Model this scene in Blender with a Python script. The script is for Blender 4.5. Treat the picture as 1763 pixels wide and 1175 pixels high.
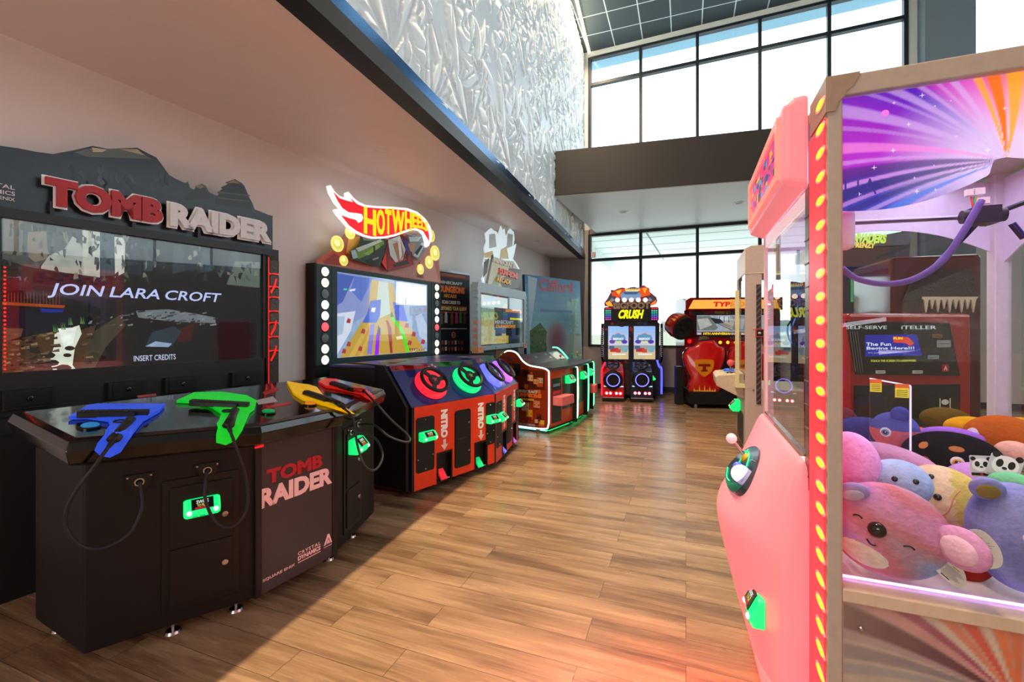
import bpy, bmesh, math, random
import numpy as np
from mathutils import Vector, Matrix
from mathutils.geometry import tessellate_polygon, delaunay_2d_cdt
for o in list(bpy.data.objects): bpy.data.objects.remove(o)
SC = bpy.context.scene
COLL = SC.collection
random.seed(7)
V = Vector
# ---------------------------------------------------------------- camera
H, F, CX, CY = 1.5, 780.0, 881.5, 566.0
cd = bpy.data.cameras.new('camera'); cam = bpy.data.objects.new('camera', cd); COLL.objects.link(cam)
cam.location = (0, 0, H); cam.rotation_euler = (math.pi/2, 0, 0)
cd.sensor_fit = 'HORIZONTAL'; cd.sensor_width = 36; cd.lens = F/1763*36
cd.shift_y = -(587.5-CY)/1763; cd.clip_start = 0.02; cd.clip_end = 500
SC.camera = cam
# ---------------------------------------------------------------- colour management, world
vs = SC.view_settings
vs.view_transform = 'Standard'; vs.look = 'None'; vs.exposure = 0.0; vs.gamma = 1.0; vs.use_curve_mapping = False
W = bpy.data.worlds.new('sky'); SC.world = W; W.use_nodes = True
bg = W.node_tree.nodes['Background']; bg.inputs['Color'].default_value = (.84, .93, 1, 1); bg.inputs['Strength'].default_value = 3.2
# ---------------------------------------------------------------- the room's cove light and added fill lamps
# plan of the room: high wall line X = HWX + HWK*Y ; window wall P0 + s*WD ; left wall X = LWX + LWK*Y
HWX, HWK = -1.836, .3166
HWD = V((.3018, .9534, 0)); HWN = V((.9534, -.3018, 0))
WP0 = V((1.963, 11.47, 0)); WD = V((.918, -.397, 0)); WN = V((-.397, -.918, 0))
LWX, LWK = -4.08, .427
ZC = 8.5
def area(name, loc, size, size_y, power, color, direction, xdir=None, parent=None, spread=None):
    l = bpy.data.lights.new(name, 'AREA'); l.shape = 'RECTANGLE'; l.size = size; l.size_y = size_y
    l.energy = power; l.color = color
    if spread is not None: l.spread = spread
    o = bpy.data.objects.new(name, l); COLL.objects.link(o)
    z = -V(direction).normalized()
    x = V(xdir) if xdir else V((1, 0, 0))
    x = (x - z*x.dot(z)).normalized(); y = z.cross(x)
    m = Matrix((x, y, z)).transposed().to_4x4(); m.translation = V(loc)
    if parent is not None:
        o.parent = parent; o.matrix_basis = root_inv(parent) @ m
    else: o.matrix_world = m
    return o
hw = lambda y: V((HWX + HWK*y, y, 0))
area('cove_strip_light', hw(4.2) + HWN*.16 + V((0, 0, ZC-.06)), 14.0, .06, 1020, (1, .74, .48), (0, 0, -1), HWD, spread=math.radians(150))
for i, (x, y, p) in enumerate(((3.2, 1.0, 45), (6.2, 3.2, 45), (4.6, 7.4, 35))):
    area('ceiling_fill_light', (x, y, ZC-.08), 1.2, 1.2, p, (1, .93, .84), (0, 0, -1))  # added overhead fill; the ceiling has no panels for these lamps
area('rear_fill_light', (-2.9, -3.6, 1.8), 2.8, 1.7, 95, (1, .88, .82), (.12, 1, .12))  # added fill for the low ceiling and machine fronts; no display stands here

# ---------------------------------------------------------------- colour and material helpers
def S(r, g=None, b=None):
    if g is None: r, g, b = r
    f = lambda c: (c/255/12.92 if c/255 <= .04045 else ((c/255+.055)/1.055)**2.4)
    return (f(r), f(g), f(b))
MATS = {}
def newmat(name):
    m = bpy.data.materials.new(name); m.use_nodes = True
    nt = m.node_tree; nt.nodes.clear()
    out = nt.nodes.new('ShaderNodeOutputMaterial')
    return m, nt, out
def nd(nt, t, **kw):
    n = nt.nodes.new(t)
    for k, v in kw.items():
        if k in n.inputs: n.inputs[k].default_value = v
        else: setattr(n, k, v)
    return n
def surf(name, rough, metal=0, spec=.5, emit=0, vary=.12, scale=40, bump=0, coat=0, base=True):
    """finish whose colour is the part's own colour attribute, with a little procedural unevenness"""
    m, nt, out = newmat(name)
    a = nd(nt, 'ShaderNodeVertexColor', layer_name='Col')
    tc = nd(nt, 'ShaderNodeTexCoord')
    no = nd(nt, 'ShaderNodeTexNoise', Scale=scale, Detail=4)
    nt.links.new(tc.outputs['Object'], no.inputs['Vector'])
    mr = nd(nt, 'ShaderNodeMapRange'); mr.inputs['To Min'].default_value = 1-vary; mr.inputs['To Max'].default_value = 1+vary
    nt.links.new(no.outputs['Fac'], mr.inputs['Value'])
    mx = nd(nt, 'ShaderNodeVectorMath', operation='SCALE')
    nt.links.new(a.outputs['Color'], mx.inputs[0]); nt.links.new(mr.outputs['Result'], mx.inputs['Scale'])
    p = nd(nt, 'ShaderNodeBsdfPrincipled', Roughness=rough, Metallic=metal)
    p.inputs['Specular IOR Level'].default_value = spec
    if coat: p.inputs['Coat Weight'].default_value = coat; p.inputs['Coat Roughness'].default_value = .04
    if base: nt.links.new(mx.outputs[0], p.inputs['Base Color'])
    else: p.inputs['Base Color'].default_value = (.01, .01, .012, 1)
    if emit:
        nt.links.new(mx.outputs[0], p.inputs['Emission Color']); p.inputs['Emission Strength'].default_value = emit
    if bump:
        b = nd(nt, 'ShaderNodeBump', Strength=bump, Distance=.01)
        nt.links.new(no.outputs['Fac'], b.inputs['Height']); nt.links.new(b.outputs['Normal'], p.inputs['Normal'])
    nt.links.new(p.outputs[0], out.inputs[0])
    MATS[name] = m
surf('matte', .75, spec=.3)
surf('satin', .42, spec=.4)
surf('powder', .55, spec=.35, vary=.25, scale=300, bump=.08)
surf('gloss', .12, spec=.45, vary=.05, coat=.25)
surf('rubber', .5, spec=.3, vary=.1)
surf('metal', .25, metal=1, vary=.08)
surf('print', .35, spec=.45, vary=.16, scale=25)
surf('plush', .95, spec=.1, vary=.22, scale=55, bump=.5)
surf('screen', .08, spec=.5, emit=1.0, vary=.35, scale=16, base=False)
surf('clearscreen', .08, spec=.5, emit=1.0, vary=.08, scale=16, base=False)
surf('backlit', .3, spec=.4, emit=.75, vary=.06)
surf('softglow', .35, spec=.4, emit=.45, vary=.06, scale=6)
surf('glow1', .3, emit=1.0, vary=.05)
surf('glow2', .3, emit=2.2, vary=.05)
surf('glow5', .3, emit=5.0, vary=.05)
surf('rock', .8, spec=.3, vary=.6, scale=60, bump=1.0)
surf('plaster', .85, spec=.2, vary=.03, scale=6, bump=.02)
surf('paint', .42, spec=.45, vary=.03, scale=6)
def mkglass(name, tint, fac=1.0, rough=0.0):
    m, nt, out = newmat(name)
    t = nd(nt, 'ShaderNodeBsdfTransparent'); t.inputs[0].default_value = (*tint, 1)
    g = nd(nt, 'ShaderNodeBsdfGlossy', Roughness=rough)
    fr = nd(nt, 'ShaderNodeFresnel', IOR=1.5)
    mm = nd(nt, 'ShaderNodeMath', operation='MULTIPLY'); mm.inputs[1].default_value = fac
    ge = nd(nt, 'ShaderNodeNewGeometry'); iv = nd(nt, 'ShaderNodeMath', operation='SUBTRACT'); iv.inputs[0].default_value = fac   # reflect once, on the outer face
    sc_ = nd(nt, 'ShaderNodeMath', operation='MULTIPLY'); sc_.inputs[1].default_value = fac
    nt.links.new(ge.outputs['Backfacing'], sc_.inputs[0]); nt.links.new(sc_.outputs[0], iv.inputs[1]); nt.links.new(iv.outputs[0], mm.inputs[1])
    nt.links.new(fr.outputs[0], mm.inputs[0])
    mx = nd(nt, 'ShaderNodeMixShader')
    nt.links.new(mm.outputs[0], mx.inputs[0]); nt.links.new(t.outputs[0], mx.inputs[1]); nt.links.new(g.outputs[0], mx.inputs[2])
    nt.links.new(mx.outputs[0], out.inputs[0]); MATS[name] = m
mkglass('glass', (.97, .99, .98)); mkglass('acrylic', (.93, .95, .97), 1.2)

# ---------------------------------------------------------------- geometry helpers (everything is modelled in metres, world space)
def ray(u, v): return V(((u-CX)/F, 1, (CY-v)/F))
def P(u, v, Y): return V((0, 0, H)) + ray(u, v)*Y
def G(u, v, z=0):
    r = ray(u, v); t = (z-H)/r.z
    return V((0, 0, H)) + r*t
class Plane:
    """a flat face standing in the room: origin, right, up, outward normal"""
    def __init__(s, O, X, Z=V((0, 0, 1))):
        s.O = V(O); s.X = V(X).normalized(); z = V(Z); s.Z = (z - s.X*z.dot(s.X)).normalized(); s.N = s.X.cross(s.Z)
    def pt(s, a, b, d=0): return s.O + s.X*a + s.Z*b + s.N*d
    def hit(s, u, v, d=0):
        r = ray(u, v); c = V((0, 0, H)); o = s.O + s.N*d
        t = (o-c).dot(s.N)/r.dot(s.N); p = c + r*t - o
        return (p.dot(s.X), p.dot(s.Z))
    def w(s, u, v, d=0):
        a, b = s.hit(u, v, d); return s.pt(a, b, d)
    def off(s, d=0, a=0, b=0): return Plane(s.pt(a, b, d), s.X, s.Z)
    def turned(s): return Plane(s.O, -s.Z, s.X)       # text that runs downwards
def rrect(a0, b0, a1, b1, r, n=5):
    r = min(r, abs(a1-a0)/2-1e-5, abs(b1-b0)/2-1e-5); out = []
    for cx_, cy_, s in ((a1-r, b1-r, 0), (a0+r, b1-r, 1), (a0+r, b0+r, 2), (a1-r, b0+r, 3)):
        for i in range(n+1):
            t = (s + i/n)*math.pi/2; out.append((cx_+r*math.cos(t), cy_+r*math.sin(t)))
    return out
def ellip(cx_, cy_, rx, ry=None, n=28):
    ry = ry or rx
    return [(cx_+rx*math.cos(2*math.pi*i/n), cy_+ry*math.sin(2*math.pi*i/n)) for i in range(n)]
def smooth(pts, k=6, closed=False):
    pts = [V(p) if len(p) == 3 else V((p[0], p[1], 0)) for p in pts]; n = len(pts); out = []
    rng = range(n) if closed else range(n-1)
    for i in rng:
        g = lambda j: pts[j % n] if closed else pts[max(0, min(n-1, j))]
        p0, p1, p2, p3 = g(i-1), g(i), g(i+1), g(i+2)
        for j in range(k):
            t = j/k
            out.append(.5*((2*p1) + (p2-p0)*t + (2*p0-5*p1+4*p2-p3)*t*t + (3*p1-p0-3*p2+p3)*t**3))
    if not closed: out.append(pts[-1])
    return out
def sm2(pts, k=5): return [(p.x, p.y) for p in smooth(pts, k, True)]
_txt = {}
def text_mesh(s, bold=0.0, space=1.0, wordsp=1.0):
    key = (s, bold, space, wordsp)
    if key in _txt: return _txt[key]
    c = bpy.data.curves.new('t', 'FONT'); c.body = s; c.offset = bold; c.fill_mode = 'BOTH'; c.resolution_u = 3
    c.space_character = space; c.align_x = 'LEFT'; c.space_word = wordsp
    o = bpy.data.objects.new('t', c); COLL.objects.link(o)
    dg = bpy.context.evaluated_depsgraph_get(); me = bpy.data.meshes.new_from_object(o.evaluated_get(dg))
    vv = [(v.co.x, v.co.y) for v in me.vertices]; ff = [tuple(p.vertices) for p in me.polygons]
    bpy.data.objects.remove(o); bpy.data.curves.remove(c); bpy.data.meshes.remove(me)
    x0 = min(v[0] for v in vv); x1 = max(v[0] for v in vv); y0 = min(v[1] for v in vv); y1 = max(v[1] for v in vv)
    vv = [((x-x0)/(x1-x0), (y-y0)/(y1-y0)) for x, y in vv]
    _txt[key] = (vv, ff); return _txt[key]

class MB:
    def __init__(s, col=(.5, .5, .5), mat='satin'):
        s.v = []; s.f = []; s.c = []; s.m = []; s.col = col; s.mat = mat
    def add(s, vs_, fs, col=None, mat=None):
        n = len(s.v); s.v += [V(p) for p in vs_]
        for f in fs:
            s.f.append(tuple(n+i for i in f)); s.c.append(col or s.col); s.m.append(mat or s.mat)
        return s
    def prism(s, pl, poly, d0=0, d1=.01, col=None, mat=None, side=None):
        n = len(poly)
        A = sum(poly[i][0]*poly[(i+1) % n][1]-poly[(i+1) % n][0]*poly[i][1] for i in range(n))
        if A < 0: poly = poly[::-1]
        tr = tessellate_polygon([[V((p[0], p[1], 0)) for p in poly]])
        def ccw(t):
            a, b, c = (poly[i] for i in t)
            return t if (b[0]-a[0])*(c[1]-a[1])-(b[1]-a[1])*(c[0]-a[0]) > 0 else (t[0], t[2], t[1])
        tr = [ccw(t) for t in tr]
        if abs(d1-d0) < 1e-6:
            return s.add([pl.pt(a, b, d1) for a, b in poly], tr, col, mat)
        vs_ = [pl.pt(a, b, d0) for a, b in poly] + [pl.pt(a, b, d1) for a, b in poly]
        s.add(vs_, [tuple(n+i for i in t) for t in tr], col, mat)
        s.add(vs_, [tuple(t[::-1]) for t in tr] + [(i, (i+1) % n, n+(i+1) % n, n+i) for i in range(n)], side or col, mat)
        return s
    def rect(s, pl, a0, b0, a1, b1, d0=0, d1=.01, col=None, mat=None, r=0):
        a0, a1 = min(a0, a1), max(a0, a1); b0, b1 = min(b0, b1), max(b0, b1)
        return s.prism(pl, rrect(a0, b0, a1, b1, r) if r else [(a0, b0), (a1, b0), (a1, b1), (a0, b1)], d0, d1, col, mat)
    def text(s, pl, t, a0, b0, a1, b1, d0=.001, d1=.002, col=(1, 1, 1), mat=None, bold=.012, shear=0, arc=0, space=1.0, wordsp=1.0):
        vv, ff = text_mesh(t, bold, space, wordsp)
        fx = lambda x, y: (a0+(a1-a0)*x + shear*(y-.5)*(b1-b0), b0+(b1-b0)*y + arc*(1-(2*x-1)**2))
        pts = [fx(x, y) for x, y in vv]
        if abs(d1-d0) < .0015: return s.add([pl.pt(a, b, d1) for a, b in pts], ff, col, mat)
        n = len(pts); ec = {}
        for f in ff:
            for i in range(len(f)):
                e = (f[i], f[(i+1) % len(f)])
                if (e[1], e[0]) in ec: del ec[(e[1], e[0])]
                else: ec[e] = 1
        s.add([pl.pt(a, b, d1) for a, b in pts]+[pl.pt(a, b, d0) for a, b in pts],
              list(ff)+[(e[1], e[0], n+e[0], n+e[1]) for e in ec], col, mat)
        return s
    def cyl(s, p0, p1, r0, r1=None, n=20, col=None, mat=None, cap=True):
        p0, p1 = V(p0), V(p1); r1 = r0 if r1 is None else r1
        ax = (p1-p0).normalized(); x = ax.orthogonal().normalized(); y = ax.cross(x)
        vs_ = []
        for p, r in ((p0, r0), (p1, r1)):
            for i in range(n):
                t = 2*math.pi*i/n; vs_.append(p + x*(r*math.cos(t)) + y*(r*math.sin(t)))
        fs = [(i, (i+1) % n, n+(i+1) % n, n+i) for i in range(n)]
        if cap: fs += [tuple(range(n))[::-1], tuple(range(n, 2*n))]
        return s.add(vs_, fs, col, mat)
    def lathe(s, O, ax, prof, n=28, col=None, mat=None):
        ax = V(ax).normalized(); x = ax.orthogonal().normalized(); y = ax.cross(x); O = V(O); k = len(prof); vs_ = []
        for r, h in prof:
            for i in range(n):
                t = 2*math.pi*i/n; vs_.append(O + ax*h + x*(r*math.cos(t)) + y*(r*math.sin(t)))
        fs = [(j*n+i, j*n+(i+1) % n, (j+1)*n+(i+1) % n, (j+1)*n+i) for j in range(k-1) for i in range(n)]
        if prof[0][0] > 1e-4: fs.append(tuple(range(n))[::-1])
        if prof[-1][0] > 1e-4: fs.append(tuple(range((k-1)*n, k*n)))
        return s.add(vs_, fs, col, mat)
    def torus(s, O, ax, R, r, n=36, k=10, col=None, mat=None):
        ax = V(ax).normalized(); x = ax.orthogonal().normalized(); y = ax.cross(x); O = V(O); vs_ = []
        for i in range(n):
            t = 2*math.pi*i/n; d = x*math.cos(t)+y*math.sin(t)
            for j in range(k):
                q = 2*math.pi*j/k; vs_.append(O + d*(R+r*math.cos(q)) + ax*(r*math.sin(q)))
        fs = [(i*k+j, ((i+1) % n)*k+j, ((i+1) % n)*k+(j+1) % k, i*k+(j+1) % k) for i in range(n) for j in range(k)]
        return s.add(vs_, fs, col, mat)
    def tube(s, pts, r, n=8, col=None, mat=None, k=6, sm=True):
        pts = smooth(pts, k) if sm else [V(p) for p in pts]
        vs_ = []; up = None
        for i, p in enumerate(pts):
            t = (pts[min(i+1, len(pts)-1)]-pts[max(i-1, 0)]).normalized()
            if up is None: up = t.orthogonal().normalized()
            up = (up - t*up.dot(t)).normalized(); y = t.cross(up)
            for j in range(n):
                q = 2*math.pi*j/n; vs_.append(p + up*(r*math.cos(q)) + y*(r*math.sin(q)))
        m = len(pts)
        fs = [(i*n+j, i*n+(j+1) % n, (i+1)*n+(j+1) % n, (i+1)*n+j) for i in range(m-1) for j in range(n)]
        fs += [tuple(range(n))[::-1], tuple(range((m-1)*n, m*n))]
        return s.add(vs_, fs, col, mat)
    def ball(s, O, rx, ry=None, rz=None, n=24, k=14, col=None, mat=None, axes=None, pw=1.0, cf=None):
        ry = ry or rx; rz = rz or rx; O = V(O); X, Y, Z = axes or (V((1, 0, 0)), V((0, 1, 0)), V((0, 0, 1)))
        sg = lambda q: math.copysign(abs(q)**pw, q)
        vs_ = []; dirs = []
        for j in range(k+1):
            ph = math.pi*j/k-math.pi/2
            for i in range(n):
                t = 2*math.pi*i/n
                a, b, c = sg(math.cos(ph))*sg(math.cos(t)), sg(math.cos(ph))*sg(math.sin(t)), sg(math.sin(ph))
                vs_.append(O + X*(rx*a)+Y*(ry*b)+Z*(rz*c)); dirs.append((a, b, c))
        n0 = len(s.v); s.v += vs_
        for j in range(k):
            for i in range(n):
                f = (j*n+i, j*n+(i+1) % n, (j+1)*n+(i+1) % n, (j+1)*n+i)
                s.f.append(tuple(n0+q for q in f)); s.m.append(mat or s.mat)
                s.c.append(cf(*[sum(dirs[q][e] for q in f)/4 for e in range(3)]) if cf else (col or s.col))
        return s
    def loft(s, rings, col=None, mat=None, cap=True):
        n = len(rings[0]); vs_ = [p for r in rings for p in r]
        fs = [(j*n+i, j*n+(i+1) % n, (j+1)*n+(i+1) % n, (j+1)*n+i) for j in range(len(rings)-1) for i in range(n)]
        s.add(vs_, fs, col, mat)
        if cap: s.add(rings[0], [tuple(range(n))[::-1]], col, mat); s.add(rings[-1], [tuple(range(n))], col, mat)
        return s
    def obox(s, O, X, Y, Z, col=None, mat=None):
        """box from centre and three half-axis vectors"""
        O, X, Y, Z = V(O), V(X), V(Y), V(Z)
        vs_ = [O+X*a+Y*b+Z*c for c in (-1, 1) for b in (-1, 1) for a in (-1, 1)]
        return s.add(vs_, [(0, 2, 3, 1), (4, 5, 7, 6), (0, 1, 5, 4), (2, 6, 7, 3), (0, 4, 6, 2), (1, 3, 7, 5)], col, mat)
    def poly(s, xy, z0, z1, col=None, mat=None):
        return s.prism(Plane((0, 0, 0), (1, 0, 0), (0, 1, 0)), [(p[0], p[1]) for p in xy], z0, z1, col, mat)
    def build(s, name, parent=None, origin=None, smooth=False, bevel=0, solid=0, weld=True):
        M = root_inv(parent) if parent is not None else Matrix.Translation(-V(origin) if origin is not None else V((0, 0, 0)))
        me = bpy.data.meshes.new(name); me.from_pydata([M @ p for p in s.v], [], s.f)
        keys = []
        for k in s.m:
            if k not in keys: keys.append(k)
        for k in keys: me.materials.append(MATS[k])
        at = me.color_attributes.new('Col', 'FLOAT_COLOR', 'CORNER')
        arr = np.ones((len(me.loops), 4), dtype=np.float32)
        for p, c, k in zip(me.polygons, s.c, s.m):
            p.material_index = keys.index(k); arr[p.loop_start:p.loop_start+p.loop_total, :3] = c   # one colour, or one per corner
        at.data.foreach_set('color', arr.ravel())
        if smooth: me.polygons.foreach_set('use_smooth', [True]*len(me.polygons))
        me.update()
        o = bpy.data.objects.new(name, me); COLL.objects.link(o)
        if parent is not None: o.parent = parent
        elif origin is not None: o.location = origin
        if weld or bevel:
            w = o.modifiers.new('weld', 'WELD'); w.merge_threshold = 1e-5
        if smooth == 'auto':
            try: me.set_sharp_from_angle(angle=math.radians(40))
            except Exception: pass
        if solid:
            q = o.modifiers.new('thick', 'SOLIDIFY'); q.thickness = solid; q.offset = 1
        if bevel:
            b = o.modifiers.new('bevel', 'BEVEL'); b.width = bevel; b.segments = 2; b.limit_method = 'ANGLE'; b.angle_limit = math.radians(35); b.harden_normals = False
        return o
def root_inv(o):
    while o.parent is not None: o = o.parent
    return o.matrix_basis.inverted()
def tag(o, label, cat, group=None):
    o['label'] = label; o['category'] = cat
    if group: o['group'] = group
    return o
def thing(name, loc, ang, label, cat, group=None):
    o = bpy.data.objects.new(name, None); COLL.objects.link(o); o.empty_display_size = .2
    o.location = loc; o.rotation_euler = (0, 0, ang); o.matrix_basis = Matrix.Translation(V(loc)) @ Matrix.Rotation(ang, 4, 'Z')
    return tag(o, label, cat, group)
def struct(o): o['kind'] = 'structure'; return o
def sroot(name, loc=(0, 0, 0)):
    o = bpy.data.objects.new(name, None); COLL.objects.link(o); o.location = loc; o.empty_display_size = .2
    o.matrix_basis = Matrix.Translation(V(loc)); return struct(o)
UP = V((0, 0, 1))
BLACK = S(22, 22, 24); WHITE = S(240, 240, 240)
# ================================================================ THE SETTING
def wood(name):
    m, nt, out = newmat(name)
    tc = nd(nt, 'ShaderNodeTexCoord'); mp = nd(nt, 'ShaderNodeMapping'); mp.inputs['Rotation'].default_value = (0, 0, math.radians(21))
    nt.links.new(tc.outputs['Object'], mp.inputs['Vector'])
    def brick(c1, c2, mort):
        b = nd(nt, 'ShaderNodeTexBrick', offset=.37, offset_frequency=2, squash=1.0)
        b.inputs['Color1'].default_value = (*c1, 1); b.inputs['Color2'].default_value = (*c2, 1); b.inputs['Mortar'].default_value = (*mort, 1)
        b.inputs['Scale'].default_value = 1; b.inputs['Mortar Size'].default_value = .0012; b.inputs['Mortar Smooth'].default_value = .1
        b.inputs['Bias'].default_value = 0; b.inputs['Brick Width'].default_value = 1.22; b.inputs['Row Height'].default_value = .18
        nt.links.new(mp.outputs[0], b.inputs['Vector']); return b
    b = brick((0, 0, 0), (1, 1, 1), (.5, .5, .5))
    # each plank shifts its own grain
    sh = nd(nt, 'ShaderNodeVectorMath', operation='MULTIPLY_ADD'); sh.inputs[1].default_value = (7.3, 3.1, 5)
    nt.links.new(b.outputs['Color'], sh.inputs[0]); nt.links.new(mp.outputs[0], sh.inputs[2])
    st = nd(nt, 'ShaderNodeVectorMath', operation='MULTIPLY'); st.inputs[1].default_value = (1.1, 16, 1)
    nt.links.new(sh.outputs[0], st.inputs[0])
    n1 = nd(nt, 'ShaderNodeTexNoise', Scale=1.0, Detail=7, Roughness=.62, Distortion=.9); nt.links.new(st.outputs[0], n1.inputs['Vector'])
    st2 = nd(nt, 'ShaderNodeVectorMath', operation='MULTIPLY'); st2.inputs[1].default_value = (.9, 5.5, 1)
    nt.links.new(sh.outputs[0], st2.inputs[0])
    n2 = nd(nt, 'ShaderNodeTexNoise', Scale=1.0, Detail=3, Roughness=.5, Distortion=.4); nt.links.new(st2.outputs[0], n2.inputs['Vector'])
    st3 = nd(nt, 'ShaderNodeVectorMath', operation='MULTIPLY'); st3.inputs[1].default_value = (5, 150, 1)
    nt.links.new(sh.outputs[0], st3.inputs[0])
    n3 = nd(nt, 'ShaderNodeTexNoise', Scale=1.0, Detail=4); nt.links.new(st3.outputs[0], n3.inputs['Vector'])
    def lerp(a, fa, b_, fb, c, fc):
        q = nd(nt, 'ShaderNodeMath', operation='MULTIPLY'); nt.links.new(a, q.inputs[0]); q.inputs[1].default_value = fa
        r = nd(nt, 'ShaderNodeMath', operation='MULTIPLY_ADD'); nt.links.new(b_, r.inputs[0]); r.inputs[1].default_value = fb; nt.links.new(q.outputs[0], r.inputs[2])
        t = nd(nt, 'ShaderNodeMath', operation='MULTIPLY_ADD'); nt.links.new(c, t.inputs[0]); t.inputs[1].default_value = fc; nt.links.new(r.outputs[0], t.inputs[2])
        return t.outputs[0]
    f1 = lerp(n1.outputs['Fac'], .42, n2.outputs['Fac'], .58, n3.outputs['Fac'], .18)
    bw = nd(nt, 'ShaderNodeMath', operation='MULTIPLY_ADD'); nt.links.new(b.outputs['Color'], bw.inputs[0]); bw.inputs[1].default_value = .07; nt.links.new(f1, bw.inputs[2])
    rp = nd(nt, 'ShaderNodeValToRGB'); nt.links.new(bw.outputs[0], rp.inputs[0])
    e = rp.color_ramp.elements; e[0].position = .40; e[0].color = (.066, .036, .019, 1); e[1].position = .80; e[1].color = (.46, .305, .172, 1)
    k = e.new(.53); k.color = (.165, .098, .052, 1); k = e.new(.64); k.color = (.29, .183, .1, 1)
    mo = nd(nt, 'ShaderNodeMix', data_type='RGBA'); nt.links.new(b.outputs['Fac'], mo.inputs[0])
    nt.links.new(rp.outputs[0], mo.inputs[6]); mo.inputs[7].default_value = (.03, .02, .015, 1)
    p = nd(nt, 'ShaderNodeBsdfPrincipled'); p.inputs['Specular IOR Level'].default_value = .75
    nt.links.new(mo.outputs[2], p.inputs['Base Color'])
    ro = nd(nt, 'ShaderNodeMapRange'); ro.inputs['To Min'].default_value = .2; ro.inputs['To Max'].default_value = .33
    nt.links.new(n1.outputs['Fac'], ro.inputs['Value']); nt.links.new(ro.outputs[0], p.inputs['Roughness'])
    bp = nd(nt, 'ShaderNodeBump', Strength=.12, Distance=.004); nt.links.new(n3.outputs['Fac'], bp.inputs['Height']); nt.links.new(bp.outputs[0], p.inputs['Normal'])
    nt.links.new(p.outputs[0], out.inputs[0]); MATS[name] = m
wood('wood')
def tiles(name):
    m, nt, out = newmat(name)
    tc = nd(nt, 'ShaderNodeTexCoord'); mp = nd(nt, 'ShaderNodeMapping'); mp.inputs['Rotation'].default_value = (0, 0, math.radians(21))
    nt.links.new(tc.outputs['Object'], mp.inputs['Vector'])
    b = nd(nt, 'ShaderNodeTexBrick', offset=0, squash=1.0)
    b.inputs['Color1'].default_value = (*S(66, 80, 88), 1); b.inputs['Color2'].default_value = (*S(60, 74, 82), 1); b.inputs['Mortar'].default_value = (*S(205, 220, 225), 1)
    b.inputs['Scale'].default_value = 1; b.inputs['Mortar Size'].default_value = .013; b.inputs['Mortar Smooth'].default_value = 0
    b.inputs['Brick Width'].default_value = .66; b.inputs['Row Height'].default_value = .66
    nt.links.new(mp.outputs[0], b.inputs['Vector'])
    p = nd(nt, 'ShaderNodeBsdfPrincipled', Roughness=.9); nt.links.new(b.outputs['Color'], p.inputs['Base Color'])
    no = nd(nt, 'ShaderNodeTexNoise', Scale=90); nt.links.new(tc.outputs['Object'], no.inputs['Vector'])
    bp = nd(nt, 'ShaderNodeBump', Strength=.2, Distance=.003); nt.links.new(no.outputs['Fac'], bp.inputs['Height']); nt.links.new(bp.outputs[0], p.inputs['Normal'])
    nt.links.new(p.outputs[0], out.inputs[0]); MATS[name] = m
tiles('ceiling_tile')

lw = lambda y: V((LWX+LWK*y, y, 0))
wp = lambda s, d=0: WP0 + WD*s + WN*d
LWN = V((1, -LWK, 0)).normalized(); LWD = V((LWK, 1, 0)).normalized()
Cn = V((1.0, 11.89, 0)); RW = wp(9.6); RB = V((9.6, -4, 0)); LB = lw(-4)
def wall(name, p0, p1, z0, z1, col, mat='plaster', th=.15, parent=None):
    """wall slab from p0 to p1; its room face is on the right of p0->p1"""
    pl = Plane(p0, p1-p0); L = (p1-p0).length
    b = MB(col, mat); b.rect(pl, 0, z0, L, z1, -th, 0)
    o = b.build(name, parent, origin=None if parent else p0); 
    return struct(o) if parent is None else o
b = MB(S(150, 100, 60), 'wood'); b.poly([LB, lw(11.9), Cn, RW, RB], -.1, 0); struct(b.build('floor'))
GREY = S(208, 202, 200)
wall('wall_left', LB, lw(11.95), 0, 3.6, S(226, 218, 214), 'paint')
b = MB(S(20, 18, 18), 'satin'); b.rect(Plane(LB, LWD), 0, .001, 17.3, .11, 0, .015); struct(b.build('baseboard_left'))
wall('wall_rear', RB, LB, 0, 8.6, S(170, 165, 165))
wall('wall_right', RW, RB, 0, 3.4, S(185, 185, 188)); wall('wall_right', RW, RB, 8.2, 8.6, S(185, 185, 188)); RD_ = (RB-RW).normalized(); RL_ = (RB-RW).length
wall('wall_right', RW, RW+RD_*.8, 3.4, 8.2, S(185, 185, 188)); wall('wall_right', RW+RD_*(RL_-1.2), RB, 3.4, 8.2, S(185, 185, 188))
w4 = sroot('window_added', RW+RD_*.8+V((0, 0, 3.4))); q = Plane(RW+RD_*.8, RD_); WL_ = RL_-2.0  # unseen side window, added to bring daylight onto the carved wall
for k in range(8): b = MB(S(26, 34, 44), 'satin'); b.rect(q, WL_*k/7-.035, 3.4, WL_*k/7+.035, 8.2, -.1, .0); b.build('mullion', w4)
for z in (3.4, 7.5, 8.14): b = MB(S(26, 34, 44), 'satin'); b.rect(q, 0, z, WL_, z+.06, -.1, .0); b.build('transom', w4)
MB((1, 1, 1), 'glass').rect(q, 0, 3.4, WL_, 8.2, -.05, -.044).build('pane', w4)
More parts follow.
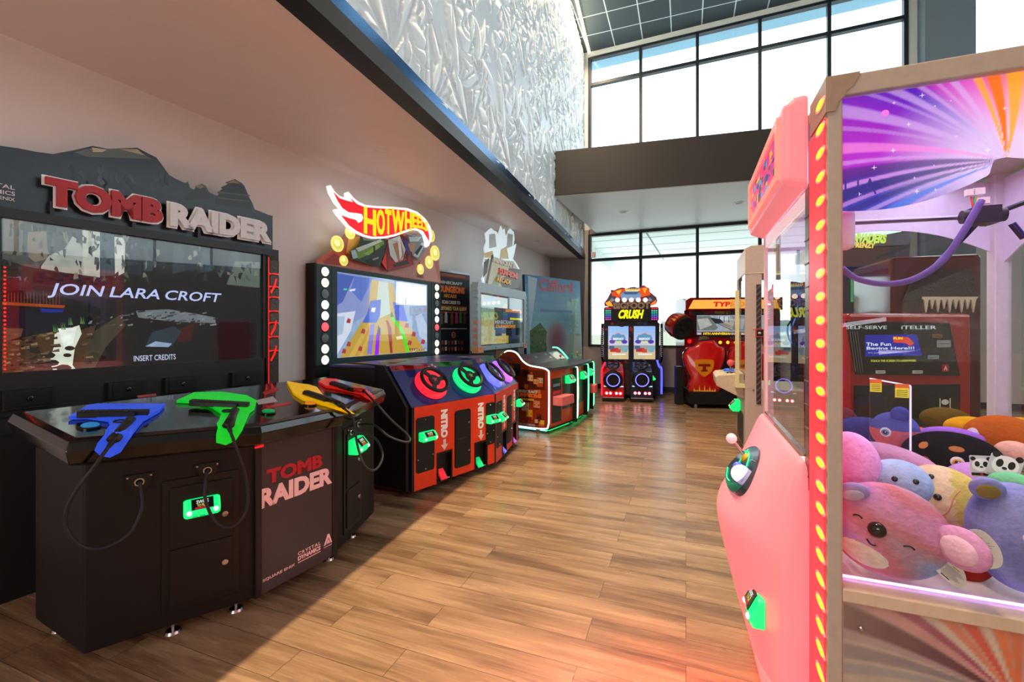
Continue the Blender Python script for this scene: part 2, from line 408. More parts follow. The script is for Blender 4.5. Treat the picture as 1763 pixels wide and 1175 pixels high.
# low ceiling over the games along the left wall (a slab whose underside follows the photographed slope)
zl = lambda y: 3.21+(y-2.62)*.0162
zr = lambda y: 3.20+(y-2.34)*.0098
b = MB(S(236, 220, 216), 'paint'); ra, rb = [], []
for y in (-4, 0, 3, 6, 9, 11.6):
    a, c = lw(y), hw(y); ra.append((V((a.x, a.y, zl(y))), V((c.x, c.y, zr(y)))))
a, c = Cn, wp(.16); ra.append((V((a.x, a.y, zl(11.9))), V((c.x, c.y, zr(11.5)))))
for (p, q), (p2, q2) in zip(ra, ra[1:]):
    u = V((0, 0, .14)); b.add([p, q, q2, p2, p+u, q+u, q2+u, p2+u], [(0, 3, 2, 1), (4, 5, 6, 7), (0, 1, 5, 4), (2, 3, 7, 6), (1, 2, 6, 5), (3, 0, 4, 7)])
struct(b.build('ceiling_low'))
# black edge trim and blue metal strip where the high wall starts
pl = Plane(hw(-4), HWD); LH = (hw(11.53)-hw(-4)).length
def edge(name, za, zb, d0, d1, col, mat):
    b = MB(col, mat); n = 9; Z = lambda y: zr(y)
    for i in range(n):
        y0 = -4+15.53*i/n; y1 = -4+15.53*(i+1)/n
        for_ = []
        for y in (y0, y1):
            for d in (d0, d1):
                for z in (za, zb): for_.append(hw(y)+HWN*d+V((0, 0, Z(y)+z)))
        b.add(for_, [(0, 1, 3, 2), (4, 6, 7, 5), (0, 4, 5, 1), (2, 3, 7, 6), (0, 2, 6, 4), (1, 5, 7, 3)])
    struct(b.build(name))
edge('trim_1', -.02, .10, -.10, .05, S(13, 13, 14), 'satin')
edge('trim_2', .10, .205, -.02, .035, S(36, 92, 140), 'metal')
# carved white wall: one panel of overlapping leaves, repeated along the wall as in the photograph
PW = 1.364; dx = .0135; nx = int(PW/dx); nz = int(5.1/dx)
hm = np.zeros((nz, nx), dtype=np.float32)
rng = np.random.default_rng(11)
xs = (np.arange(nx)+.5)*dx; zs = (np.arange(nz)+.5)*dx
def leaf(x0, z0, ang, L, Wd, base, curve):
    r = L*1.05
    i0 = int((x0-r)/dx); i1 = int((x0+r)/dx); j0 = max(0, int((z0-r)/dx)); j1 = min(nz, int((z0+r)/dx))
    if j1 <= j0: return
    ii = np.arange(i0, i1); X = (ii+.5)*dx-x0; Zz = zs[j0:j1]-z0
    XX, ZZ = np.meshgrid(X, Zz); ca, sa = math.cos(ang), math.sin(ang)
    a = (XX*ca+ZZ*sa)/L; bb = -XX*sa+ZZ*ca; bb = bb - curve*L*(a-a*a)
    w = Wd*np.sqrt(np.clip(np.sin(np.pi*np.clip(a, 0, 1)**.75), 0, 1))+1e-5
    q = bb/w; msk = (a > 0) & (a < 1) & (np.abs(q) < 1)
    h = base + .014*(1-np.abs(q)**2.2)*np.clip(w/.05, .3, 1.3) + .009*q
    idx = np.ix_(np.arange(j0, j1), ii % nx); cur = hm[idx]; cur[msk] = h[msk]; hm[idx] = cur
for c in range(34):
    x0, z0 = rng.uniform(0, PW), rng.uniform(-.2, 5.0); A = rng.uniform(.5, 2.6); n = rng.integers(5, 9); L0 = rng.uniform(.45, .95)
    for k in range(n):
        leaf(x0+rng.normal(0, .02), z0, A+(k-n/2)*rng.uniform(.2, .3), L0*rng.uniform(.8, 1.1), L0*rng.uniform(.10, .15), rng.uniform(.0, .006), rng.normal(0, .25))
for c in range(36):
    x0, z0 = rng.uniform(0, PW), rng.uniform(0, 5.0); A = rng.uniform(0, 6.28); n = rng.integers(4, 8); L0 = rng.uniform(.2, .42)
    for k in range(n):
        leaf(x0, z0, A+(k-n/2)*.42, L0*rng.uniform(.8, 1.15), L0*rng.uniform(.2, .3), .006, rng.normal(0, .3))
y0 = 3.576-2*1.3; ncol = int((11.5-y0)/1.3*PW/dx)
ncol = min(ncol, int((hw(11.51)-hw(y0)).length/dx)); JJ, II = np.meshgrid(np.arange(nz), np.arange(ncol), indexing='ij')
hh = hm[JJ, II % nx].copy(); seam = (II % nx == 0); hh[seam] = -.004
base = hw(y0); co = np.zeros((nz, ncol, 3), dtype=np.float32)
for e in range(3): co[..., e] = base[e] + HWD[e]*II*dx + HWN[e]*(.012+hh)
co[..., 2] = 3.40 + JJ*dx
me = bpy.data.meshes.new('wall_carved'); nv = nz*ncol; nf = (nz-1)*(ncol-1)
me.vertices.add(nv); me.vertices.foreach_set('co', co.reshape(-1))
j, i = np.meshgrid(np.arange(nz-1), np.arange(ncol-1), indexing='ij'); q = (j*ncol+i).ravel()
fidx = np.stack([q, q+1, q+ncol+1, q+ncol], 1).astype(np.int32).ravel()
me.loops.add(nf*4); me.loops.foreach_set('vertex_index', fidx); me.polygons.add(nf)
me.polygons.foreach_set('loop_start', np.arange(0, nf*4, 4, dtype=np.int32)); me.polygons.foreach_set('loop_total', np.full(nf, 4, dtype=np.int32))
me.polygons.foreach_set('use_smooth', np.ones(nf, dtype=bool)); me.update(calc_edges=True)
m, nt, out = newmat('carved_plaster'); p = nd(nt, 'ShaderNodeBsdfPrincipled', Roughness=.38); p.inputs['Base Color'].default_value = (.74, .86, .93, 1); p.inputs['Specular IOR Level'].default_value = .5
no = nd(nt, 'ShaderNodeTexNoise', Scale=14.0); mr = nd(nt, 'ShaderNodeMapRange'); mr.inputs['To Min'].default_value = .32; mr.inputs['To Max'].default_value = .46
nt.links.new(no.outputs['Fac'], mr.inputs['Value']); nt.links.new(mr.outputs[0], p.inputs['Roughness']); nt.links.new(p.outputs[0], out.inputs[0]); me.materials.append(m); MATS['carved'] = m
o = bpy.data.objects.new('wall_carved', me); COLL.objects.link(o); struct(o)
wall('wall_high', hw(-4), hw(11.53), 3.36, 8.6, S(205, 215, 222), th=.12)
# high ceiling
b = MB(S(60, 75, 82), 'ceiling_tile'); b.poly([hw(-4), hw(11.53), wp(.1), RW, RB], ZC, ZC+.12); o = b.build('ceiling', origin=wp(-.02)+V((0, 0, ZC))); struct(o)
b = MB((1, .78, .5), 'glow5'); q = Plane(hw(-4)+V((0, 0, ZC-.05)), HWD); b.rect(q, 0, 0, LH-.05, .03, .13, .19)
o = b.build('cove_light_strip', origin=hw(-4)+V((0, 0, ZC))); tag(o, 'long warm light strip along the top of the carved white wall', 'light strip')

# ---- window wall
DK = S(26, 34, 44)
wall('wall_back', wp(-1.05), wp(9.6), 0, 1.04, S(196, 184, 186))
wall('wall_back', wp(-1.05), wp(-.02), 1.04, 4.0, S(150, 145, 145))
wall('wall_back', wp(-1.05), wp(.03), 4.0, 8.6, S(200, 205, 208))
wall('wall_back', wp(.0), wp(9.6), 3.885, 4.5, S(120, 115, 115))
wall('wall_back', wp(.0), wp(9.6), 8.38, 8.62, S(226, 232, 230))
wall('wall_back', wp(9.2), wp(9.6), 4.5, 8.38, S(200, 205, 208))
wall('wall_back', wp(6.37), wp(7.3), 1.04, 8.38, S(226, 236, 236))
wall('wall_back', wp(7.3), wp(9.6), 1.04, 3.885, S(180, 180, 182))
b = MB(S(104, 118, 128), 'plaster'); b.rect(Plane(wp(0), WD), 6.52, 0, 7.25, ZC, .0, .34); struct(b.build('trim_3'))
b = MB(S(18, 17, 17), 'satin'); b.rect(Plane(wp(0), WD), -1.04, .001, 9.5, .115, 0, .015); struct(b.build('baseboard_back'))
def window(name, s0, s1, z0, z1, mull, trans):
    r = sroot(name, wp(s0)+V((0, 0, z0))); q = Plane(wp(0), WD)
    b = MB(DK, 'satin')
    for a0, b0, a1, b1 in ((s0-.03, z0, s0+.04, z1), (s1-.04, z0, s1+.03, z1), (s0+.04, z0, s1-.04, z0+.055), (s0+.04, z1-.055, s1-.04, z1)): b.rect(q, a0, b0, a1, b1, -.1, .03)
    b.build('window_frame', r)
    for m_ in mull: MB(DK, 'satin').rect(q, m_-.033, z0+.055, m_+.033, z1-.055, -.1, .035).build('mullion', r)
    for t in trans: MB(DK, 'satin').rect(q, s0+.04, t-.035, s1-.04, t+.035, -.09, .03).build('transom', r)
    xs_ = [s0]+list(mull)+[s1]; zz = [z0]+list(trans)+[z1]
    for a0, a1 in zip(xs_, xs_[1:]):
        for b0, b1 in zip(zz, zz[1:]): MB((1, 1, 1), 'glass').rect(q, a0+.03, b0+.03, a1-.03, b1-.03, -.05, -.044).build('pane', r)
mu = [1.256+1.272*k for k in range(4)]
window('window_1', .0, 6.345, 4.5, 8.35, mu, [7.66])
window('window_2', .0, 6.345, 1.045, 3.875, mu, [3.225])
window('window_3', 7.3, 9.2, 4.5, 8.38, [8.6], [])
# dropped soffit in front of the window heads
q = Plane(hw(8.16), V((.963, -.27, 0))); b = MB(S(38, 35, 35), 'satin')
a0, a1 = hw(8.16), hw(8.16)+V((.963, -.27, 0))*8.6
b.prism(Plane((0, 0, 0), (1, 0, 0), (0, 1, 0)), [(p.x, p.y) for p in (a0, wp(.17), wp(7.6), a1)], 3.90, 4.69)
o = b.build('trim_4'); struct(o)
b = MB(S(196, 204, 204), 'paint'); i_ = V((.012, .02, 0))
b.prism(Plane((0, 0, 0), (1, 0, 0), (0, 1, 0)), [(p.x, p.y) for p in (a0+V((.02, .03, 0)), wp(.19, .04), wp(7.55, .04), a1+V((-.05, .04, 0)))], 3.885, 3.90); struct(b.build('ceiling_soffit'))
def downlight(u, v, z, label, warm=True, r=.075):
    p = G(u, v, z); t = thing('recessed_downlight', (p.x, p.y, z), 0, label, 'ceiling light', None)
    MB(S(225, 222, 215), 'satin').lathe((p.x, p.y, z), (0, 0, -1), [(r, 0), (r, .006), (r*.72, .008), (r*.7, .001)]).build('trim_ring', t)
    MB(S(120, 90, 60) if warm else S(190, 185, 185), 'satin').cyl((p.x, p.y, z-.0012), (p.x, p.y, z-.003), r*.66).build('lens', t)
downlight(1073, 365, 3.885, 'small recessed downlight under the dark soffit, nearer the carved wall', True, .1)
downlight(1273, 349, 3.885, 'small recessed downlight under the dark soffit, nearer the pink claw machine', True, .1)
p = G(656, 258, 3.23); downlight(656, 258, zl(p.y)*.5+zr(p.y)*.5, 'round white disc in the low ceiling above the bowling racing game', False)
p = G(925, 415, 3.32); downlight(925, 415, zl(p.y)*.4+zr(p.y)*.6, 'round white disc in the low ceiling beside the far corner', False)
# ---- outside
b = MB(S(134, 138, 118), 'matte'); b.poly([wp(-25, -.3), wp(-25, -260), wp(140, -260), wp(60, -.3)], -.4, -.25); struct(b.build('ground_outside'))
b = MB(S(228, 228, 222), 'matte'); b.poly([wp(-20, -.3), wp(-20, -24), wp(60, -24), wp(45, -.3)], -.25, -.23); struct(b.build('bounce_apron_outside'))  # pale ground out of sight, added to bounce light up to the canopy
b = MB(S(112, 138, 142), 'matte'); q = Plane((0, 0, 0), (1, 0, 0), (0, 1, 0))
b.prism(q, [(p.x, p.y) for p in (wp(6, -27), wp(60, -46), wp(60, -54), wp(6, -30))], -.245, -.24); struct(b.build('path_outside'))
b = MB(S(146, 154, 150), 'matte'); n = 60; A = wp(-20, -240); B = wp(130, -240); pts = []
for k in range(n+1): pts.append((150*k/n, 5.2+.5*math.sin(k*.6)+.3*math.sin(k*1.7+1)))
b.prism(Plane(A+V((0, 0, -.25)), B-A), [(0, 0), (150, 0)]+pts[::-1], -6, 0); struct(b.build('hills_outside'))
b = MB(S(226, 236, 232), 'matte'); q = Plane(wp(0)+V((0, 0, 0)), WD, V((0, 0, 1)))
flat = Plane((0, 0, 0), (1, 0, 0), (0, 1, 0))
b.prism(flat, [(p.x, p.y) for p in (wp(-3, -.16), wp(12, -.16), wp(12, -5.6), wp(-3, -5.6))], 3.93, 4.15); struct(b.build('canopy_outside'))
b = MB(S(120, 130, 130), 'matte')
for d in (1.2, 2.3, 3.4, 4.5): b.prism(flat, [(p.x, p.y) for p in (wp(-3, -d), wp(12, -d), wp(12, -d-.03), wp(-3, -d-.03))], 3.925, 3.93)
for s in (1.3, 4.9, 8.5): b.prism(flat, [(p.x, p.y) for p in (wp(s, -.2), wp(s+.04, -.2), wp(s+.04, -5.5), wp(s, -5.5))], 3.924, 3.93)
struct(b.build('canopy_seams_outside'))
b = MB(S(214, 224, 222), 'matte'); b.prism(flat, [(p.x, p.y) for p in (wp(-.9, -.2), wp(-.4, -.2), wp(-.4, -6), wp(-.9, -6))], 3.62, 3.93); struct(b.build('canopy_beam_outside'))
b = MB(S(150, 190, 215), 'matte'); b.prism(flat, [(p.x, p.y) for p in (wp(-2, -.16), wp(12, -.16), wp(12, -.55), wp(-2, -.55))], 8.34, 8.7); struct(b.build('eave_outside'))
# ================================================================ shared machine parts
def screw(b, pl, a, c, r=.006, d=.0): b.cyl(pl.pt(a, c, d), pl.pt(a, c, d+.004), r, r*.7, n=8, col=S(190, 190, 195), mat='metal')
def lock(parent, pl, a, c, d=0, r=.014):
    b = MB(S(190, 185, 180), 'metal'); b.lathe(pl.pt(a, c, d), pl.N, [(r*1.15, 0), (r*1.15, .004), (r, .012), (r*.6, .013), (r*.55, .009), (0, .009)], n=16)
    o = b.build('lock', parent, smooth='auto'); o['label'] = 'small round chrome lock'; return o
def card_reader(parent, pl, a, c, w=.16, h=.075, d=0, dep=.075):
    """glowing green card reader: deep rounded box with a sloping top that holds the little screen"""
    g = S(20, 230, 120); b = MB(g, 'glow1')
    prof = [(0, 0), (dep*.75, 0), (dep, h*.25), (dep*.95, h*.5), (dep*.45, h), (0, h)]       # (depth, height)
    ring = lambda x, k: [pl.pt(a+x, c-h/2+(q[1]-h/2)*k+h/2, d+q[0]*k) for q in prof]
    b.loft([ring(-w/2, .86), ring(-w/2+.012, 1), ring(w/2-.012, 1), ring(w/2, .86)])
    for x in (-w*.36, w*.36): b.ball(pl.pt(a+x, c-h*.16, d+dep*.93), .012, .012, .012, n=10, k=6, col=S(190, 255, 215), mat='glow2')
    for x in (-.03, .0, .03): b.obox(pl.pt(a+x, c-h*.42, d+dep*.8), pl.X*.011, pl.Z*.004, pl.N*.01, col=S(10, 150, 80))
    o = b.build('card_reader', parent, bevel=.004); o['label'] = 'glowing green card reader'
    t = V(pl.pt(0, 0, 0)); s0 = pl.pt(a, c-h/2+h*.74, d+dep*.72); zz = (pl.Z*(h*.5)-pl.N*(dep*.5)).normalized()
    sp = Plane(s0, pl.X, zz); b = MB(S(14, 16, 26), 'gloss'); sw, sh = w*.30, h*.30
    b.rect(sp, -sw, -sh, sw, sh, -.004, .004); b.text(sp, 'SWIPE', -sw*.55, sh*.05, sw*.55, sh*.7, .0045, .005, S(240, 240, 230), 'screen', bold=.02)
    b.text(sp, 'TO PLAY', -sw*.5, -sh*.5, sw*.5, -sh*.05, .0045, .005, S(240, 240, 90), 'screen'); b.rect(sp, -sw*.7, -sh*.92, sw*.5, -sh*.6, .0042, .0048, S(200, 30, 60), 'screen')
    e = b.build('reader_screen', o); e['label'] = 'small dark screen reading SWIPE TO PLAY'
    return o
def neon(parent, pts, col, r=.012, mat='glow2', name='light_tube', sm=True, k=5):
    return MB(col, mat).tube(pts, r, n=8, sm=sm, k=k).build(name, parent, smooth=True)
def px(pl, pts, d=0): return [pl.hit(u, v, d) for u, v in pts]
def box4(pl, u0, v0, u1, v1, d=0):
    """rectangle on a face from its photographed top-left and bottom-right corners"""
    a0, b1 = pl.hit(u0, v0, d); a1, b0 = pl.hit(u1, v1, d); return a0, b0, a1, b1

# ================================================================ TOMB RAIDER gun game: console in front, screen tower behind
ang = math.atan2(.886, .463); tx = V((.463, .886, 0)); ty = V((-.886, .463, 0))
M0 = V((-1.244, 2.634, 0)); L2 = lambda x, y, z=0: M0 + tx*x + ty*y + V((0, 0, z))
con = thing('arcade_gun_console', M0, ang, 'low black shooting game console with blue, green, yellow and red gun holsters', 'arcade console', None)
foot = [(-.87, .79), (-.87, .26), (-.255, 0), (.255, 0), (.87, .26), (.87, .79)]
K1 = S(11, 10, 12)
b = MB(K1, 'powder'); b.poly([L2(*p) for p in foot], .07, .92); b.build('cabinet_body', con, bevel=.008)
# front faces
fC = Plane(L2(-.255, 0), tx); e = L2(.87, .26)-L2(.255, 0); fR = Plane(L2(.255, 0), e); e2 = L2(-.255, 0)-L2(-.87, .26); fL = Plane(L2(-.87, .26), e2)
fS = Plane(L2(-.87, .79), -ty)
LW_ = e.length
# centre panel with the printed game logo
b = MB(S(58, 50, 54), 'print'); b.rect(fC, .02, .075, .49, .90, 0, .012)
a0, b0, a1, b1 = box4(fC, 457, 797, 561, 816, .013); ab = fC.hit(445, 872, .013); ar = fC.hit(572, 806, .013)
RED = S(176, 30, 40); PINKW = S(245, 205, 208)
zt = fC.hit(561, 780, .013)[1]; zm = fC.hit(572, 806, .013)[1]; zb = fC.hit(445, 872, .013)[1]
b.text(fC, 'TOMB', a0+.005, .655, ar[0]-.075, .735, .012, .0155, RED, 'print', bold=.05)
b.text(fC, 'RAIDER', ab[0]+.004, .535, ar[0]-.002, .64, .012, .0155, PINKW, 'print', bold=.05)
b.text(fC, 'SQUARE ENIX', .03, .135, .225, .152, .012, .014, PINKW, 'print', bold=.01)
b.text(fC, 'CRYSTAL', .245, .185, .40, .205, .012, .014, PINKW, 'print', bold=.01, space=1.2)
b.text(fC, 'DYNAMICS', .245, .155, .40, .18, .012, .014, PINKW, 'print', bold=.04)
b.rect(fC, .245, .142, .40, .146, .012, .014, PINKW, 'print')
b.prism(fC, [(.425, .165), (.452, .225), (.465, .225), (.487, .165), (.475, .165), (.46, .205), (.437, .165)], .012, .014, PINKW, 'print')
b.prism(fC, [(.445, .168), (.47, .168), (.458, .195)], .012, .014, PINKW, 'print'); b.rect(fC, .425, .152, .487, .155, .012, .014, PINKW, 'print')
o = b.build('front_panel', con); o['label'] = 'dark front panel with a red and pale pink printed title'
for x in (.005, .505):
    b = MB(S(12, 11, 12), 'satin'); b.rect(fC, x-.018, .07, x+.018, .92, 0, .02); b.build('corner_post', con, bevel=.004)
b = MB(S(200, 26, 36), 'glow1')
for z in (.905, .885, .868): b.rect(fC, -.02, z, .028, z+.01, .02, .026)
b.build('red_vent_marks', con)
# access doors on the two wings
def wing_doors(pl, a0, a1, zs_, parent):
    b = MB(S(12, 12, 12), 'satin'); b.rect(pl, a0-.03, zs_[0]-.03, a1+.03, zs_[-1]+.03, 0, .008); b.build('door_frame', parent, bevel=.003)
    for z0, z1 in zip(zs_, zs_[1:]):
        b = MB(S(15, 14, 15), 'powder'); b.rect(pl, a0, z0+.006, a1, z1-.006, .008, .016)
        d = b.build('access_door', parent, bevel=.003); yield d, z0, z1
aL0, _ = fL.hit(292, 960); aL1, _ = fL.hit(400, 960)
for k, (d, z0, z1) in enumerate(wing_doors(fL, aL0, aL1, (.16, .44, .74), con)): lock(d, fL, aL1-.035, (z0+z1)/2+.015 if k == 0 else z0+.12, .016)
a0, c0 = fL.hit(348, 872, .03); card_reader(con, fL, a0, c0, w=.15, h=.085, d=.016, dep=.05)
aR0, _ = fR.hit(594, 880); aR1, _ = fR.hit(617, 880)
for k, (d, z0, z1) in enumerate(wing_doors(fR, aR0, aR1, (.16, .42, .80), con)): lock(d, fR, aR1-.04, z0+.16, .016)
card_reader(con, fR, (aR0+aR1)/2-.01, .70, w=.17, h=.10, d=.016, dep=.085)
# levelling feet
for x, y in ((-.55, .2), (-.3, .1), (.6, .22), (.8, .7), (-.8, .72), (.3, .1)):
    p = L2(x, y); b = MB(S(185, 180, 178), 'metal'); b.cyl(p, p+UP*.012, .036, .03, n=20); b.cyl(p+UP*.012, p+UP*.08, .008, n=10); b.build('levelling_foot', con, smooth='auto')
# glossy black control deck
def offs(poly, d):
    n = len(poly); out = []
    for i in range(n):
        p, q, r = V((*poly[i-1], 0)), V((*poly[i], 0)), V((*poly[(i+1) % n], 0))
        e1 = (q-p).normalized(); e2 = (r-q).normalized(); n1 = V((e1.y, -e1.x, 0)); n2 = V((e2.y, -e2.x, 0)); m_ = (n1+n2)/(1+n1.dot(n2))
        out.append((q.x+m_.x*d, q.y+m_.y*d))
    return out
zd = lambda y: 1.005+.085*(y/.8)
rings = []
for d, z in ((.02, -.125), (.06, -.105), (.075, -.045), (.06, -.008), (.03, 0)): rings.append([L2(x, y, zd(y)+z) for x, y in offs(foot, d)])
b = MB(S(9, 9, 10), 'gloss'); b.loft(rings)
o = b.build('control_deck', con, bevel=.004); o['label'] = 'glossy black control deck'
# grey and red streaks laid on the deck
dk = Plane(L2(0, 0, zd(0)+.0005), tx, (ty+V((0, 0, .085/.8))))
for pts, c in (([(440, 690), (470, 683), (478, 692), (445, 697)], S(200, 205, 210)), ([(452, 676), (478, 667), (480, 672), (456, 681)], S(190, 26, 30)), ([(458, 700), (500, 692), (502, 696), (462, 704)], S(210, 40, 40)), ([(236, 682), (268, 678), (270, 682), (238, 686)], S(180, 26, 30))):
    b = MB(c, 'print'); b.prism(dk, px(dk, pts), 0, .001, c); b.build('deck_streak', con)
fronts = [fL.off(.075), fC.off(.075), fR.off(.075)]
def deck_hit(u, v, lift=.006):
    """point on the deck's top, or on its front lip when the view line meets the lip first"""
    a, c = dk.hit(u, v, lift); p = dk.pt(a, c, lift); l = p-M0; x, y = l.dot(tx), l.dot(ty)
    lim = -.05 if abs(x) < .27 else -.05+(abs(x)-.27)*.423
    if y >= lim: return p
    best = None
    for f in fronts:
        q = f.w(u, v, lift); l = q-M0; x = l.dot(tx)
        if (f is fronts[1] and abs(x) <= .275) or (f is fronts[0] and x < -.27) or (f is fronts[2] and x > .27): best = q
    return best or p
def on_deck(b, poly, col, mat, lift):
    """plate moulded over the deck: the polygon is filled with points so that it bends over the front edge"""
    P2 = [V((p[0], p[1])) for p in poly]; n = len(P2); pts = []; 
    for i in range(n):
        a, c = P2[i], P2[(i+1) % n]; k = max(1, int((c-a).length/6))
        for j in range(k): pts.append(a+(c-a)*(j/k))
    m_ = len(pts); ed = [(i, (i+1) % m_) for i in range(m_)]
    x0 = min(p.x for p in pts); x1 = max(p.x for p in pts); y0 = min(p.y for p in pts); y1 = max(p.y for p in pts)
    def inside(x, y):
        r = False
        for i in range(n):
            a, c = P2[i], P2[i-1]
            if (a.y > y) != (c.y > y) and x < (c.x-a.x)*(y-a.y)/(c.y-a.y)+a.x: r = not r
        return r
    gx = x0
    while gx < x1:
        gy = y0
        while gy < y1:
            if inside(gx, gy): pts.append(V((gx, gy)))
            gy += 7
        gx += 7
    vo, _, fo, _, _, _ = delaunay_2d_cdt(pts, ed, [], 1, 1e-4)
    b.add([deck_hit(p.x, p.y, lift) for p in vo], [tuple(f)[::-1] for f in fo], col, mat)
def button(u, v, col, r, label):
    p = deck_hit(u, v, .0); n = dk.N
    b = MB(S(10, 10, 10), 'gloss'); b.lathe(p, n, [(r*1.25, 0), (r*1.25, .006), (r*1.05, .01), (0, .01)], n=20)
    b.lathe(p+n*.008, n, [(r, 0), (r, .008), (r*.85, .012), (0, .013)], n=20, col=col, mat='softglow'); o = b.build('start_button', con, smooth='auto'); o['label'] = label
button(155, 737, S(40, 130, 190), .032, 'round blue start button'); button(462, 712, S(0, 150, 80), .032, 'round green start button')
button(534, 698, S(220, 130, 20), .032, 'round orange start button'); button(588, 668, S(190, 30, 30), .03, 'round red start button')
GUNC = {
 'blue': ([(118, 723), (150, 703), (168, 700), (284, 700), (274, 711), (246, 727), (222, 757), (208, 778), (190, 787), (174, 785), (163, 775), (168, 763), (190, 737), (186, 727), (150, 722)], S(45, 85, 235)),
 'green': ([(304, 694), (334, 680), (380, 679), (425, 685), (441, 694), (438, 706), (430, 712), (420, 735), (405, 758), (388, 766), (372, 762), (372, 748), (381, 714), (366, 704), (345, 696)], S(10, 215, 45)),
 'yellow': ([(494, 660), (516, 664), (532, 666), (545, 670), (556, 684), (580, 694), (607, 713), (600, 713), (560, 700), (520, 690), (505, 680)], S(235, 180, 0)),
 'red': ([(548, 660), (560, 655), (580, 656), (586, 664), (600, 668), (628, 672), (643, 686), (640, 692), (620, 680), (585, 672), (560, 668)], S(205, 25, 20))}
for nme, (poly, col) in GUNC.items():
    b = MB(col, 'softglow'); on_deck(b, poly, col, 'softglow', .004); o = b.build('gun_holster', con, solid=.016, weld=False); o['label'] = nme+' moulded gun holster'
# connector plates on the console front where the cables plug in
def plug(u, v, pl):
    a, c = pl.hit(u, v, .01); b = MB(S(14, 14, 14), 'satin'); b.prism(pl, [(a-.055, c+.035), (a+.055, c+.035), (a+.02, c-.055), (a-.02, c-.055)], 0, .012)
    for x, z in ((-.042, .025), (.042, .025)): screw(b, pl, a+x, c+z, d=.012)
    b.torus(pl.pt(a, c, .016), pl.N, .016, .005, n=18, k=6, col=S(190, 190, 190), mat='metal'); b.build('cable_socket', con); return pl.pt(a, c, .02)
pB = plug(240, 830, fL); pG = plug(357, 810, fL); pY = plug(604, 745, fR); pR = plug(616, 731, fR)
# the four guns
def gun(nme, col, barrel, grip, cable, label, start, lift=.028, small=False, tint=None):
    p0, p1 = deck_hit(*barrel[0], lift), deck_hit(*barrel[1], lift); g0, g1 = deck_hit(*grip[0], lift), deck_hit(*grip[1], lift+.01)
    N = dk.N; k = .8 if small else 1
    t = thing('light_gun', (p0+p1)/2, 0, label, 'toy gun', 'tethered guns on the shooting game console')
    ax = (p1-p0).normalized(); sd = N.cross(ax).normalized(); L = (p1-p0).length; c = (p0+p1)/2
    C1 = S(26, 26, 28)
    b = MB(C1, 'satin'); b.obox(c, ax*L/2, sd*.019*k, N*.016)
    for i in range(14): b.obox(p0+ax*(L*(.06+.05*i))+sd*0, ax*.003, sd*.021*k, N*.0175, col=S(16, 16, 17))
    b.obox(c-ax*.02-sd*.027*k, ax*L*.4, sd*.012*k, N*.012); b.build('slide', t, bevel=.003)
    gx = (g1-g0).normalized(); gs = N.cross(gx).normalized(); gl = (g1-g0).length
    b = MB(tint or C1, 'satin'); rr = []
    for f, w_, h_ in ((0, .022, .014), (.25, .02, .016), (.6, .022, .017), (1, .027, .017)):
        o_ = g0+gx*(gl*f); rr.append([o_+gs*(w_*k*math.cos(q*math.pi/5))+N*(h_*math.sin(q*math.pi/5)) for q in range(10)])
    b.loft(rr); b.build('grip', t, smooth='auto')
    m_ = (c+g0)/2+ (g0-c)*.1; b = MB(C1, 'satin'); b.torus(m_ - ax*.0 + (g1-g0)*.25, N, .022*k, .005, n=18, k=6); b.build('trigger_guard', t, smooth=True)
    pts = [g1]+cable+[start]
    b = MB(S(26, 26, 28), 'rubber'); b.cyl(g1-gx*.01, g1+(pts[1]-g1).normalized()*.035, .014, .009, n=10); b.build('cable_boot', t, smooth='auto')
    b = MB(S(38, 38, 44), 'rubber'); b.tube([g1+(pts[1]-g1).normalized()*.03]+pts[1:], .0075, n=8, k=8); b.build('gun_cable', con, smooth=True)
    return t
hg = lambda pl, u, v, d: pl.w(u, v, d)
gun('blue', 0, ((134, 713), (256, 711)), ((225, 722), (196, 757)), [hg(fL, 165, 800, .16), hg(fL, 122, 860, .14), hg(fL, 113, 905, .12), hg(fL, 135, 938, .12), hg(fL, 175, 945, .12), hg(fL, 222, 920, .11), hg(fL, 244, 876, .08), hg(fL, 243, 845, .04)], 'black tethered gun resting in the blue holster', pB)
gun('green', 0, ((328, 693), (428, 698)), ((405, 706), (393, 733)), [hg(fL, 408, 775, .13), hg(fL, 425, 830, .10), hg(fL, 424, 880, .09), hg(fL, 400, 908, .09), hg(fL, 372, 900, .09), hg(fL, 354, 862, .08), hg(fL, 354, 828, .05)], 'black tethered gun resting in the green holster', pG)
gun('yellow', 0, ((526, 676), (575, 692)), ((566, 686), (588, 698)), [hg(fR, 608, 722, .14), hg(fR, 616, 770, .18), hg(fR, 630, 805, .24), hg(fR, 648, 808, .26), hg(fR, 659, 785, .24), hg(fR, 648, 757, .16), hg(fR, 622, 744, .06)], 'black tethered gun resting in the yellow holster', pY, small=True)
gun('red', 0, ((572, 660), (610, 672)), ((604, 670), (626, 673)), [hg(fR, 648, 695, .2), hg(fR, 672, 722, .3), hg(fR, 704, 752, .42), hg(fR, 700, 762, .42), hg(fR, 670, 752, .3), hg(fR, 645, 733, .16)], 'black tethered gun with red body resting in the red holster', pR, small=True, tint=S(190, 30, 26))

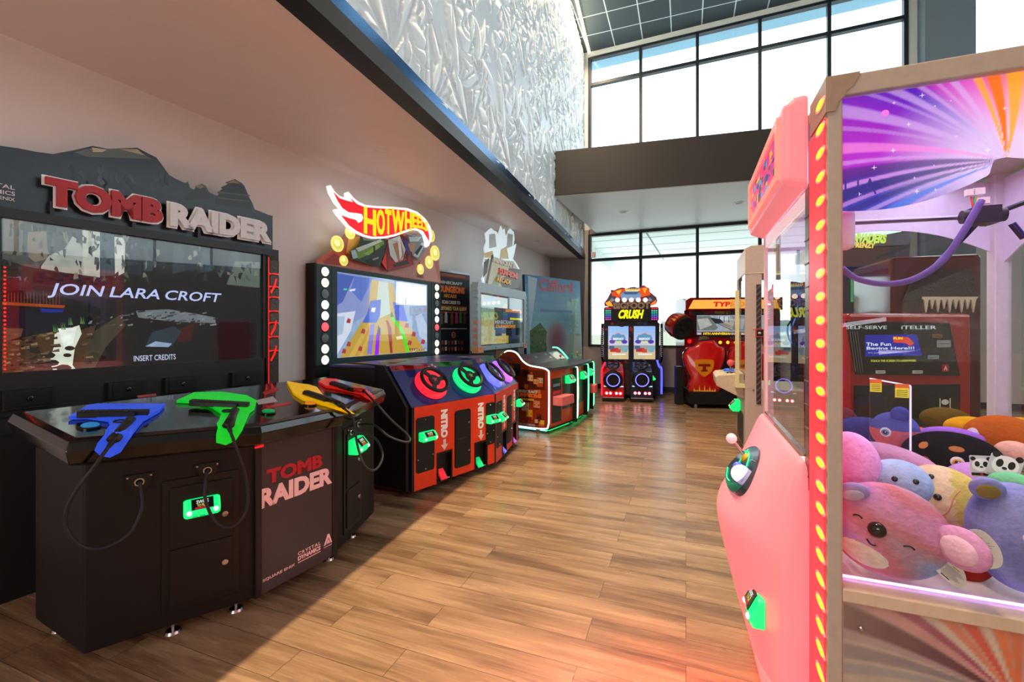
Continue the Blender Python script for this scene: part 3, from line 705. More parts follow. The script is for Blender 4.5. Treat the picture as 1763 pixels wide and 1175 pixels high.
# ---- screen tower
TA, TB = V((-2.865, 2.544, 0)), V((-2.116, 3.843, 0)); T = Plane(TA, TB-TA); TL = (TB-TA).length
tw = thing('arcade_screen_tower', (TA+TB)/2, math.atan2(T.X.y, T.X.x), 'tall black screen tower with mountain header board and red cracked stone side pillar', 'arcade screen')
z0s, z1s = 1.25, 2.125
b = MB(S(26, 26, 28), 'powder'); b.rect(T, -.22, 0, TL+.02, 1.2, -.10, -.01); b.rect(T, -.05, 0, TL-.1, .9, -.01, .12); b.build('cabinet_body', tw)
b = MB(S(30, 33, 36), 'satin')
b.rect(T, -.22, z1s, TL+.125, z1s+.055, -.10, .03); b.rect(T, -.22, 1.0, TL+.01, z0s, -.10, .012); b.rect(T, TL-.002, z0s, TL+.03, z1s, -.1, .012); b.rect(T, -.22, z0s, -.005, z1s, -.1, .012)
b.build('screen_frame', tw, bevel=.004)
# picture on the screen: jungle ruin and a painted-in reflection, all flat shapes on one panel
b = MB(S(10, 20, 26), 'screen'); b.rect(T, 0, z0s, TL, z1s, -.03, -.01, S(8, 13, 17))
def pic(pts, c, d, m_='screen'): b.prism(T, px(T, pts, -.01+d*.0006), -.0102+d*.0006, -.01+d*.0006, c, m_)
random.seed(3)
jit = lambda pts, a=3: [(u+random.uniform(-a, a), v+random.uniform(-a, a)) for u, v in pts]
pic([(4, 374), (190, 400), (190, 470), (120, 470), (60, 462), (4, 450)], S(58, 62, 60), 1)
pic([(6, 376), (40, 381), (38, 440), (6, 436)], S(96, 88, 76), 2); pic([(48, 400), (80, 398), (82, 446), (60, 452), (46, 440)], S(112, 98, 84), 2)
pic(jit([(70, 462), (85, 440), (110, 432), (128, 405), (142, 420), (142, 474), (110, 470)]), S(150, 154, 146), 3)
pic(jit([(4, 448), (60, 462), (110, 476), (190, 482), (190, 496), (4, 480)]), S(18, 14, 14), 4)
pic([(142, 396), (172, 400), (172, 478), (142, 474)], S(172, 174, 164), 3); pic([(197, 408), (216, 410), (214, 470), (198, 478)], S(186, 186, 178), 3)  # narrow pale strip: a glass reflection painted into the picture
pic([(172, 400), (197, 404), (197, 474), (172, 476)], S(48, 66, 78), 2)
for k in range(9):
    u = 222+k*25; pic(jit([(u, 412+k*2.5), (u+15, 414+k*2.5), (u+20, 470), (u-4, 468)], 5), [S(24, 36, 46), S(40, 54, 66), S(16, 24, 32), S(34, 46, 58)][k % 4], 2)
pic([(405, 450), (447, 452), (447, 496), (390, 490)], S(86, 96, 88), 3)
pic([(4, 500), (112, 508), (112, 528), (4, 524)], S(30, 18, 14), 2); pic([(4, 520), (112, 526), (110, 531), (4, 525)], S(150, 64, 18), 3)
for k in range(18): u = 8+k*5.5; pic([(u, 524-random.uniform(10, 26)), (u+1.5, 524-20), (u+1.5, 524), (u, 524)], S(96, 50, 34), 3)
pic([(4, 490), (40, 470), (60, 500), (30, 522), (4, 520)], S(60, 8, 12), 2)
pic([(4, 531), (130, 540), (120, 560), (60, 580), (4, 590)], S(12, 16, 30), 2); pic([(70, 532), (110, 533), (108, 538), (72, 538)], S(20, 40, 140), 3)
pic([(4, 590), (70, 575), (135, 570), (165, 560), (150, 640), (4, 647)], S(66, 46, 30), 3); pic([(6, 565), (40, 566), (36, 580), (6, 590)], S(92, 60, 42), 3)
pic(jit([(96, 574), (136, 562), (140, 575), (128, 600), (124, 628), (134, 640), (96, 643), (84, 625), (92, 600)], 2), S(216, 222, 205), 4)
pic([(100, 566), (132, 564), (126, 590), (110, 600)], S(235, 240, 232), 5)
for u, v, r in ((82, 612, 9), (120, 600, 6), (90, 625, 8), (116, 612, 5), (110, 634, 9), (60, 605, 6), (64, 628, 8), (46, 638, 6), (50, 600, 5)): pic([(u+r*1.5*math.cos(q), v+r*.7*math.sin(q)) for q in np.linspace(0, 6, 9)], S(34, 28, 24), 6)
for u, v in ((92, 572), (106, 568), (118, 560), (138, 558)):
    for k in range(4): pic([(u+k*2, v), (u+k*2+random.uniform(-4, 4), v-13), (u+k*2+1.6, v)], S(90, 130, 70), 6)
pic(jit([(150, 580), (205, 545), (215, 560), (180, 600), (160, 640), (140, 636)], 3), S(56, 52, 40), 4)
pic(jit([(235, 537), (290, 534), (340, 540), (372, 548), (370, 556), (300, 555), (240, 548)], 2), S(104, 110, 116), 3)
pic([(250, 596), (262, 572), (300, 562), (312, 572), (296, 597)], S(34, 48, 62), 4); pic([(250, 597), (268, 588), (296, 592), (290, 598)], S(140, 160, 190), 5)
for k in range(170):
    u, v = random.uniform(6, 445), random.uniform(385, 480)
    if v > 376+u*.13: pic([(u, v), (u+random.uniform(1, 7), v+random.uniform(-5, 3)), (u+random.uniform(2, 9), v+random.uniform(3, 16)), (u+random.uniform(-3, 3), v+random.uniform(4, 14))], random.choice([S(20, 26, 28), S(34, 44, 48), S(70, 76, 72), S(110, 108, 98), S(46, 50, 52), S(14, 18, 20)]), 5)
for k in range(150):
    u, v = random.uniform(6, 150), random.uniform(572, 642); l = random.uniform(4, 16)
    if not (92 < u < 140): pic([(u, v), (u+l, v-random.uniform(0, 4)), (u+l*1.1, v+1.5), (u+1, v+2.2)], random.choice([S(40, 30, 22), S(96, 74, 52), S(130, 106, 78), S(26, 20, 18), S(70, 50, 34)]), 6)
for k in range(60):
    u, v = random.uniform(150, 370), random.uniform(536, 560); l = random.uniform(3, 14); pic([(u, v), (u+l, v-2), (u+l, v+1), (u+1, v+2)], random.choice([S(70, 74, 78), S(120, 124, 126), S(30, 34, 40), S(20, 22, 26)]), 6)
pic([(300, 570), (335, 556), (330, 585), (308, 590)], S(56, 10, 16), 3)
a0, c0, a1, c1 = box4(T, 78, 491, 384, 523, 0); b.text(T, 'JOIN LARA CROFT', a0+.02, (T.hit(78, 515)[1]+T.hit(384, 524)[1])/2, a1-.02, (T.hit(90, 488)[1]+T.hit(384, 505)[1])/2, -.0048, -.0044, S(190, 200, 250), 'clearscreen', bold=.012, shear=.25, wordsp=.75)
a0, c0, a1, c1 = box4(T, 231, 609, 303, 620, 0); b.text(T, 'INSERT CREDITS', a0, c0+.004, a1, c0+.042, -.0048, -.0044, S(200, 205, 235), 'clearscreen', bold=.006)
o = b.build('screen', tw); o['label'] = 'lit screen showing a dark jungle path with white title text'
MB((1, 1, 1), 'glass').rect(T, 0, z0s, TL, z1s, .002, .006).build('screen_glass', tw)
b = MB(S(255, 30, 40), 'glow2')
for k in range(26):
    z = z0s+.02+k*.023; q = T.pt(.012, z, -.002); b.ball(q, .005, .005, .005, n=8, k=5)
b.build('red_light_row', tw)
# side pillar: cracked stone with red light in the cracks
b = MB(S(70, 66, 64), 'rock'); b.rect(T, TL+.03, .95, TL+.125, z1s, -.1, .03)
zz = 2.09
for k in range(7):
    h = [.13, .11, .09, .12, .10, .12, .12][k]; w_ = .06
    b.prism(T, [(TL+.045, zz-h+.012), (TL+.118, zz-h+.02), (TL+.121, zz-.01), (TL+.075, zz-.004), (TL+.042, zz-.016)], .03, .044, S(96, 92, 92), 'rock'); zz -= h
p_ = b.build('stone_pillar', tw); p_['label'] = 'carved dark stone side pillar'
b = MB(S(235, 22, 16), 'glow1')
b.rect(T, TL+.031, .98, TL+.037, z1s-.02, .03, .034)
zz = 2.09
for h in (.13, .11, .09, .12, .10, .12, .12):
    zz -= h; b.prism(T, [(TL+.034, zz+.0), (TL+.07, zz+.008), (TL+.12, zz+.004), (TL+.12, zz+.014), (TL+.07, zz+.02), (TL+.034, zz+.012)], .03, .036)
for z in (1.86, 1.5, 1.28): b.prism(T, [(TL+.05, z-.06), (TL+.085, z), (TL+.1, z+.07), (TL+.09, z+.07), (TL+.07, z+.005), (TL+.04, z-.05)], .044, .047)
b.build('glowing_cracks', p_)
# speaker boxes under the screen
for u0, v0, u1, v1 in ((4, 693, 96, 722), (187, 669, 253, 693), (285, 656, 343, 676), (400, 647, 450, 662)):
    a0, c1 = T.hit(u0, v0, .05); a1, c0 = T.hit(u1, v1, .05); c1 = max(c1, T.hit(u1, v0, .05)[1]); z = 1.10
    b = MB(S(16, 16, 17), 'satin'); b.rect(T, a0, z-.06, a1, z+.05, .0, .05); b.rect(T, a0+.02, z-.045, a1-.02, z+.035, .05, .056, S(9, 9, 9))
    b.cyl(T.pt((a0+a1)/2, z, .056), T.pt((a0+a1)/2, z, .068), .017, .012, n=14, col=S(90, 90, 95), mat='metal'); b.build('sensor_box', tw, bevel=.004)
# header board: mountain and temple skyline
hd = T.off(-.03); HB = z1s+.055
sky = [(0, 252), (30, 256), (60, 262), (90, 266), (128, 259), (158, 252), (185, 257), (212, 256), (235, 255), (250, 263), (268, 272), (280, 288), (290, 302), (302, 309), (318, 316), (322, 313), (326, 324), (334, 328), (338, 320), (346, 317), (352, 320), (359, 332), (372, 338), (378, 334), (374, 332), (383, 325), (380, 323), (392, 317), (388, 314), (403, 309), (415, 316), (419, 320), (424, 331), (428, 341), (433, 350), (437, 361), (450, 366), (462, 371), (468, 372)]
top = px(hd, sky); b = MB(S(34, 48, 56), 'print'); aend = top[-1][0]
b.prism(hd, [(-.2, HB), (aend, HB)]+top[::-1]+[(-.2, top[0][1])], 0, .012)
def hp(pts, c, d=1): b.prism(hd, px(hd, pts, .012), .012, .012+.0007*d, c, 'print')
random.seed(5)
hp([(128, 262), (158, 255), (235, 258), (262, 274), (200, 272), (150, 270)], S(86, 96, 92)); hp([(158, 254), (184, 258), (176, 262), (160, 262)], S(190, 180, 150), 2); hp([(205, 257), (236, 257), (250, 268), (226, 262)], S(170, 160, 132), 2)
for k in range(22):
    u = random.uniform(120, 285); v = 272+random.uniform(0, 36)+max(0, u-230)*.4; hp([(u, v), (u+random.uniform(5, 14), v+random.uniform(8, 18)), (u+4, v+20), (u-4, v+10)], random.choice([S(52, 66, 74), S(44, 56, 62), S(62, 78, 84), S(26, 36, 42)]), 1+k % 3)
hp([(322, 335), (340, 322), (352, 323), (362, 340), (360, 344), (318, 344)], S(26, 28, 28)); hp([(334, 321), (346, 318), (353, 322), (344, 325)], S(120, 108, 84), 2)
hp([(372, 340), (383, 326), (403, 311), (416, 318), (432, 350), (434, 360), (370, 352)], S(20, 26, 28)); hp([(388, 316), (403, 310), (414, 317), (402, 315)], S(140, 118, 80), 2)
for v in (330, 340): hp([(374, v), (430, v+6), (430, v+8), (374, v+2)], S(70, 72, 64), 2)
hp([(150, 300), (330, 345), (460, 385), (466, 414), (250, 380), (120, 330)], S(24, 40, 48), 1)
for k in range(3): b.text(hd, ['CRYSTAL', 'DYNAMICS', 'SQUARE ENIX'][k], -.12, HB+.115-.035*k, .055, HB+.138-.035*k, .012, .0135, S(215, 215, 215), 'print', bold=.01)
o = b.build('header_board', tw); o['label'] = 'printed header board cut out along a mountain and temple skyline'
lp = T.off(.045)
def letters(txt, u0, v0, u1, v1, u2, v2, u3, v3, col, name, mat):
    """u0v0 top-left, u1v1 top-right, u2v2 bottom-right, u3v3 bottom-left"""
    a0 = lp.hit(u3, v3)[0]; a1 = lp.hit(u2, v2)[0]; c0 = (lp.hit(u2, v2)[1]+lp.hit(u3, v3)[1])/2; c1 = (lp.hit(u0, v0)[1]+lp.hit(u1, v1)[1])/2
    b = MB(col, mat); b.text(lp, txt, a0, c0, a1, c1, -.012, .012, col, mat, bold=.06)
    k = .012; b.text(lp, txt, a0-k, c0-k, a1+k, c1+k, -.02, -.012, S(245, 245, 250), 'print', bold=.10)
    o = b.build(name, tw); return o
o = letters('TOMB', 66, 302, 278, 344, 280, 380, 78, 360, S(176, 14, 24), 'header_lettering', 'satin'); o['label'] = 'raised red letters with white edge'
o = letters('RAIDER', 290, 350, 467, 384, 467, 416, 292, 392, S(225, 225, 230), 'header_lettering', 'satin'); o['label'] = 'raised white letters'
for a in (.2, .6, 1.0): b = MB(S(30, 30, 30), 'satin'); b.obox(T.pt(a, HB+.04, .002), T.X*.01, T.Z*.04, T.N*.02); b.build('header_bracket', tw)
# ================================================================ HOT WHEELS driving game
hx = V((.454, .891, 0)); hy = V((-.891, .454, 0)); H0 = V((-.189, 4.84, 0)); HL = lambda x, y, z=0: H0 + hx*x + hy*y + V((0, 0, z))
hot = thing('arcade_driving_game', H0, math.atan2(hx.y, hx.x), 'orange fronted driving game with four steering wheels and a flame shaped sign', 'arcade game')
ORG = S(236, 64, 26); NAVY = S(28, 44, 120)
QL, QR = V((*HL(-1.066, .242).xy, 0)), V((*HL(1.03, .235).xy, 0))
gL = Plane(QL, H0-QL); gR = Plane(H0, QR-H0); LL, LR = (H0-QL).length, (QR-H0).length
# body
b = MB(S(14, 14, 16), 'powder')
back = [HL(1.0, 1.2), HL(-1.12, 1.2)]
b.poly([QL-gL.N*.03, H0-V((.0, 0, 0))-gL.N*.0+hy*.03, QR-gR.N*.03]+back, .06, .80)
in_ = .34
mid = H0+hy*.36
tl, tm, tr = QL-gL.N*in_+gL.X*.0, mid, QR-gR.N*in_
b.poly([tl, tm, tr]+back, .80, 1.13); b.build('cabinet_body', hot)
b = MB(S(12, 12, 14), 'powder')          # side cheeks follow the slanted dash
for pl, a, s in ((gL, -.03, 1), (gR, LR+.0, 1)):
    sp = Plane(pl.pt(a, 0, 0), -pl.N); b.prism(sp, [(-.0, .07), (.98, .07), (.98, 1.16), (in_+.0, 1.16), (-.0, .81)], -.03, 0); b.build('side_panel', hot); b = MB(S(12, 12, 14), 'powder')
# flat printed ledge up to the screen
b = MB(S(60, 66, 120), 'print'); b.poly([tl, tm, tr]+back, 1.13, 1.15)
random.seed(9)
for k in range(46):
    x, y = random.uniform(-.95, .9), random.uniform(.42, 1.15); p = HL(x, y); c = random.choice([S(90, 120, 190), S(150, 60, 70), S(180, 190, 220), S(40, 50, 110), S(110, 60, 140), S(60, 130, 120)])
    a = random.uniform(0, 3.1); r = random.uniform(.04, .14); b.poly([p+V((math.cos(a+q)*r, math.sin(a+q)*r*.6, 0)) for q in (0, 1.8, 3.3, 4.9)], 1.15, 1.1512, c)
o = b.build('top_ledge', hot); o['label'] = 'printed multicoloured ledge below the screen'
# slanted blue dash panels
def dash(pl, L, i):
    sl = (V((0, 0, .35)) - pl.N*in_).normalized(); d = Plane(pl.pt(0, .80, .0), pl.X, sl); h = math.hypot(.35, in_)
    k0, k1 = (0, 0.0) if i == 0 else (.0, 0)
    b = MB(NAVY, 'print')
    if i == 0: q = [(0, 0), (L, 0), (L+.06, h), (0, h)]
    else: q = [(0, 0), (L, 0), (L, h), (-.06, h)]
    b.prism(d, q, -.02, .004)
    b.rect(d, .005, h*.86, L*.42, h*.985, .004, .006, S(168, 24, 30)); b.rect(d, L*.42, h*.86, L*.98, h*.985, .004, .006, S(30, 110, 40))
    for r in range(2):
        for k in range(5): b.rect(d, L*.40+k*.026, h*.86+r*.026, L*.40+k*.026+.024, h*.86+r*.026+.024, .006, .007, [S(190, 190, 190), S(50, 80, 170), S(170, 40, 40)][(k+r) % 3])
    b.rect(d, .02, h*.88, .085, h*.97, .006, .007, S(20, 20, 24)); b.text(d, 'P1', .03, h*.895, .075, h*.955, .007, .008, S(190, 40, 40), 'print', bold=.02)
    b.rect(d, L*.66, h*.88, L*.72, h*.97, .006, .007, S(16, 16, 18)); b.text(d, 'P2', L*.665, h*.895, L*.715, h*.955, .007, .008, S(60, 150, 60), 'print', bold=.02)
    for k in range(8): a = random.uniform(.05, L-.2); z = random.uniform(.03, .2); b.prism(d, [(a, z), (a+.12, z+.05), (a+.14, z+.05), (a+.015, z)], .004, .0052, S(50, 78, 170))
    if i == 1:
        for k in range(9): a = L*.12+k*.05; b.prism(d, [(a, .03), (a+.05, .16), (a+.065, .16), (a+.03, .05)], .004, .0055, S(150, 190, 230))
    o = b.build('dash_panel', hot); o['label'] = 'slanted blue dash panel'
    return d, h
def wheel(d, a, h, col, nm):
    b = MB(col, 'glow1'); O = d.pt(a, h, 0); n = d.N
    b.lathe(O, n, [(.145, 0), (.165, .012), (.168, .03), (.16, .05), (.125, .062), (.0, .062)], n=36); g = b.build('light_ring', hot, smooth='auto'); g['label'] = nm+' glowing ring under the steering wheel'
    b = MB(S(16, 16, 18), 'satin'); C = O+n*.10; b.torus(C, n, .135, .018, n=40, k=10); b.lathe(C-n*.04, n, [(.03, -.02), (.035, .02), (.062, .03), (.06, .042), (0, .044)], n=24)
    for q in (.1, 2.1, 4.2): v = d.X*math.cos(q)+d.Z*math.sin(q); s_ = n.cross(v); b.obox(C+v*.09-n*.006, v*.05, s_*.022, n*.006)
    w = b.build('steering_wheel', hot, smooth='auto')
    w['label'] = 'black steering wheel over the '+nm+' ring'
    b = MB(col, 'print'); e = Plane(C+n*.005, d.X, d.Z); st = []
    for k in range(10): r = .034 if k % 2 == 0 else .015; st.append((r*math.sin(k*math.pi/5), r*math.cos(k*math.pi/5)))
    b.prism(e, st, 0, .0015, S(200, 30, 40) if nm == 'red' else S(130, 190, 70) if nm == 'green' else S(120, 140, 220)); b.build('wheel_badge', w)
dL, hh_ = dash(gL, LL, 0); dR, _ = dash(gR, LR, 1)
COLS = ((dL, LL*.30, S(250, 40, 60), 'red'), (dL, LL*.74, S(20, 225, 130), 'green'), (dR, LR*.26, S(110, 120, 255), 'blue'), (dR, LR*.72, S(200, 110, 250), 'purple'))
for d, a, c, nm in COLS: wheel(d, a, hh_*.42, c, nm)
# orange front panels
def front(pl, L, i):
    f = pl.off(.0); wells = [(L*.345, .20), (L*.80, .20)]
    b = MB(ORG, 'satin')
    # panel built around the two pedal openings
    ws = [(w-.085, w+.085) for w, _ in wells]; z0, zt = .07, .80
    xs_ = [.02]+[e for w in ws for e in w]+[L-.01]
    for k in range(0, len(xs_), 2): b.rect(f, xs_[k], z0+(-.015 if k == 0 else 0), xs_[k+1], zt, 0, .012)
    for w in ws: b.rect(f, w[0], .33, w[1], zt, 0, .012)
    o = b.build('front_panel', hot); o['label'] = 'bright orange front panel'
    for w, (c, nm) in zip(ws, [(COLS[2*i][2], COLS[2*i][3]), (COLS[2*i+1][2], COLS[2*i+1][3])]):
        b = MB(S(12, 12, 13), 'satin')
        for a0, c0, a1, c1 in ((w[0]-.012, .06, w[0]+.006, .342), (w[1]-.006, .06, w[1]+.012, .342), (w[0]+.006, .324, w[1]-.006, .342)): b.rect(f, a0, c0, a1, c1, -.05, .018)
        b.rect(f, w[0], .06, w[1], .075, -.05, .018); o = b.build('pedal_well', hot)
        b = MB(c, 'softglow'); m_ = (w[0]+w[1])/2; b.obox(f.pt(m_-.02, .13, -.005), f.X*.036, (f.Z*.045-f.N*.04), (f.N*.006+f.Z*.006)); p_ = b.build('pedal', hot); p_['label'] = nm+' lit pedal'
        b = MB(S(230, 230, 210), 'print'); b.rect(f, m_-.02, .082, m_+.06, .088, .018, .02); b.build('pedal_sticker', hot)
        t = f.off(.013).turned(); xa = (w[0]+w[1])/2-.0
        b = MB(S(235, 215, 212), 'print'); b.text(t, 'NITRO', -.735, xa-.045, -.47, xa+.04, -.001, .0005, bold=.07)
        b.prism(f, [(xa-.016, .455), (xa+.016, .455), (xa+.016, .405), (xa+.045, .405), (xa, .352), (xa-.045, .405), (xa-.016, .405)], .0125, .0137)
        o = b.build('nitro_marking', hot); o['label'] = 'pale NITRO lettering with a downward arrow'
    dr = [(.04, .205, .25, .70), (L*.47, .15, L*.655, .69), (L*.865, .28, L*.99, .72)]
    for k, (a0, c0, a1, c1) in enumerate(dr):
        b = MB(S(20, 21, 22), 'powder'); b.rect(f, a0, c0, a1, c1, .012, .018, r=.025)
        if k == 1: b.rect(f, a0-.008, c0-.01, a1+.008, c1+.01, .012, .015, S(12, 12, 12), r=.03); b.rect(f, a0+.03, (c0+c1)/2, a1-.03, (c0+c1)/2+.006, .018, .02, S(60, 60, 62))
        for a, c in ((a0+.02, c0+.12), (a1-.02, c0+.14), ((a0+a1)/2, c0+.025), ((a0+a1)/2, c1-.025)) if k != 1 else (): screw(b, f, a, c, d=.018, r=.008)
        b.build('access_door', hot)
        if k == 1:
            for c in (c0+.14, c1-.12): lock(hot, f, a1-.03, c, .018, .01)
        else: card_reader(hot, f, (a0+a1)/2+.005, c1-.17, w=.17 if k == 0 else .15, h=.085, d=.018, dep=.08)
front(gL, LL, 0); front(gR, LR, 1)
for pl, x in ((gL, .006), (gR, -.0), (gR, LR-.01)): b = MB(S(13, 13, 14), 'satin'); b.rect(pl, x-.014, .06, x+.014, .80, -.02, .016); b.build('corner_post', hot)
for x, y in ((-.9, .4), (-.1, .2), (.8, .4), (.9, 1.1), (-1.0, 1.1)):
    b = MB(S(180, 180, 182), 'metal'); p = HL(x, y); b.cyl(p, p+UP*.012, .034, .028, n=16); b.cyl(p+UP*.012, p+UP*.08, .009, n=8); b.build('levelling_foot', hot, smooth='auto')
# ---- screen unit against the wall
k_ = 1.126; sA, sB = V((-1.653, 4.25, 0))*k_, V((-1.042, 5.55, 0))*k_; Q = Plane(sA, sB-sA); SL = (sB-sA).length
z0, z1 = H-51/F*4.25*k_, H+98/F*4.25*k_
m0, m1 = -.265, SL+.31
TEAL = S(38, 62, 68)
b = MB(S(14, 15, 17), 'powder'); b.rect(Q, m0-.0, 0, m1, z1+.06, -.13, -.01); b.rect(Q, m0+.2, 0, m1-.2, z0-.12, -.01, .3); b.build('screen_cabinet', hot)
b = MB(TEAL, 'satin'); b.rect(Q, m0, z0-.06, 0, z1+.05, -.01, .02); b.rect(Q, SL, z0-.06, m1, z1+.05, -.01, .02); b.rect(Q, 0, z1, SL, z1+.05, -.01, .02); b.rect(Q, 0, z0-.06, SL, z0, -.01, .02)
b.rect(Q, -.075, z0-.06, -.069, z1+.05, .02, .022, S(16, 20, 22)); b.rect(Q, SL+.075, z0-.06, SL+.081, z1+.05, .02, .022, S(16, 20, 22))
b.build('screen_frame', hot)
LC = [S(235, 250, 200), S(225, 245, 190), S(120, 140, 145), S(220, 240, 255), S(235, 225, 255), S(255, 90, 100), S(110, 130, 135), S(250, 240, 190), S(240, 250, 205)]
for x in (-.165, SL+.20):
    for k in range(9):
        lit = k not in (2, 6); z = z1-.02-k*(z1-z0+.0)/8.1; O = Q.pt(x, z, .018)
        b = MB(LC[k], 'glow2' if lit and k != 5 else ('glow1' if k == 5 else 'satin')); b.lathe(O, Q.N, [(.047, 0), (.047, .008), (.038, .02), (.02, .027), (0, .029)], n=20); b.torus(O+Q.N*.004, Q.N, .049, .005, n=20, k=6, col=S(20, 24, 26), mat='satin'); b.build('round_lamp', hot, smooth='auto')
# game picture
b = MB(S(150, 165, 200), 'screen'); b.rect(Q, 0, z0, SL, z1, -.005, .004, S(150, 172, 208))
def hpic(pts, c, d, m_='clearscreen'): b.prism(Q, px(Q, pts, .004+.0006*d), .004+.0006*d-.0005, .004+.0006*d, c, m_)
hpic([(578, 468), (660, 482), (628, 545), (600, 560), (578, 560)], S(140, 150, 205), 1); hpic([(578, 470), (610, 476), (590, 520), (578, 528)], S(80, 100, 180), 2); hpic([(610, 476), (642, 480), (622, 520), (604, 500)], S(96, 120, 200), 2)
hpic([(580, 540), (612, 536), (604, 570), (580, 612)], S(215, 220, 240), 2); hpic([(578, 545), (594, 545), (590, 575), (578, 580)], S(170, 190, 220), 3)
hpic([(640, 482), (676, 488), (684, 530), (732, 605), (585, 616), (632, 540)], S(196, 158, 66), 3)
hpic([(652, 484), (668, 487), (672, 540), (646, 552)], S(190, 200, 190), 4)
hpic([(632, 540), (638, 518), (656, 516), (654, 545), (648, 556), (624, 556)], S(60, 96, 200), 5); hpic([(676, 520), (694, 524), (702, 554), (682, 552)], S(70, 90, 210), 5); hpic([(640, 530), (647, 530), (645, 538), (639, 537)], S(240, 240, 245), 6)
for u0, u1, w in ((600, 640, 10), (618, 646, 6)): hpic([(u0, 615), (u1, 545), (u1+w*.5, 545), (u0+w, 614)], S(214, 170, 84), 4)
hpic([(632, 610), (638, 560), (645, 556), (640, 610)], S(130, 120, 220), 6); hpic([(645, 612), (648, 574), (654, 574), (652, 611)], S(150, 30, 245), 6); hpic([(649, 576), (651, 560), (655, 566), (655, 577)], S(60, 30, 110), 7)
hpic([(672, 609), (667, 562), (664, 552), (668, 552), (674, 566), (676, 608)], S(160, 60, 60), 6); hpic([(700, 607), (690, 570), (673, 548), (676, 545), (694, 568), (705, 606)], S(60, 235, 40), 6); hpic([(672, 546), (674, 536), (678, 546)], S(20, 120, 90), 7)
hpic([(682, 580), (692, 578), (694, 584), (683, 585)], S(240, 235, 190), 7)
hpic([(682, 485), (734, 493), (734, 526), (681, 525)], S(248, 250, 252), 5); hpic([(698, 515), (699, 515), (699, 526), (698, 526)], S(120, 130, 140), 6)
for u, v in ((600, 552), (625, 570), (620, 600), (600, 592), (700, 560), (712, 575), (728, 588), (705, 590), (592, 604)): hpic([(u-4, v+4), (u-1, v-4), (u+4, v-2), (u+3, v+5)], S(176, 60, 66), 7)
hpic([(715, 545), (726, 540), (735, 560), (735, 590), (722, 580)], S(190, 205, 235), 4)
for k in range(7): hpic([(704+k*4, 600), (708+k*4, 600), (706+k*4, 605)], S(120, 70, 60), 6)
hpic([(592, 497), (598, 497), (597, 500), (591, 500)], S(70, 220, 170), 7); hpic([(602, 499), (612, 497), (611, 501), (602, 502)], S(230, 235, 245), 7)
o = b.build('screen', hot); o['label'] = 'lit screen showing toy cars racing down an orange bowling lane'
MB((1, 1, 1), 'glass').rect(Q, 0, z0, SL, z1, .012, .016).build('screen_glass', hot)
# ---- printed backing board above the screen, coins and the flame sign
tb = Q.off(-.02)
prof = px(tb, [(543, 449), (556, 440), (569, 431), (585, 418), (592, 404), (600, 396), (640, 396), (730, 404), (738, 412), (742, 425), (748, 438), (753, 448), (757, 488)])
b = MB(S(196, 116, 100), 'print'); zb_ = z1+.05
b.prism(tb, [(prof[0][0], zb_), (prof[-1][0], zb_)]+prof[::-1][1:], 0, .02)
def tp(pts, c, d=1, m_='print'): b.prism(tb, px(tb, pts, .02), .02, .02+.0008*d, c, m_)
tp([(543, 450), (572, 432), (590, 415), (600, 440), (560, 452)], S(200, 90, 60)); tp([(556, 452), (575, 436), (600, 452), (600, 458), (560, 455)], S(160, 60, 50), 2); tp([(600, 410), (620, 408), (612, 440), (596, 436)], S(250, 190, 90), 2)
tp([(725, 420), (738, 412), (744, 440), (756, 486), (716, 480)], S(206, 150, 140)); tp([(640, 440), (720, 440), (730, 480), (640, 470)], S(190, 130, 120), 1)
b.build('backing_board', hot)
for u, v, rx, ry in ((581, 420, 13, 14), (592, 449, 9, 9), (603, 401, 12, 11), (739, 452, 8, 11), (749, 436, 7, 13), (724, 464, 6, 9), (742, 406, 7, 11)):
    a, c = tb.hit(u, v, .03); r = (tb.hit(u, v-ry, .03)[1]-tb.hit(u, v+ry, .03)[1])/2
    b = MB(S(235, 225, 120), 'backlit'); b.prism(tb, ellip(a, c, r), .022, .034); b.prism(tb, ellip(a, c, r*.72), .034, .037, S(205, 200, 90)); b.prism(tb, ellip(a-.01, c+.01, r*.45), .037, .039, S(240, 238, 160)); b.build('printed_coin', hot)
# painted car fronts under the sign
cp = Q.off(.05)
def carart(outline, blobs, lab, base):
    b = MB(base, 'print'); b.prism(cp, px(cp, outline), 0, .02)
    for k, (pts, c) in enumerate(blobs): b.prism(cp, px(cp, pts, .02), .02, .0206+.0006*k, c, 'print')
    o = b.build('car_artwork', hot); o['label'] = lab
carart([(602, 434), (618, 420), (620, 406), (660, 408), (664, 424), (656, 446), (652, 459), (640, 458), (620, 452), (606, 448)],
  [([(606, 440), (622, 424), (660, 414), (662, 420), (640, 436), (618, 446)], S(110, 160, 60)), ([(612, 428), (655, 412), (658, 416), (618, 434)], S(200, 215, 210)), ([(604, 432), (612, 430), (616, 444), (608, 446)], S(170, 205, 225)), ([(626, 438), (652, 420), (654, 426), (634, 440)], S(150, 190, 90)), ([(630, 448), (654, 440), (650, 458), (634, 454)], S(30, 36, 30)), ([(625, 406), (650, 408), (648, 416), (624, 414)], S(120, 130, 100)), ([(640, 446), (652, 442), (651, 446), (642, 449)], S(150, 160, 150))], 'painted green and silver car front', S(46, 66, 52))
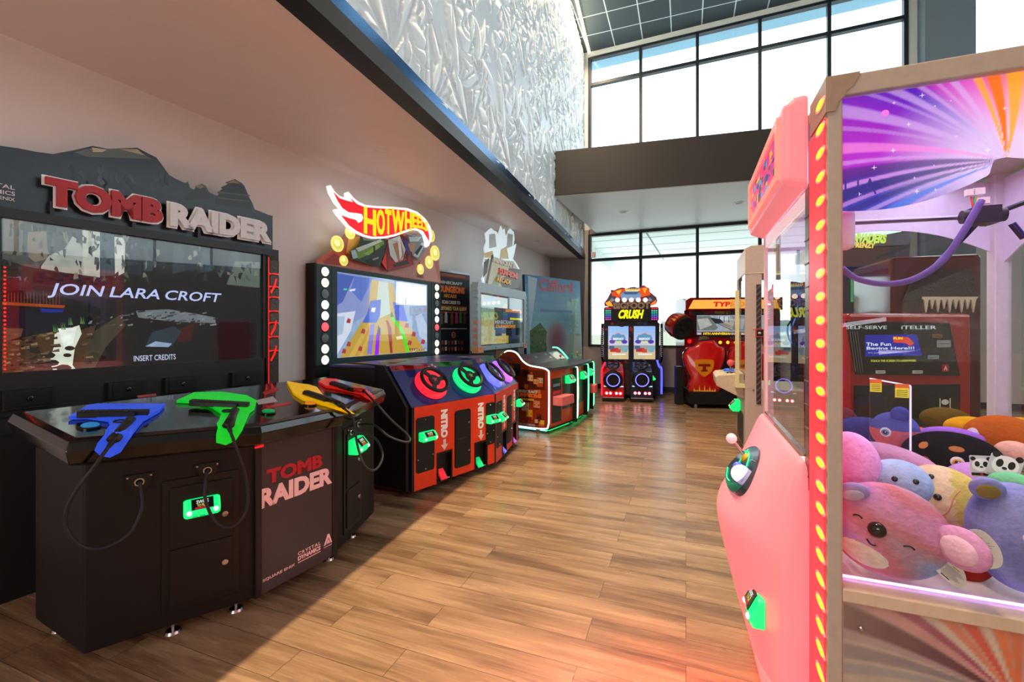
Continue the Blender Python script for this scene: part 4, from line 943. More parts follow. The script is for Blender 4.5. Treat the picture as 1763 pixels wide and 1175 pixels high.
carart([(660, 430), (666, 412), (690, 404), (704, 418), (706, 440), (711, 456), (690, 463), (666, 468), (656, 455)],
  [([(668, 414), (688, 406), (698, 430), (692, 452), (684, 456), (672, 440)], S(205, 220, 220)), ([(676, 420), (690, 416), (696, 440), (686, 452)], S(180, 130, 90)), ([(657, 452), (664, 436), (666, 466)], S(230, 50, 30)), ([(668, 446), (682, 452), (706, 442), (710, 456), (668, 466)], S(170, 24, 20)), ([(676, 456), (700, 448), (706, 454), (678, 461)], S(30, 24, 24)), ([(694, 408), (702, 418), (704, 440), (698, 430)], S(40, 60, 150)), ([(684, 410), (688, 408), (692, 440), (688, 448)], S(240, 245, 245))], 'painted chrome and red car front', S(120, 30, 26))
carart([(700, 404), (728, 404), (734, 416), (730, 432), (718, 448), (708, 440)],
  [([(704, 408), (726, 408), (720, 416), (706, 416)], S(200, 225, 235)), ([(712, 440), (726, 418), (732, 420), (720, 444)], S(210, 214, 218)), ([(714, 436), (724, 422), (728, 424), (718, 440)], S(40, 44, 52)), ([(702, 420), (716, 418), (712, 436), (706, 432)], S(180, 150, 120))], 'painted silver and blue car front', S(130, 150, 160))
fp = Q.off(.10); Zm = lambda pts: [(520+u/5.597, 310+v/5.597) for u, v in pts]
outer = [(243, 60), (262, 52), (300, 110), (345, 155), (420, 180), (416, 128), (436, 116), (478, 168), (530, 212), (600, 243), (700, 253), (850, 260), (1000, 272), (1100, 308), (1180, 378), (1225, 448), (1240, 520), (1236, 580), (1215, 632), (1192, 650), (1186, 600), (1166, 530), (1125, 490), (1060, 482), (980, 510), (880, 545), (780, 566), (680, 568), (600, 548), (520, 512), (440, 462), (380, 392), (330, 332), (305, 292), (322, 280), (380, 318), (450, 344), (510, 352), (520, 372), (535, 372), (532, 350), (500, 344), (430, 328), (370, 288), (310, 215), (262, 130)]
b = MB(S(250, 250, 252), 'backlit'); b.prism(fp, px(fp, [(p[0], p[1]) for p in Zm(outer)]), -.02, .02)
o = b.build('flame_sign', hot); o['label'] = 'white edged red flame sign with yellow letters'
inner = [(305, 120), (360, 178), (430, 200), (492, 217), (470, 180), (530, 235), (600, 262), (700, 272), (850, 280), (1000, 294), (1090, 330), (1160, 395), (1205, 462), (1222, 530), (1222, 590), (1200, 550), (1165, 492), (1110, 468), (1050, 466), (975, 492), (880, 526), (780, 546), (680, 548), (605, 530), (530, 494), (455, 440), (400, 372), (378, 340), (450, 368), (515, 385), (540, 415), (575, 400), (590, 365), (578, 332), (540, 322), (450, 312), (390, 272), (345, 205)]
b = MB(S(232, 34, 48), 'backlit'); b.prism(fp, px(fp, Zm(inner), .02), .02, .024); f_ = b.build('flame_face', o)
YEL = S(250, 226, 30); glyph = [('H', 592, 275, 712, 528, 0, 0), ('O', 716, 285, 796, 530, 0, 0), ('T', 798, 286, 858, 524, 0, 0), ('W', 860, 290, 985, 518, 0, 0), ('H', 988, 306, 1056, 486, 0, 0), ('E', 1060, 322, 1104, 462, 0, 0), ('E', 1107, 344, 1144, 464, 0, 0), ('L', 1147, 368, 1176, 474, 0, 0), ('S', 1177, 404, 1208, 494, 0, 0)]
b = MB(YEL, 'backlit')
for g, u0, v0, u1, v1, _, _ in glyph:
    (x0, y0), (x1, y1) = Zm([(u0, v0), (u1, v1)]); m_ = (x0+x1)/2; a0 = fp.hit(x0, y0, .024)[0]; a1 = fp.hit(x1, y1, .024)[0]; c1 = fp.hit(m_, y0, .024)[1]; c0 = fp.hit(m_, y1, .024)[1]
    b.text(fp, g, a0+.004, c0, a1-.004, c1, .024, .032, YEL, 'backlit', bold=.03, shear=.0)
b.build('sign_lettering', o)
b = MB(S(240, 240, 240), 'print'); a0, c1 = fp.hit(694, 402, .03); a1, c0 = fp.hit(724, 408, .03); b.text(fp, 'THE ROAD', a0, c0, a1, c1+.01, .012, .02, S(225, 225, 230), 'print', bold=.04, shear=.1); b.build('tagline', hot); b = MB(S(240, 240, 240), 'print')
a0, c1 = fp.hit(664, 412, .03); a1, c0 = fp.hit(690, 416, .03); b.text(fp, 'KING OF', a0, c0, a1, c1+.01, .002, .014, S(225, 225, 230), 'print', bold=.04, shear=.1); b.build('tagline', hot)
for a in (.5, 1.1): b = MB(S(40, 40, 42), 'satin'); b.obox(Q.pt(a, zb_+.25, .028), Q.X*.012, Q.Z*.05, Q.N*.046); b.build('sign_bracket', hot)

# ================================================================ roll-up banner behind it
bp0 = P(750, 620, 6.72); bp1 = P(808, 620, 7.32); BQ = Plane((bp0.x, bp0.y, 0), V((bp1.x-bp0.x, bp1.y-bp0.y, 0))); BL = V((bp1.x-bp0.x, bp1.y-bp0.y, 0)).length
ban = thing('roll_up_banner', (bp0.x, bp0.y, 0), math.atan2(BQ.X.y, BQ.X.x), 'dark roll-up banner with orange lettering standing behind the orange driving game', 'banner')
zt = BQ.hit(800, 474)[1]
b = MB(S(28, 26, 30), 'print'); b.rect(BQ, 0, .06, BL, zt, 0, .006)
def bt(t, u0, v0, u1, v1, col, bold=.03):
    m_ = (u0+u1)/2; a0 = BQ.hit(u0, v0, .007)[0]; a1 = BQ.hit(u1, v1, .007)[0]; c1 = BQ.hit(m_, v0, .007)[1]; c0 = BQ.hit(m_, v1, .007)[1]; b.text(BQ, t, a0, c0, a1, c1, .006, .008, col, 'print', bold=bold)
b.rect(BQ, .0, zt-.07, BL, zt-.005, .006, .0068, S(120, 50, 44)); b.rect(BQ, .1, zt-.05, BL-.1, zt-.02, .0068, .0074, S(150, 84, 60))
bt('MINECRAFT', 757, 485, 796, 490, S(190, 200, 200)); bt('DUNGEONS', 756, 493, 800, 505, S(230, 120, 40), .06); bt('ARCADE', 764, 507, 786, 513, S(230, 150, 60), .03); bt('SCAN CARDS TO', 761, 518, 792, 524, S(230, 230, 225))
bt('CUSTOMIZE YOUR QUEST!', 755, 529, 803, 536, S(235, 225, 140))
for (u, v, c) in ((760, 548, S(110, 90, 70)), (768, 546, S(170, 180, 180)), (778, 548, S(120, 80, 50)), (786, 547, S(190, 50, 130)), (793, 547, S(70, 140, 70)), (800, 548, S(100, 70, 50))):
    a, c_ = BQ.hit(u, v, .007); b.rect(BQ, a-.03, c_-.09, a+.03, c_+.03, .006, .008, c); b.rect(BQ, a-.022, c_+.03, a+.022, c_+.075, .006, .008, (c[0]*1.3, c[1]*1.2, c[2]*1.1))
for v, c in ((527, S(190, 90, 50)), (538, S(190, 90, 50)), (567, S(200, 200, 200))):
    a0, c0 = BQ.hit(755, v, .007); a1, _ = BQ.hit(804, v, .007); b.rect(BQ, a0, c0, a1, c0+.012, .006, .0075, c)
a, c = BQ.hit(781, 577, .007); b.prism(BQ, ellip(a, c, .05), .006, .008, S(170, 110, 60)); b.text(BQ, '1', a-.012, c-.03, a+.012, c+.03, .008, .009, S(30, 26, 26), 'print')
for v in (590, 601):
    for k in range(7): a, c = BQ.hit(762+k*5.6, v, .007); b.rect(BQ, a-.02, c-.03, a+.02, c+.03, .006, .008, [S(150, 70, 50), S(190, 180, 170), S(120, 60, 60)][k % 3])
b.build('printed_sheet', ban)
b = MB(S(200, 205, 208), 'metal'); b.rect(BQ, -.01, zt, BL+.01, zt+.035, -.012, .018); b.build('top_rail', ban, bevel=.004)
b = MB(S(170, 172, 175), 'metal'); b.rect(BQ, -.01, 0, BL+.01, .07, -.08, .08); b.build('base', ban, bevel=.01)
b = MB(S(150, 150, 152), 'metal'); b.cyl(BQ.pt(BL/2, .06, -.02), BQ.pt(BL/2, zt, -.01), .009); b.build('pole', ban)
# ================================================================ MINECRAFT DUNGEONS game
CG = lambda u, v, z=.06: G(u, v, z)
A0, A1, A2, A3 = [V((*G(u, v, .06).xy, 0)) for u, v in ((945, 741), (985, 726), (1004, 714), (1014, 704))]
mx_ = (A3-A0).normalized(); my_ = V((-mx_.y, mx_.x, 0)); K0 = (A1+A2)/2
mc = thing('arcade_console_game', K0, math.atan2(mx_.y, mx_.x), 'orange curved four player console with white and green light edges and blocky cave art', 'arcade game')
SB = V((*G(882, 733, .06).xy, 0)); sdir = (SB-A0).normalized(); dep = 1.0
B0 = A0+sdir*dep; B3 = A3+my_*.8
OR2 = S(196, 66, 22)
b = MB(S(20, 24, 34), 'powder'); b.poly([A0, A1, A2, A3, B3, B0], .06, .90); b.build('cabinet_body', mc)
# deck and sloped card tray behind it
b = MB(S(62, 64, 74), 'print'); oA = [p-my_*.06 for p in (A0, A1, A2, A3)]; b.poly([oA[0], oA[1], oA[2], oA[3], B3-my_*.25, B0-sdir*.25*1.0+my_*0], .90, .945)
rng2 = random.Random(4)
o = b.build('control_deck', mc, bevel=.006)
bk0, bk1 = A0+sdir*.46, A3+my_*.40
b = MB(S(70, 66, 76), 'print'); sl = Plane(bk0+V((0, 0, .945)), bk1-bk0, (my_*.9+V((0, 0, .6)))); SLn = (bk1-bk0).length
b.rect(sl, 0, 0, SLn, .26, -.03, 0)
for k in range(22): a = rng2.uniform(.05, SLn*.75); c = rng2.uniform(.03, .2); b.rect(sl, a, c, a+rng2.uniform(.04, .1), c+rng2.uniform(.03, .06), 0, .002, rng2.choice([S(190, 60, 40), S(170, 180, 190), S(150, 50, 60), S(100, 100, 120)]))
b.rect(sl, SLn*.76, .03, SLn*.97, .23, 0, .002, S(200, 215, 225)); o = b.build('card_tray', mc); o['label'] = 'sloping printed card tray behind the controls'
# joysticks and buttons, four sets on the deck
for k, (u, v, c) in enumerate(((933, 622, S(40, 90, 200)), (965, 620, S(210, 30, 40)), (985, 617, S(40, 170, 70)), (994, 613, S(230, 150, 20)))):
    p = G(u, v, .945); p.z = .945
    b = MB(S(150, 150, 155), 'metal'); b.cyl(p, p+UP*.055, .006); b.lathe(p, UP, [(.03, 0), (.024, .008), (0, .01)], n=16, col=S(24, 24, 26), mat='satin'); b.ball(p+UP*.07, .022, .022, .022, n=14, k=8, col=c, mat='gloss'); b.build('joystick', mc, smooth='auto')
    for j, (da, dc) in enumerate(((.08, -.05), (.13, -.02), (.1, .04))):
        q = p+mx_*da+my_*dc; b = MB(c, 'gloss'); b.lathe(q, UP, [(.02, 0), (.02, .006), (.015, .014), (0, .015)], n=16); b.build('game_button', mc, smooth='auto')
# left side: printed panel with rounded outline and light edge
sp = Plane(B0+V((0, 0, 0)), A0-B0); SD = (A0-B0).length
out_ = sm2([(.04, .08), (SD*.5, .065), (SD-.08, .07), (SD-.01, .12), (SD, .3), (SD, .82), (SD-.015, .90), (SD-.10, .935), (SD-.30, .96), (SD-.42, 1.02), (SD-.52, 1.13), (SD-.62, 1.165), (SD-.74, 1.14), (.05, .95), (0, .8), (0, .2)], 4)
b = MB(S(150, 52, 20), 'print'); b.prism(sp, out_, -.04, .006)
rg = random.Random(8)
def blk(a0, c0, a1, c1, c, d=1): b.rect(sp, a0, c0, a1, c1, .006, .006+.0008*d, c)
e_ = SD-.66
blk(e_, .62, SD-.06, .90, S(90, 34, 18)); blk(e_, .80, e_+.2, .98, S(40, 44, 50))
for k in range(40):
    a = rg.uniform(e_, SD-.14); c = rg.uniform(.1, .86); s_ = rg.uniform(.03, .1); blk(a, c, a+s_, c+s_*rg.uniform(.6, 1.4), rg.choice([S(46, 22, 20), S(190, 80, 30), S(70, 30, 24), S(30, 18, 20), S(210, 110, 40), S(120, 40, 20)]), 1+k % 4)
for a, c, s_, cc in ((SD-.34, .74, .09, S(224, 178, 130)), (SD-.24, .70, .07, S(214, 150, 90)), (SD-.16, .72, .07, S(190, 170, 150)), (SD-.44, .30, .12, S(196, 170, 150)), (SD-.24, .36, .10, S(214, 140, 100)), (SD-.36, .22, .10, S(220, 160, 40))):
    blk(a, c, a+s_, c+s_, cc, 6); blk(a+.01, c+s_*.35, a+.025, c+s_*.5, S(30, 24, 24), 7); blk(a+s_-.025, c+s_*.35, a+s_-.01, c+s_*.5, S(30, 24, 24), 7)
a0, c1 = sp.hit(889, 663, .01); a1, c0 = sp.hit(926, 668, .01)
b.text(sp, 'MINECRAFT', max(e_, a0), .565, a1+.0, .605, .012, .014, S(200, 190, 190), 'print', bold=.05); b.text(sp, 'DUNGEONS', max(e_, a0)-.03, .50, a1+.06, .56, .012, .014, S(240, 120, 30), 'print', bold=.08)
b.text(sp, 'ARCADE', max(e_, a0)+.08, .455, a1-.06, .485, .012, .014, S(240, 190, 60), 'print', bold=.05)
blk(SD-.13, .13, SD-.07, .19, S(220, 190, 60), 6); blk(SD-.22, .14, SD-.17, .19, S(210, 180, 170), 6)
b.rect(sp, e_+.0, .09, SD-.22, .115, .006, .012, S(150, 170, 180)); o = b.build('side_panel', mc); o['label'] = 'side panel printed with blocky orange cave art and game title'
WL = S(225, 245, 250)
neon(mc, [sp.pt(a, c, .0) for a, c in out_[len(out_)//16:] if a > e_-.1], WL, .011, 'glow2', 'edge_light', sm=False)
GL = S(90, 250, 170)
# front bays between light ribs
def bay(p, q, first):
    pl = Plane(p, q-p); L = (q-p).length
    b = MB(OR2, 'print'); b.rect(pl, 0, .09, L, .90, 0, .012); b.rect(pl, .03, .14, L*.45, .78, .012, .016, S(30, 44, 50)); b.rect(pl, L*.52, .30, L-.03, .80, .012, .016, S(34, 48, 52))
    for k in range(10): b.rect(pl, .02+k*L/10.5, .12, .045+k*L/10.5, .27, .012, .0135, S(214, 90, 30)); 
    b.rect(pl, .06, .55, L*.42, .60, .016, .0175, S(190, 40, 30)); b.rect(pl, .07, .46, L*.4, .50, .016, .0175, S(220, 170, 50)); b.rect(pl, .07, .66, L*.4, .70, .016, .0175, S(120, 150, 160))
    b.build('front_panel', mc); card_reader(mc, pl, L*.76, .735, w=.2, h=.12, d=.016, dep=.09)
    if first:
        b = MB(S(235, 120, 120), 'satin'); b.rect(pl, .06, .40, L*.62, .53, .012, .17); o = b.build('card_bin', mc, bevel=.01); o['label'] = 'pink card tray sticking out of the front'
    return pl
p0 = bay(A0+(A1-A0)*.03, A1, True); p1_ = bay(A1, A2, False); p2_ = bay(A2, A3, False)
b = MB(S(235, 90, 90), 'satin'); b.rect(p2_, .3, .38, .55, .52, .012, .16); b.build('card_bin', mc, bevel=.01)
b = MB(S(250, 20, 30), 'glow1'); b.rect(p1_, .28, .36, .32, .56, .016, .02); b.build('red_lamp', mc)
for q, c in ((A1, S(190, 255, 220)), (A2, GL), (A3, GL)):
    n = -my_; neon(mc, [q+n*.02+UP*.09, q+n*.075+UP*.13, q+n*.09+UP*.25, q+n*.09+UP*.84, q+n*.05+UP*.90, q+n*.0+UP*.915], c, .012, 'glow2', 'edge_light')
    b = MB(S(24, 34, 34), 'satin'); b.obox(q+n*.04+UP*.48, n*.04, mx_*.012, UP*.42); b.build('rib', mc)
neon(mc, [bk1+UP*.95, bk1+my_*.1+UP*1.06, bk1+my_*.2+UP*1.14, bk1+my_*.3+UP*1.15], GL, .014, 'glow2', 'edge_light')
b = MB(S(20, 240, 120), 'glow1')
for q, r in ((A0, A1), (A1, A2), (A2, A3)):
    pl = Plane(q, r-q); b.rect(pl, .05, .035, (r-q).length-.05, .045, -.06, -.02)
b.build('underglow', mc)
b = MB(S(150, 240, 245), 'glow1'); b.rect(sp, e_, .03, SD-.05, .045, -.05, -.02); o = b.build('underglow', mc)
for p in (A0+(B0-A0)*.12-my_*-.05, A1+my_*.15, A3+my_*.1, B0-sdir*.1): b = MB(S(170, 170, 172), 'metal'); b.cyl(p, p+UP*.06, .03); b.build('levelling_foot', mc)
# monitor on its own tower
mon_at = V((*P(860, 600, 7.6).xy, 0))
mA, mB_ = V((*P(820, 600, 6.72).xy, 0)), V((*P(903, 592, 8.6).xy, 0)); R = Plane(mA, mB_-mA); RL = (mB_-mA).length; mt = thing('arcade_screen_tower', (mA+mB_)/2, math.atan2(R.X.y, R.X.x), 'pale blue framed monitor tower with castle shaped topper behind the orange console', 'arcade screen')
u_ = lambda u, v: R.hit(u, v)
zb, zt = (u_(823, 600)[1]+u_(900, 595)[1])/2-.03, (u_(822, 489)[1]+u_(903, 506)[1])/2
FR = S(170, 196, 206)
b = MB(FR, 'satin')
fa = .09
for r in ((0, zb, fa, zt), (RL-.09, zb, RL, zt), (fa, zt-.12, RL-.09, zt), (fa, zb, RL-.09, zb+.07)): b.rect(R, *r, -.10, .03)
for k in range(9): b.rect(R, -.03, zb+.1+k*.1, .02, zb+.15+k*.1, -.04, .035, FR if k > 3 else S(206, 150, 140)); b.rect(R, RL-.02, zb+.1+k*.1, RL+.03, zb+.15+k*.1, -.04, .035, FR if k > 3 else S(206, 150, 140))
b.rect(R, -.03, zb-.03, .16, zb+.06, -.06, .045, S(226, 160, 110)); b.rect(R, RL-.14, zb-.03, RL+.03, zb+.05, -.06, .045, S(226, 160, 130))
for a in (.05, RL*.3, RL*.6, RL-.06): screw(b, R, a, zt-.04, .012, .03); screw(b, R, a, zb+.03, .012, .045)
o = b.build('monitor_frame', mt); o['label'] = 'pale blue blocky frame around the monitor'
z0, z1 = zb+.07, zt-.12
b = MB(S(40, 56, 66), 'screen'); b.rect(R, fa, z0, RL-.09, z1, -.06, 0, S(30, 42, 50))
def mp_(a0, c0, a1, c1, c, d=1, m_='screen'): b.rect(R, fa+(RL-.18)*a0, z0+(z1-z0)*c0, fa+(RL-.18)*a1, z0+(z1-z0)*c1, .0, .0+.0006*d, c, m_)
mp_(.04, .72, .6, .97, S(210, 232, 236), 1, 'clearscreen'); mp_(.04, .5, .3, .75, S(120, 150, 140)); mp_(.04, .02, .34, .5, S(170, 165, 110)); mp_(.3, .3, .96, .75, S(60, 70, 74), 2); mp_(.55, .68, .96, .74, S(200, 120, 60), 3)
mp_(.5, .55, .96, .68, S(60, 76, 110), 3); mp_(.66, .52, .98, .56, S(220, 210, 40), 4); mp_(.34, .02, .62, .22, S(170, 150, 40), 3); mp_(.7, .1, .9, .3, S(50, 60, 90), 3)
for k in range(3): mp_(.32+.24*k, .18, .46+.24*k, .34, S(14, 16, 22), 5)
b.text(R, 'MINECRAFT', fa+RL*.28, z0+(z1-z0)*.42, fa+RL*.68, z0+(z1-z0)*.50, .003, .0038, S(150, 160, 165), 'screen', bold=.04); b.text(R, 'DUNGEONS', fa+RL*.30, z0+(z1-z0)*.34, fa+RL*.72, z0+(z1-z0)*.41, .003, .0038, S(200, 130, 40), 'screen', bold=.06)
b.build('screen', mt)
MB((1, 1, 1), 'glass').rect(R, fa, z0, RL-.09, z1, .010, .014).build('screen_glass', mt)
b = MB(S(30, 60, 66), 'satin'); b.rect(R, RL*.08, 0, RL*.92, zb+.02, -.18, -.06); o = b.build('monitor_stand', mt)
b = MB(S(150, 60, 20), 'print'); b.rect(R, RL*.40, zb-.42, RL*.75, zb-.03, -.06, -.052); a, c = RL*.57, zb-.18
b.prism(R, ellip(a, c, RL*.11, .12), -.052, -.050, S(120, 180, 40)); b.prism(R, ellip(a, c, RL*.07, .07), -.05, -.048, S(40, 70, 30)); b.rect(R, RL*.44, zb-.40, RL*.71, zb-.32, -.052, -.050, S(230, 200, 40)); b.build('stand_poster', mt)
b = MB(S(26, 28, 32), 'print'); b.rect(R, RL*.12, zb-.36, RL*.36, zb-.12, -.06, -.052); b.text(R, 'RAW', RL*.15, zb-.26, RL*.33, zb-.18, -.05, -.048, S(220, 220, 220), 'print', bold=.06, shear=.2); b.build('raw_decal', mt)
neon(mt, [R.pt(RL*.5, .95, .0), R.pt(RL*.5, zb-.28, .02), R.pt(RL*.46, zb-.1, .0)], S(120, 240, 200), .01, 'glow1', 'light_tube')
# topper: pale castle and flame cut-out with the title block
tpz = R.off(-.02)
sil = [(833, 497), (830, 480), (836, 470), (832, 455), (836, 438), (834, 428), (838, 416), (836, 402), (840, 398), (846, 393), (850, 397), (855, 399), (858, 405), (861, 396), (863, 389), (866, 398), (869, 394), (870, 402), (872, 410), (876, 397), (879, 394), (885, 400), (886, 412), (884, 424), (889, 420), (886, 436), (883, 446), (888, 452), (895, 464), (894, 480), (891, 496)]
b = MB(S(206, 222, 224), 'backlit'); b.prism(tpz, px(tpz, sil), -.02, .0, S(196, 214, 220))
def tpp(pts, c, d=1, m_='print'): b.prism(tpz, px(tpz, pts), 0, .0+.0015*d, c, m_)
tpp([(834, 436), (848, 432), (850, 444), (834, 444)], S(250, 220, 150)); tpp([(862, 430), (872, 424), (876, 446), (860, 446)], S(250, 236, 180)); tpp([(842, 404), (852, 402), (855, 425), (842, 428)], S(216, 228, 232)); tpp([(874, 402), (883, 404), (882, 424), (872, 428)], S(214, 228, 234))
tpp([(834, 446), (884, 450), (893, 466), (891, 495), (834, 494)], S(226, 222, 190), 2); tpp([(833, 452), (842, 444), (838, 470), (832, 478)], S(70, 52, 50), 3); tpp([(846, 440), (849, 438), (838, 496), (834, 496)], S(60, 46, 46), 4)
tpp([(876, 462), (895, 464), (893, 496), (864, 496), (860, 480), (872, 476)], S(60, 40, 36), 4); tpp([(856, 470), (864, 474), (858, 492), (846, 490)], S(150, 170, 130), 3)
o = b.build('topper_board', mt); o['label'] = 'pale castle shaped topper board'
def tt(t, u0, v0, u1, v1, c, bold): b = MB(c, 'print'); m_ = (u0+u1)/2; a0 = tpz.hit(u0, v0, .02)[0]; a1 = tpz.hit(u1, v1, .02)[0]; c1 = tpz.hit(m_, v0, .02)[1]; c0 = tpz.hit(m_, v1, .02)[1]; b.text(tpz, t, a0, c0, a1, c1, .0, .02, c, 'print', bold=bold); b.build('topper_lettering', mt)
tt('MINECRAFT', 850, 448, 886, 457, S(236, 236, 222), .06); tt('DUNGEONS', 860, 466, 892, 477, S(245, 84, 20), .08); tt('ARCADE', 855, 479, 880, 488, S(240, 180, 40), .06)
b = MB(FR, 'satin'); b.rect(R, .02, zt-.0, RL-.02, zt+.03, -.08, .03); b.build('topper_rail', mt)

# ================================================================ film poster standee in the corner
cA, cB = V((*P(909, 620, 9.0).xy, 0)), V((*P(1004, 610, 10.35).xy, 0)); X = Plane(cA, cB-cA, V((0, 0, 1))+V((-.004, .045, 0))); XL = (cB-cA).length
cl = thing('film_poster_standee', cA, math.atan2(X.X.y, X.X.x), 'large blue film poster standee with red title lettering in the far left corner', 'poster')
zt = (X.hit(909, 473)[1]+X.hit(1000, 485)[1])/2
b = MB(S(20, 60, 90), 'satin'); b.rect(X, 0, .0, XL, zt, -.07, -.002); b.build('board', cl)
b = MB(S(90, 150, 190), 'print'); b.rect(X, 0, 0, XL, zt, -.002, 0, S(110, 170, 200))
def cp_(pts, c, d=1): b.prism(X, px(X, pts), 0, .0008*d, c, 'print')
n = 14
for k in range(n): z = zt*k/n; f = k/n; b.rect(X, 0, z, XL, z+zt/n, 0, .0004, S(150-90*f*f, 205-80*f*f, 210-25*f))
cp_([(909, 475), (925, 480), (915, 560), (911, 580)], S(170, 200, 215)); cp_([(912, 570), (930, 556), (944, 575), (940, 620), (913, 620)], S(80, 112, 70)); cp_([(975, 520), (997, 512), (998, 580), (985, 575)], S(130, 184, 184))
rg = random.Random(2)
for k in range(40): u, v = rg.uniform(914, 940), rg.uniform(560, 612); cp_([(u-2, v), (u, v-3), (u+2.5, v), (u, v+3)], rg.choice([S(60, 96, 60), S(110, 140, 90), S(70, 110, 90)]), 2)
for k in range(30): u, v = rg.uniform(980, 996), rg.uniform(515, 575); cp_([(u-2, v), (u, v-3), (u+2.5, v), (u, v+3)], rg.choice([S(150, 200, 180), S(120, 180, 170)]), 2)
cp_([(912, 580), (1000, 575), (1000, 610), (912, 620)], S(150, 180, 176), 1)
# the poster's figure is kept as a plain soft rounded shape only
for k in range(7): cp_([(958+(18-2*k)*math.cos(q), 586+(34-3.6*k)*math.sin(q)) for q in np.linspace(0, 6.0, 22)], S(140-2*k, 158-12*k, 170-12*k), 3+k*.6)
a0, c1 = X.hit(928, 484, .002); a1, c0 = X.hit(986, 506, .002); b.text(X, 'Clifford', a0, c0, a1, c1+.06, .003, .0045, S(196, 76, 76), 'print', bold=.02)
a0, c1 = X.hit(932, 507, .002); a1, c0 = X.hit(984, 512, .002); b.text(X, 'The Big Red Dog', a0, c0-.03, a1, c1-.0, .003, .0045, S(150, 186, 170), 'print', bold=.01); 
b.rect(X, XL*.24, zt*.715, XL*.82, zt*.735, 0, .003, S(90, 130, 190)); o = b.build('poster_print', cl); o['label'] = 'blue sky film poster print'
b = MB(S(40, 40, 44), 'satin'); b.obox(X.pt(XL/2, .45, -.3), X.X*.03, (V((X.N.x, X.N.y, 0))*.2 + UP*.42), X.N*.008); b.build('rear_prop', cl)
# ================================================================ BIGFOOT CRUSH two-seat truck game
yaw = math.radians(-10); X1 = V((math.cos(yaw), math.sin(yaw), 0)); bx0 = V((*G(1037, 689, .02).xy, 0))
E = Plane(bx0, X1); wu = lambda u, v, d=0: E.hit(u, v, d)
bf = thing('arcade_truck_game', E.pt(.52, 0, -.3), yaw, 'red and blue twin screen truck game with glowing tyres in front of the window', 'arcade game')
BD = -.62                                           # depth of the back cabinet's face behind the pedestals
EB = E.off(BD)
def r4(pl, u0, v0, u1, v1, d=0): return box4(pl, u0, v0, u1, v1, d)
a0, c0, a1, c1 = r4(EB, 1039, 554, 1136, 690); zT = EB.hit(1088, 532)[1]
b = MB(S(16, 16, 20), 'satin'); b.rect(EB, a0+.02, .05, a1-.04, zT, -.45, -.004)
b.prism(EB, [(a0+.02, .05), (a1-.04, .05), (a1-.0, c1-.05), (a1-.06, c1), (a0+.06, c1), (a0, c1-.05)], -.004, 0)
b.build('cabinet_body', bf)
b = MB(S(18, 16, 18), 'print'); rg = random.Random(12); mid_ = EB.hit(1087, 600)[0]
for k in range(90):
    a, c = rg.uniform(a0+.05, a1-.08), rg.uniform(.3, zT-.15); r = rg.uniform(.02, .06); left = a < mid_+rg.uniform(-.03, .03)
    b.prism(EB, [(a+r*rg.uniform(.5, 1.2)*math.cos(q), c+r*rg.uniform(.5, 1.2)*math.sin(q)) for q in np.linspace(0, 5.4, 8)], 0, .001+.00005*k, rg.choice([S(170, 20, 28), S(200, 26, 30), S(30, 16, 18)]) if left else rg.choice([S(24, 40, 110), S(36, 60, 150), S(16, 20, 34), S(60, 70, 100)]))
o = b.build('camouflage_print', bf); o['label'] = 'red and blue blotched print on the black back panel'
for k, (u0, u1) in enumerate(((1047, 1082), (1091, 1128))):
    q0, d0, q1, d1 = r4(EB, u0, 562, u1, 619)
    b = MB(S(24, 30, 80), 'satin'); 
    for rr in ((q0-.02, d0-.02, q0, d1+.02), (q1, d0-.02, q1+.02, d1+.02), (q0, d1, q1, d1+.02), (q0, d0-.02, q1, d0)): b.rect(EB, *rr, 0, .03)
    f_ = b.build('screen_frame', bf)
    b = MB(S(150, 190, 230), 'clearscreen'); w_, h_ = q1-q0, d1-d0; n = 10
    for j in range(n): f = j/n; b.rect(EB, q0, d0+h_*f, q1, d0+h_*(f+1/n), .006, .012, S(214-120*max(0, f-.3), 205-40*max(0, f-.4), 170+70*min(1, f*2)))
    t = lambda x0, y0, x1, y1, c, d=1: b.rect(EB, q0+w_*x0, d0+h_*y0, q0+w_*x1, d0+h_*y1, .012, .012+.001*d, c)
    t(.0, .0, 1, .30, S(206, 190, 150)); t(0, .28, 1, .42, S(150, 160, 150), 1)
    b.prism(EB, [(q0+w_*x, d0+h_*y) for x, y in ((.12, .62), (.2, .72), (.5, .78), (.8, .72), (.88, .62), (.7, .52), (.3, .52))], .012, .014, S(90, 150, 190)); b.prism(EB, [(q0+w_*x, d0+h_*y) for x, y in ((.16, .70), (.35, .77), (.65, .77), (.84, .70), (.8, .74), (.5, .80), (.2, .74))], .014, .016, S(230, 130, 40))
    for x in (.2, .8): b.prism(EB, ellip(q0+w_*x, d0+h_*.53, w_*.14, h_*.06), .014, .016, S(90, 60, 170))
    b.text(EB, 'BIGFOOT', q0+w_*.24, d0+h_*.58, q0+w_*.76, d0+h_*.65, .016, .018, S(240, 240, 250), 'clearscreen', bold=.06); b.text(EB, 'CRUSH', q0+w_*.34, d0+h_*.50, q0+w_*.66, d0+h_*.55, .016, .018, S(250, 230, 60), 'clearscreen', bold=.06)
    t(.1, .22, .5, .34, S(190, 40, 40), 3); t(.4, .2, .62, .30, S(200, 70, 50), 4); t(.05, .3, .3, .40, S(60, 90, 140), 3); t(.66, .22, .95, .38, S(120, 170, 190), 3); t(.2, .13, .85, .17, S(240, 240, 225), 4); t(.55, .03, .9, .1, S(230, 190, 120), 3)
    b.build('screen', f_)
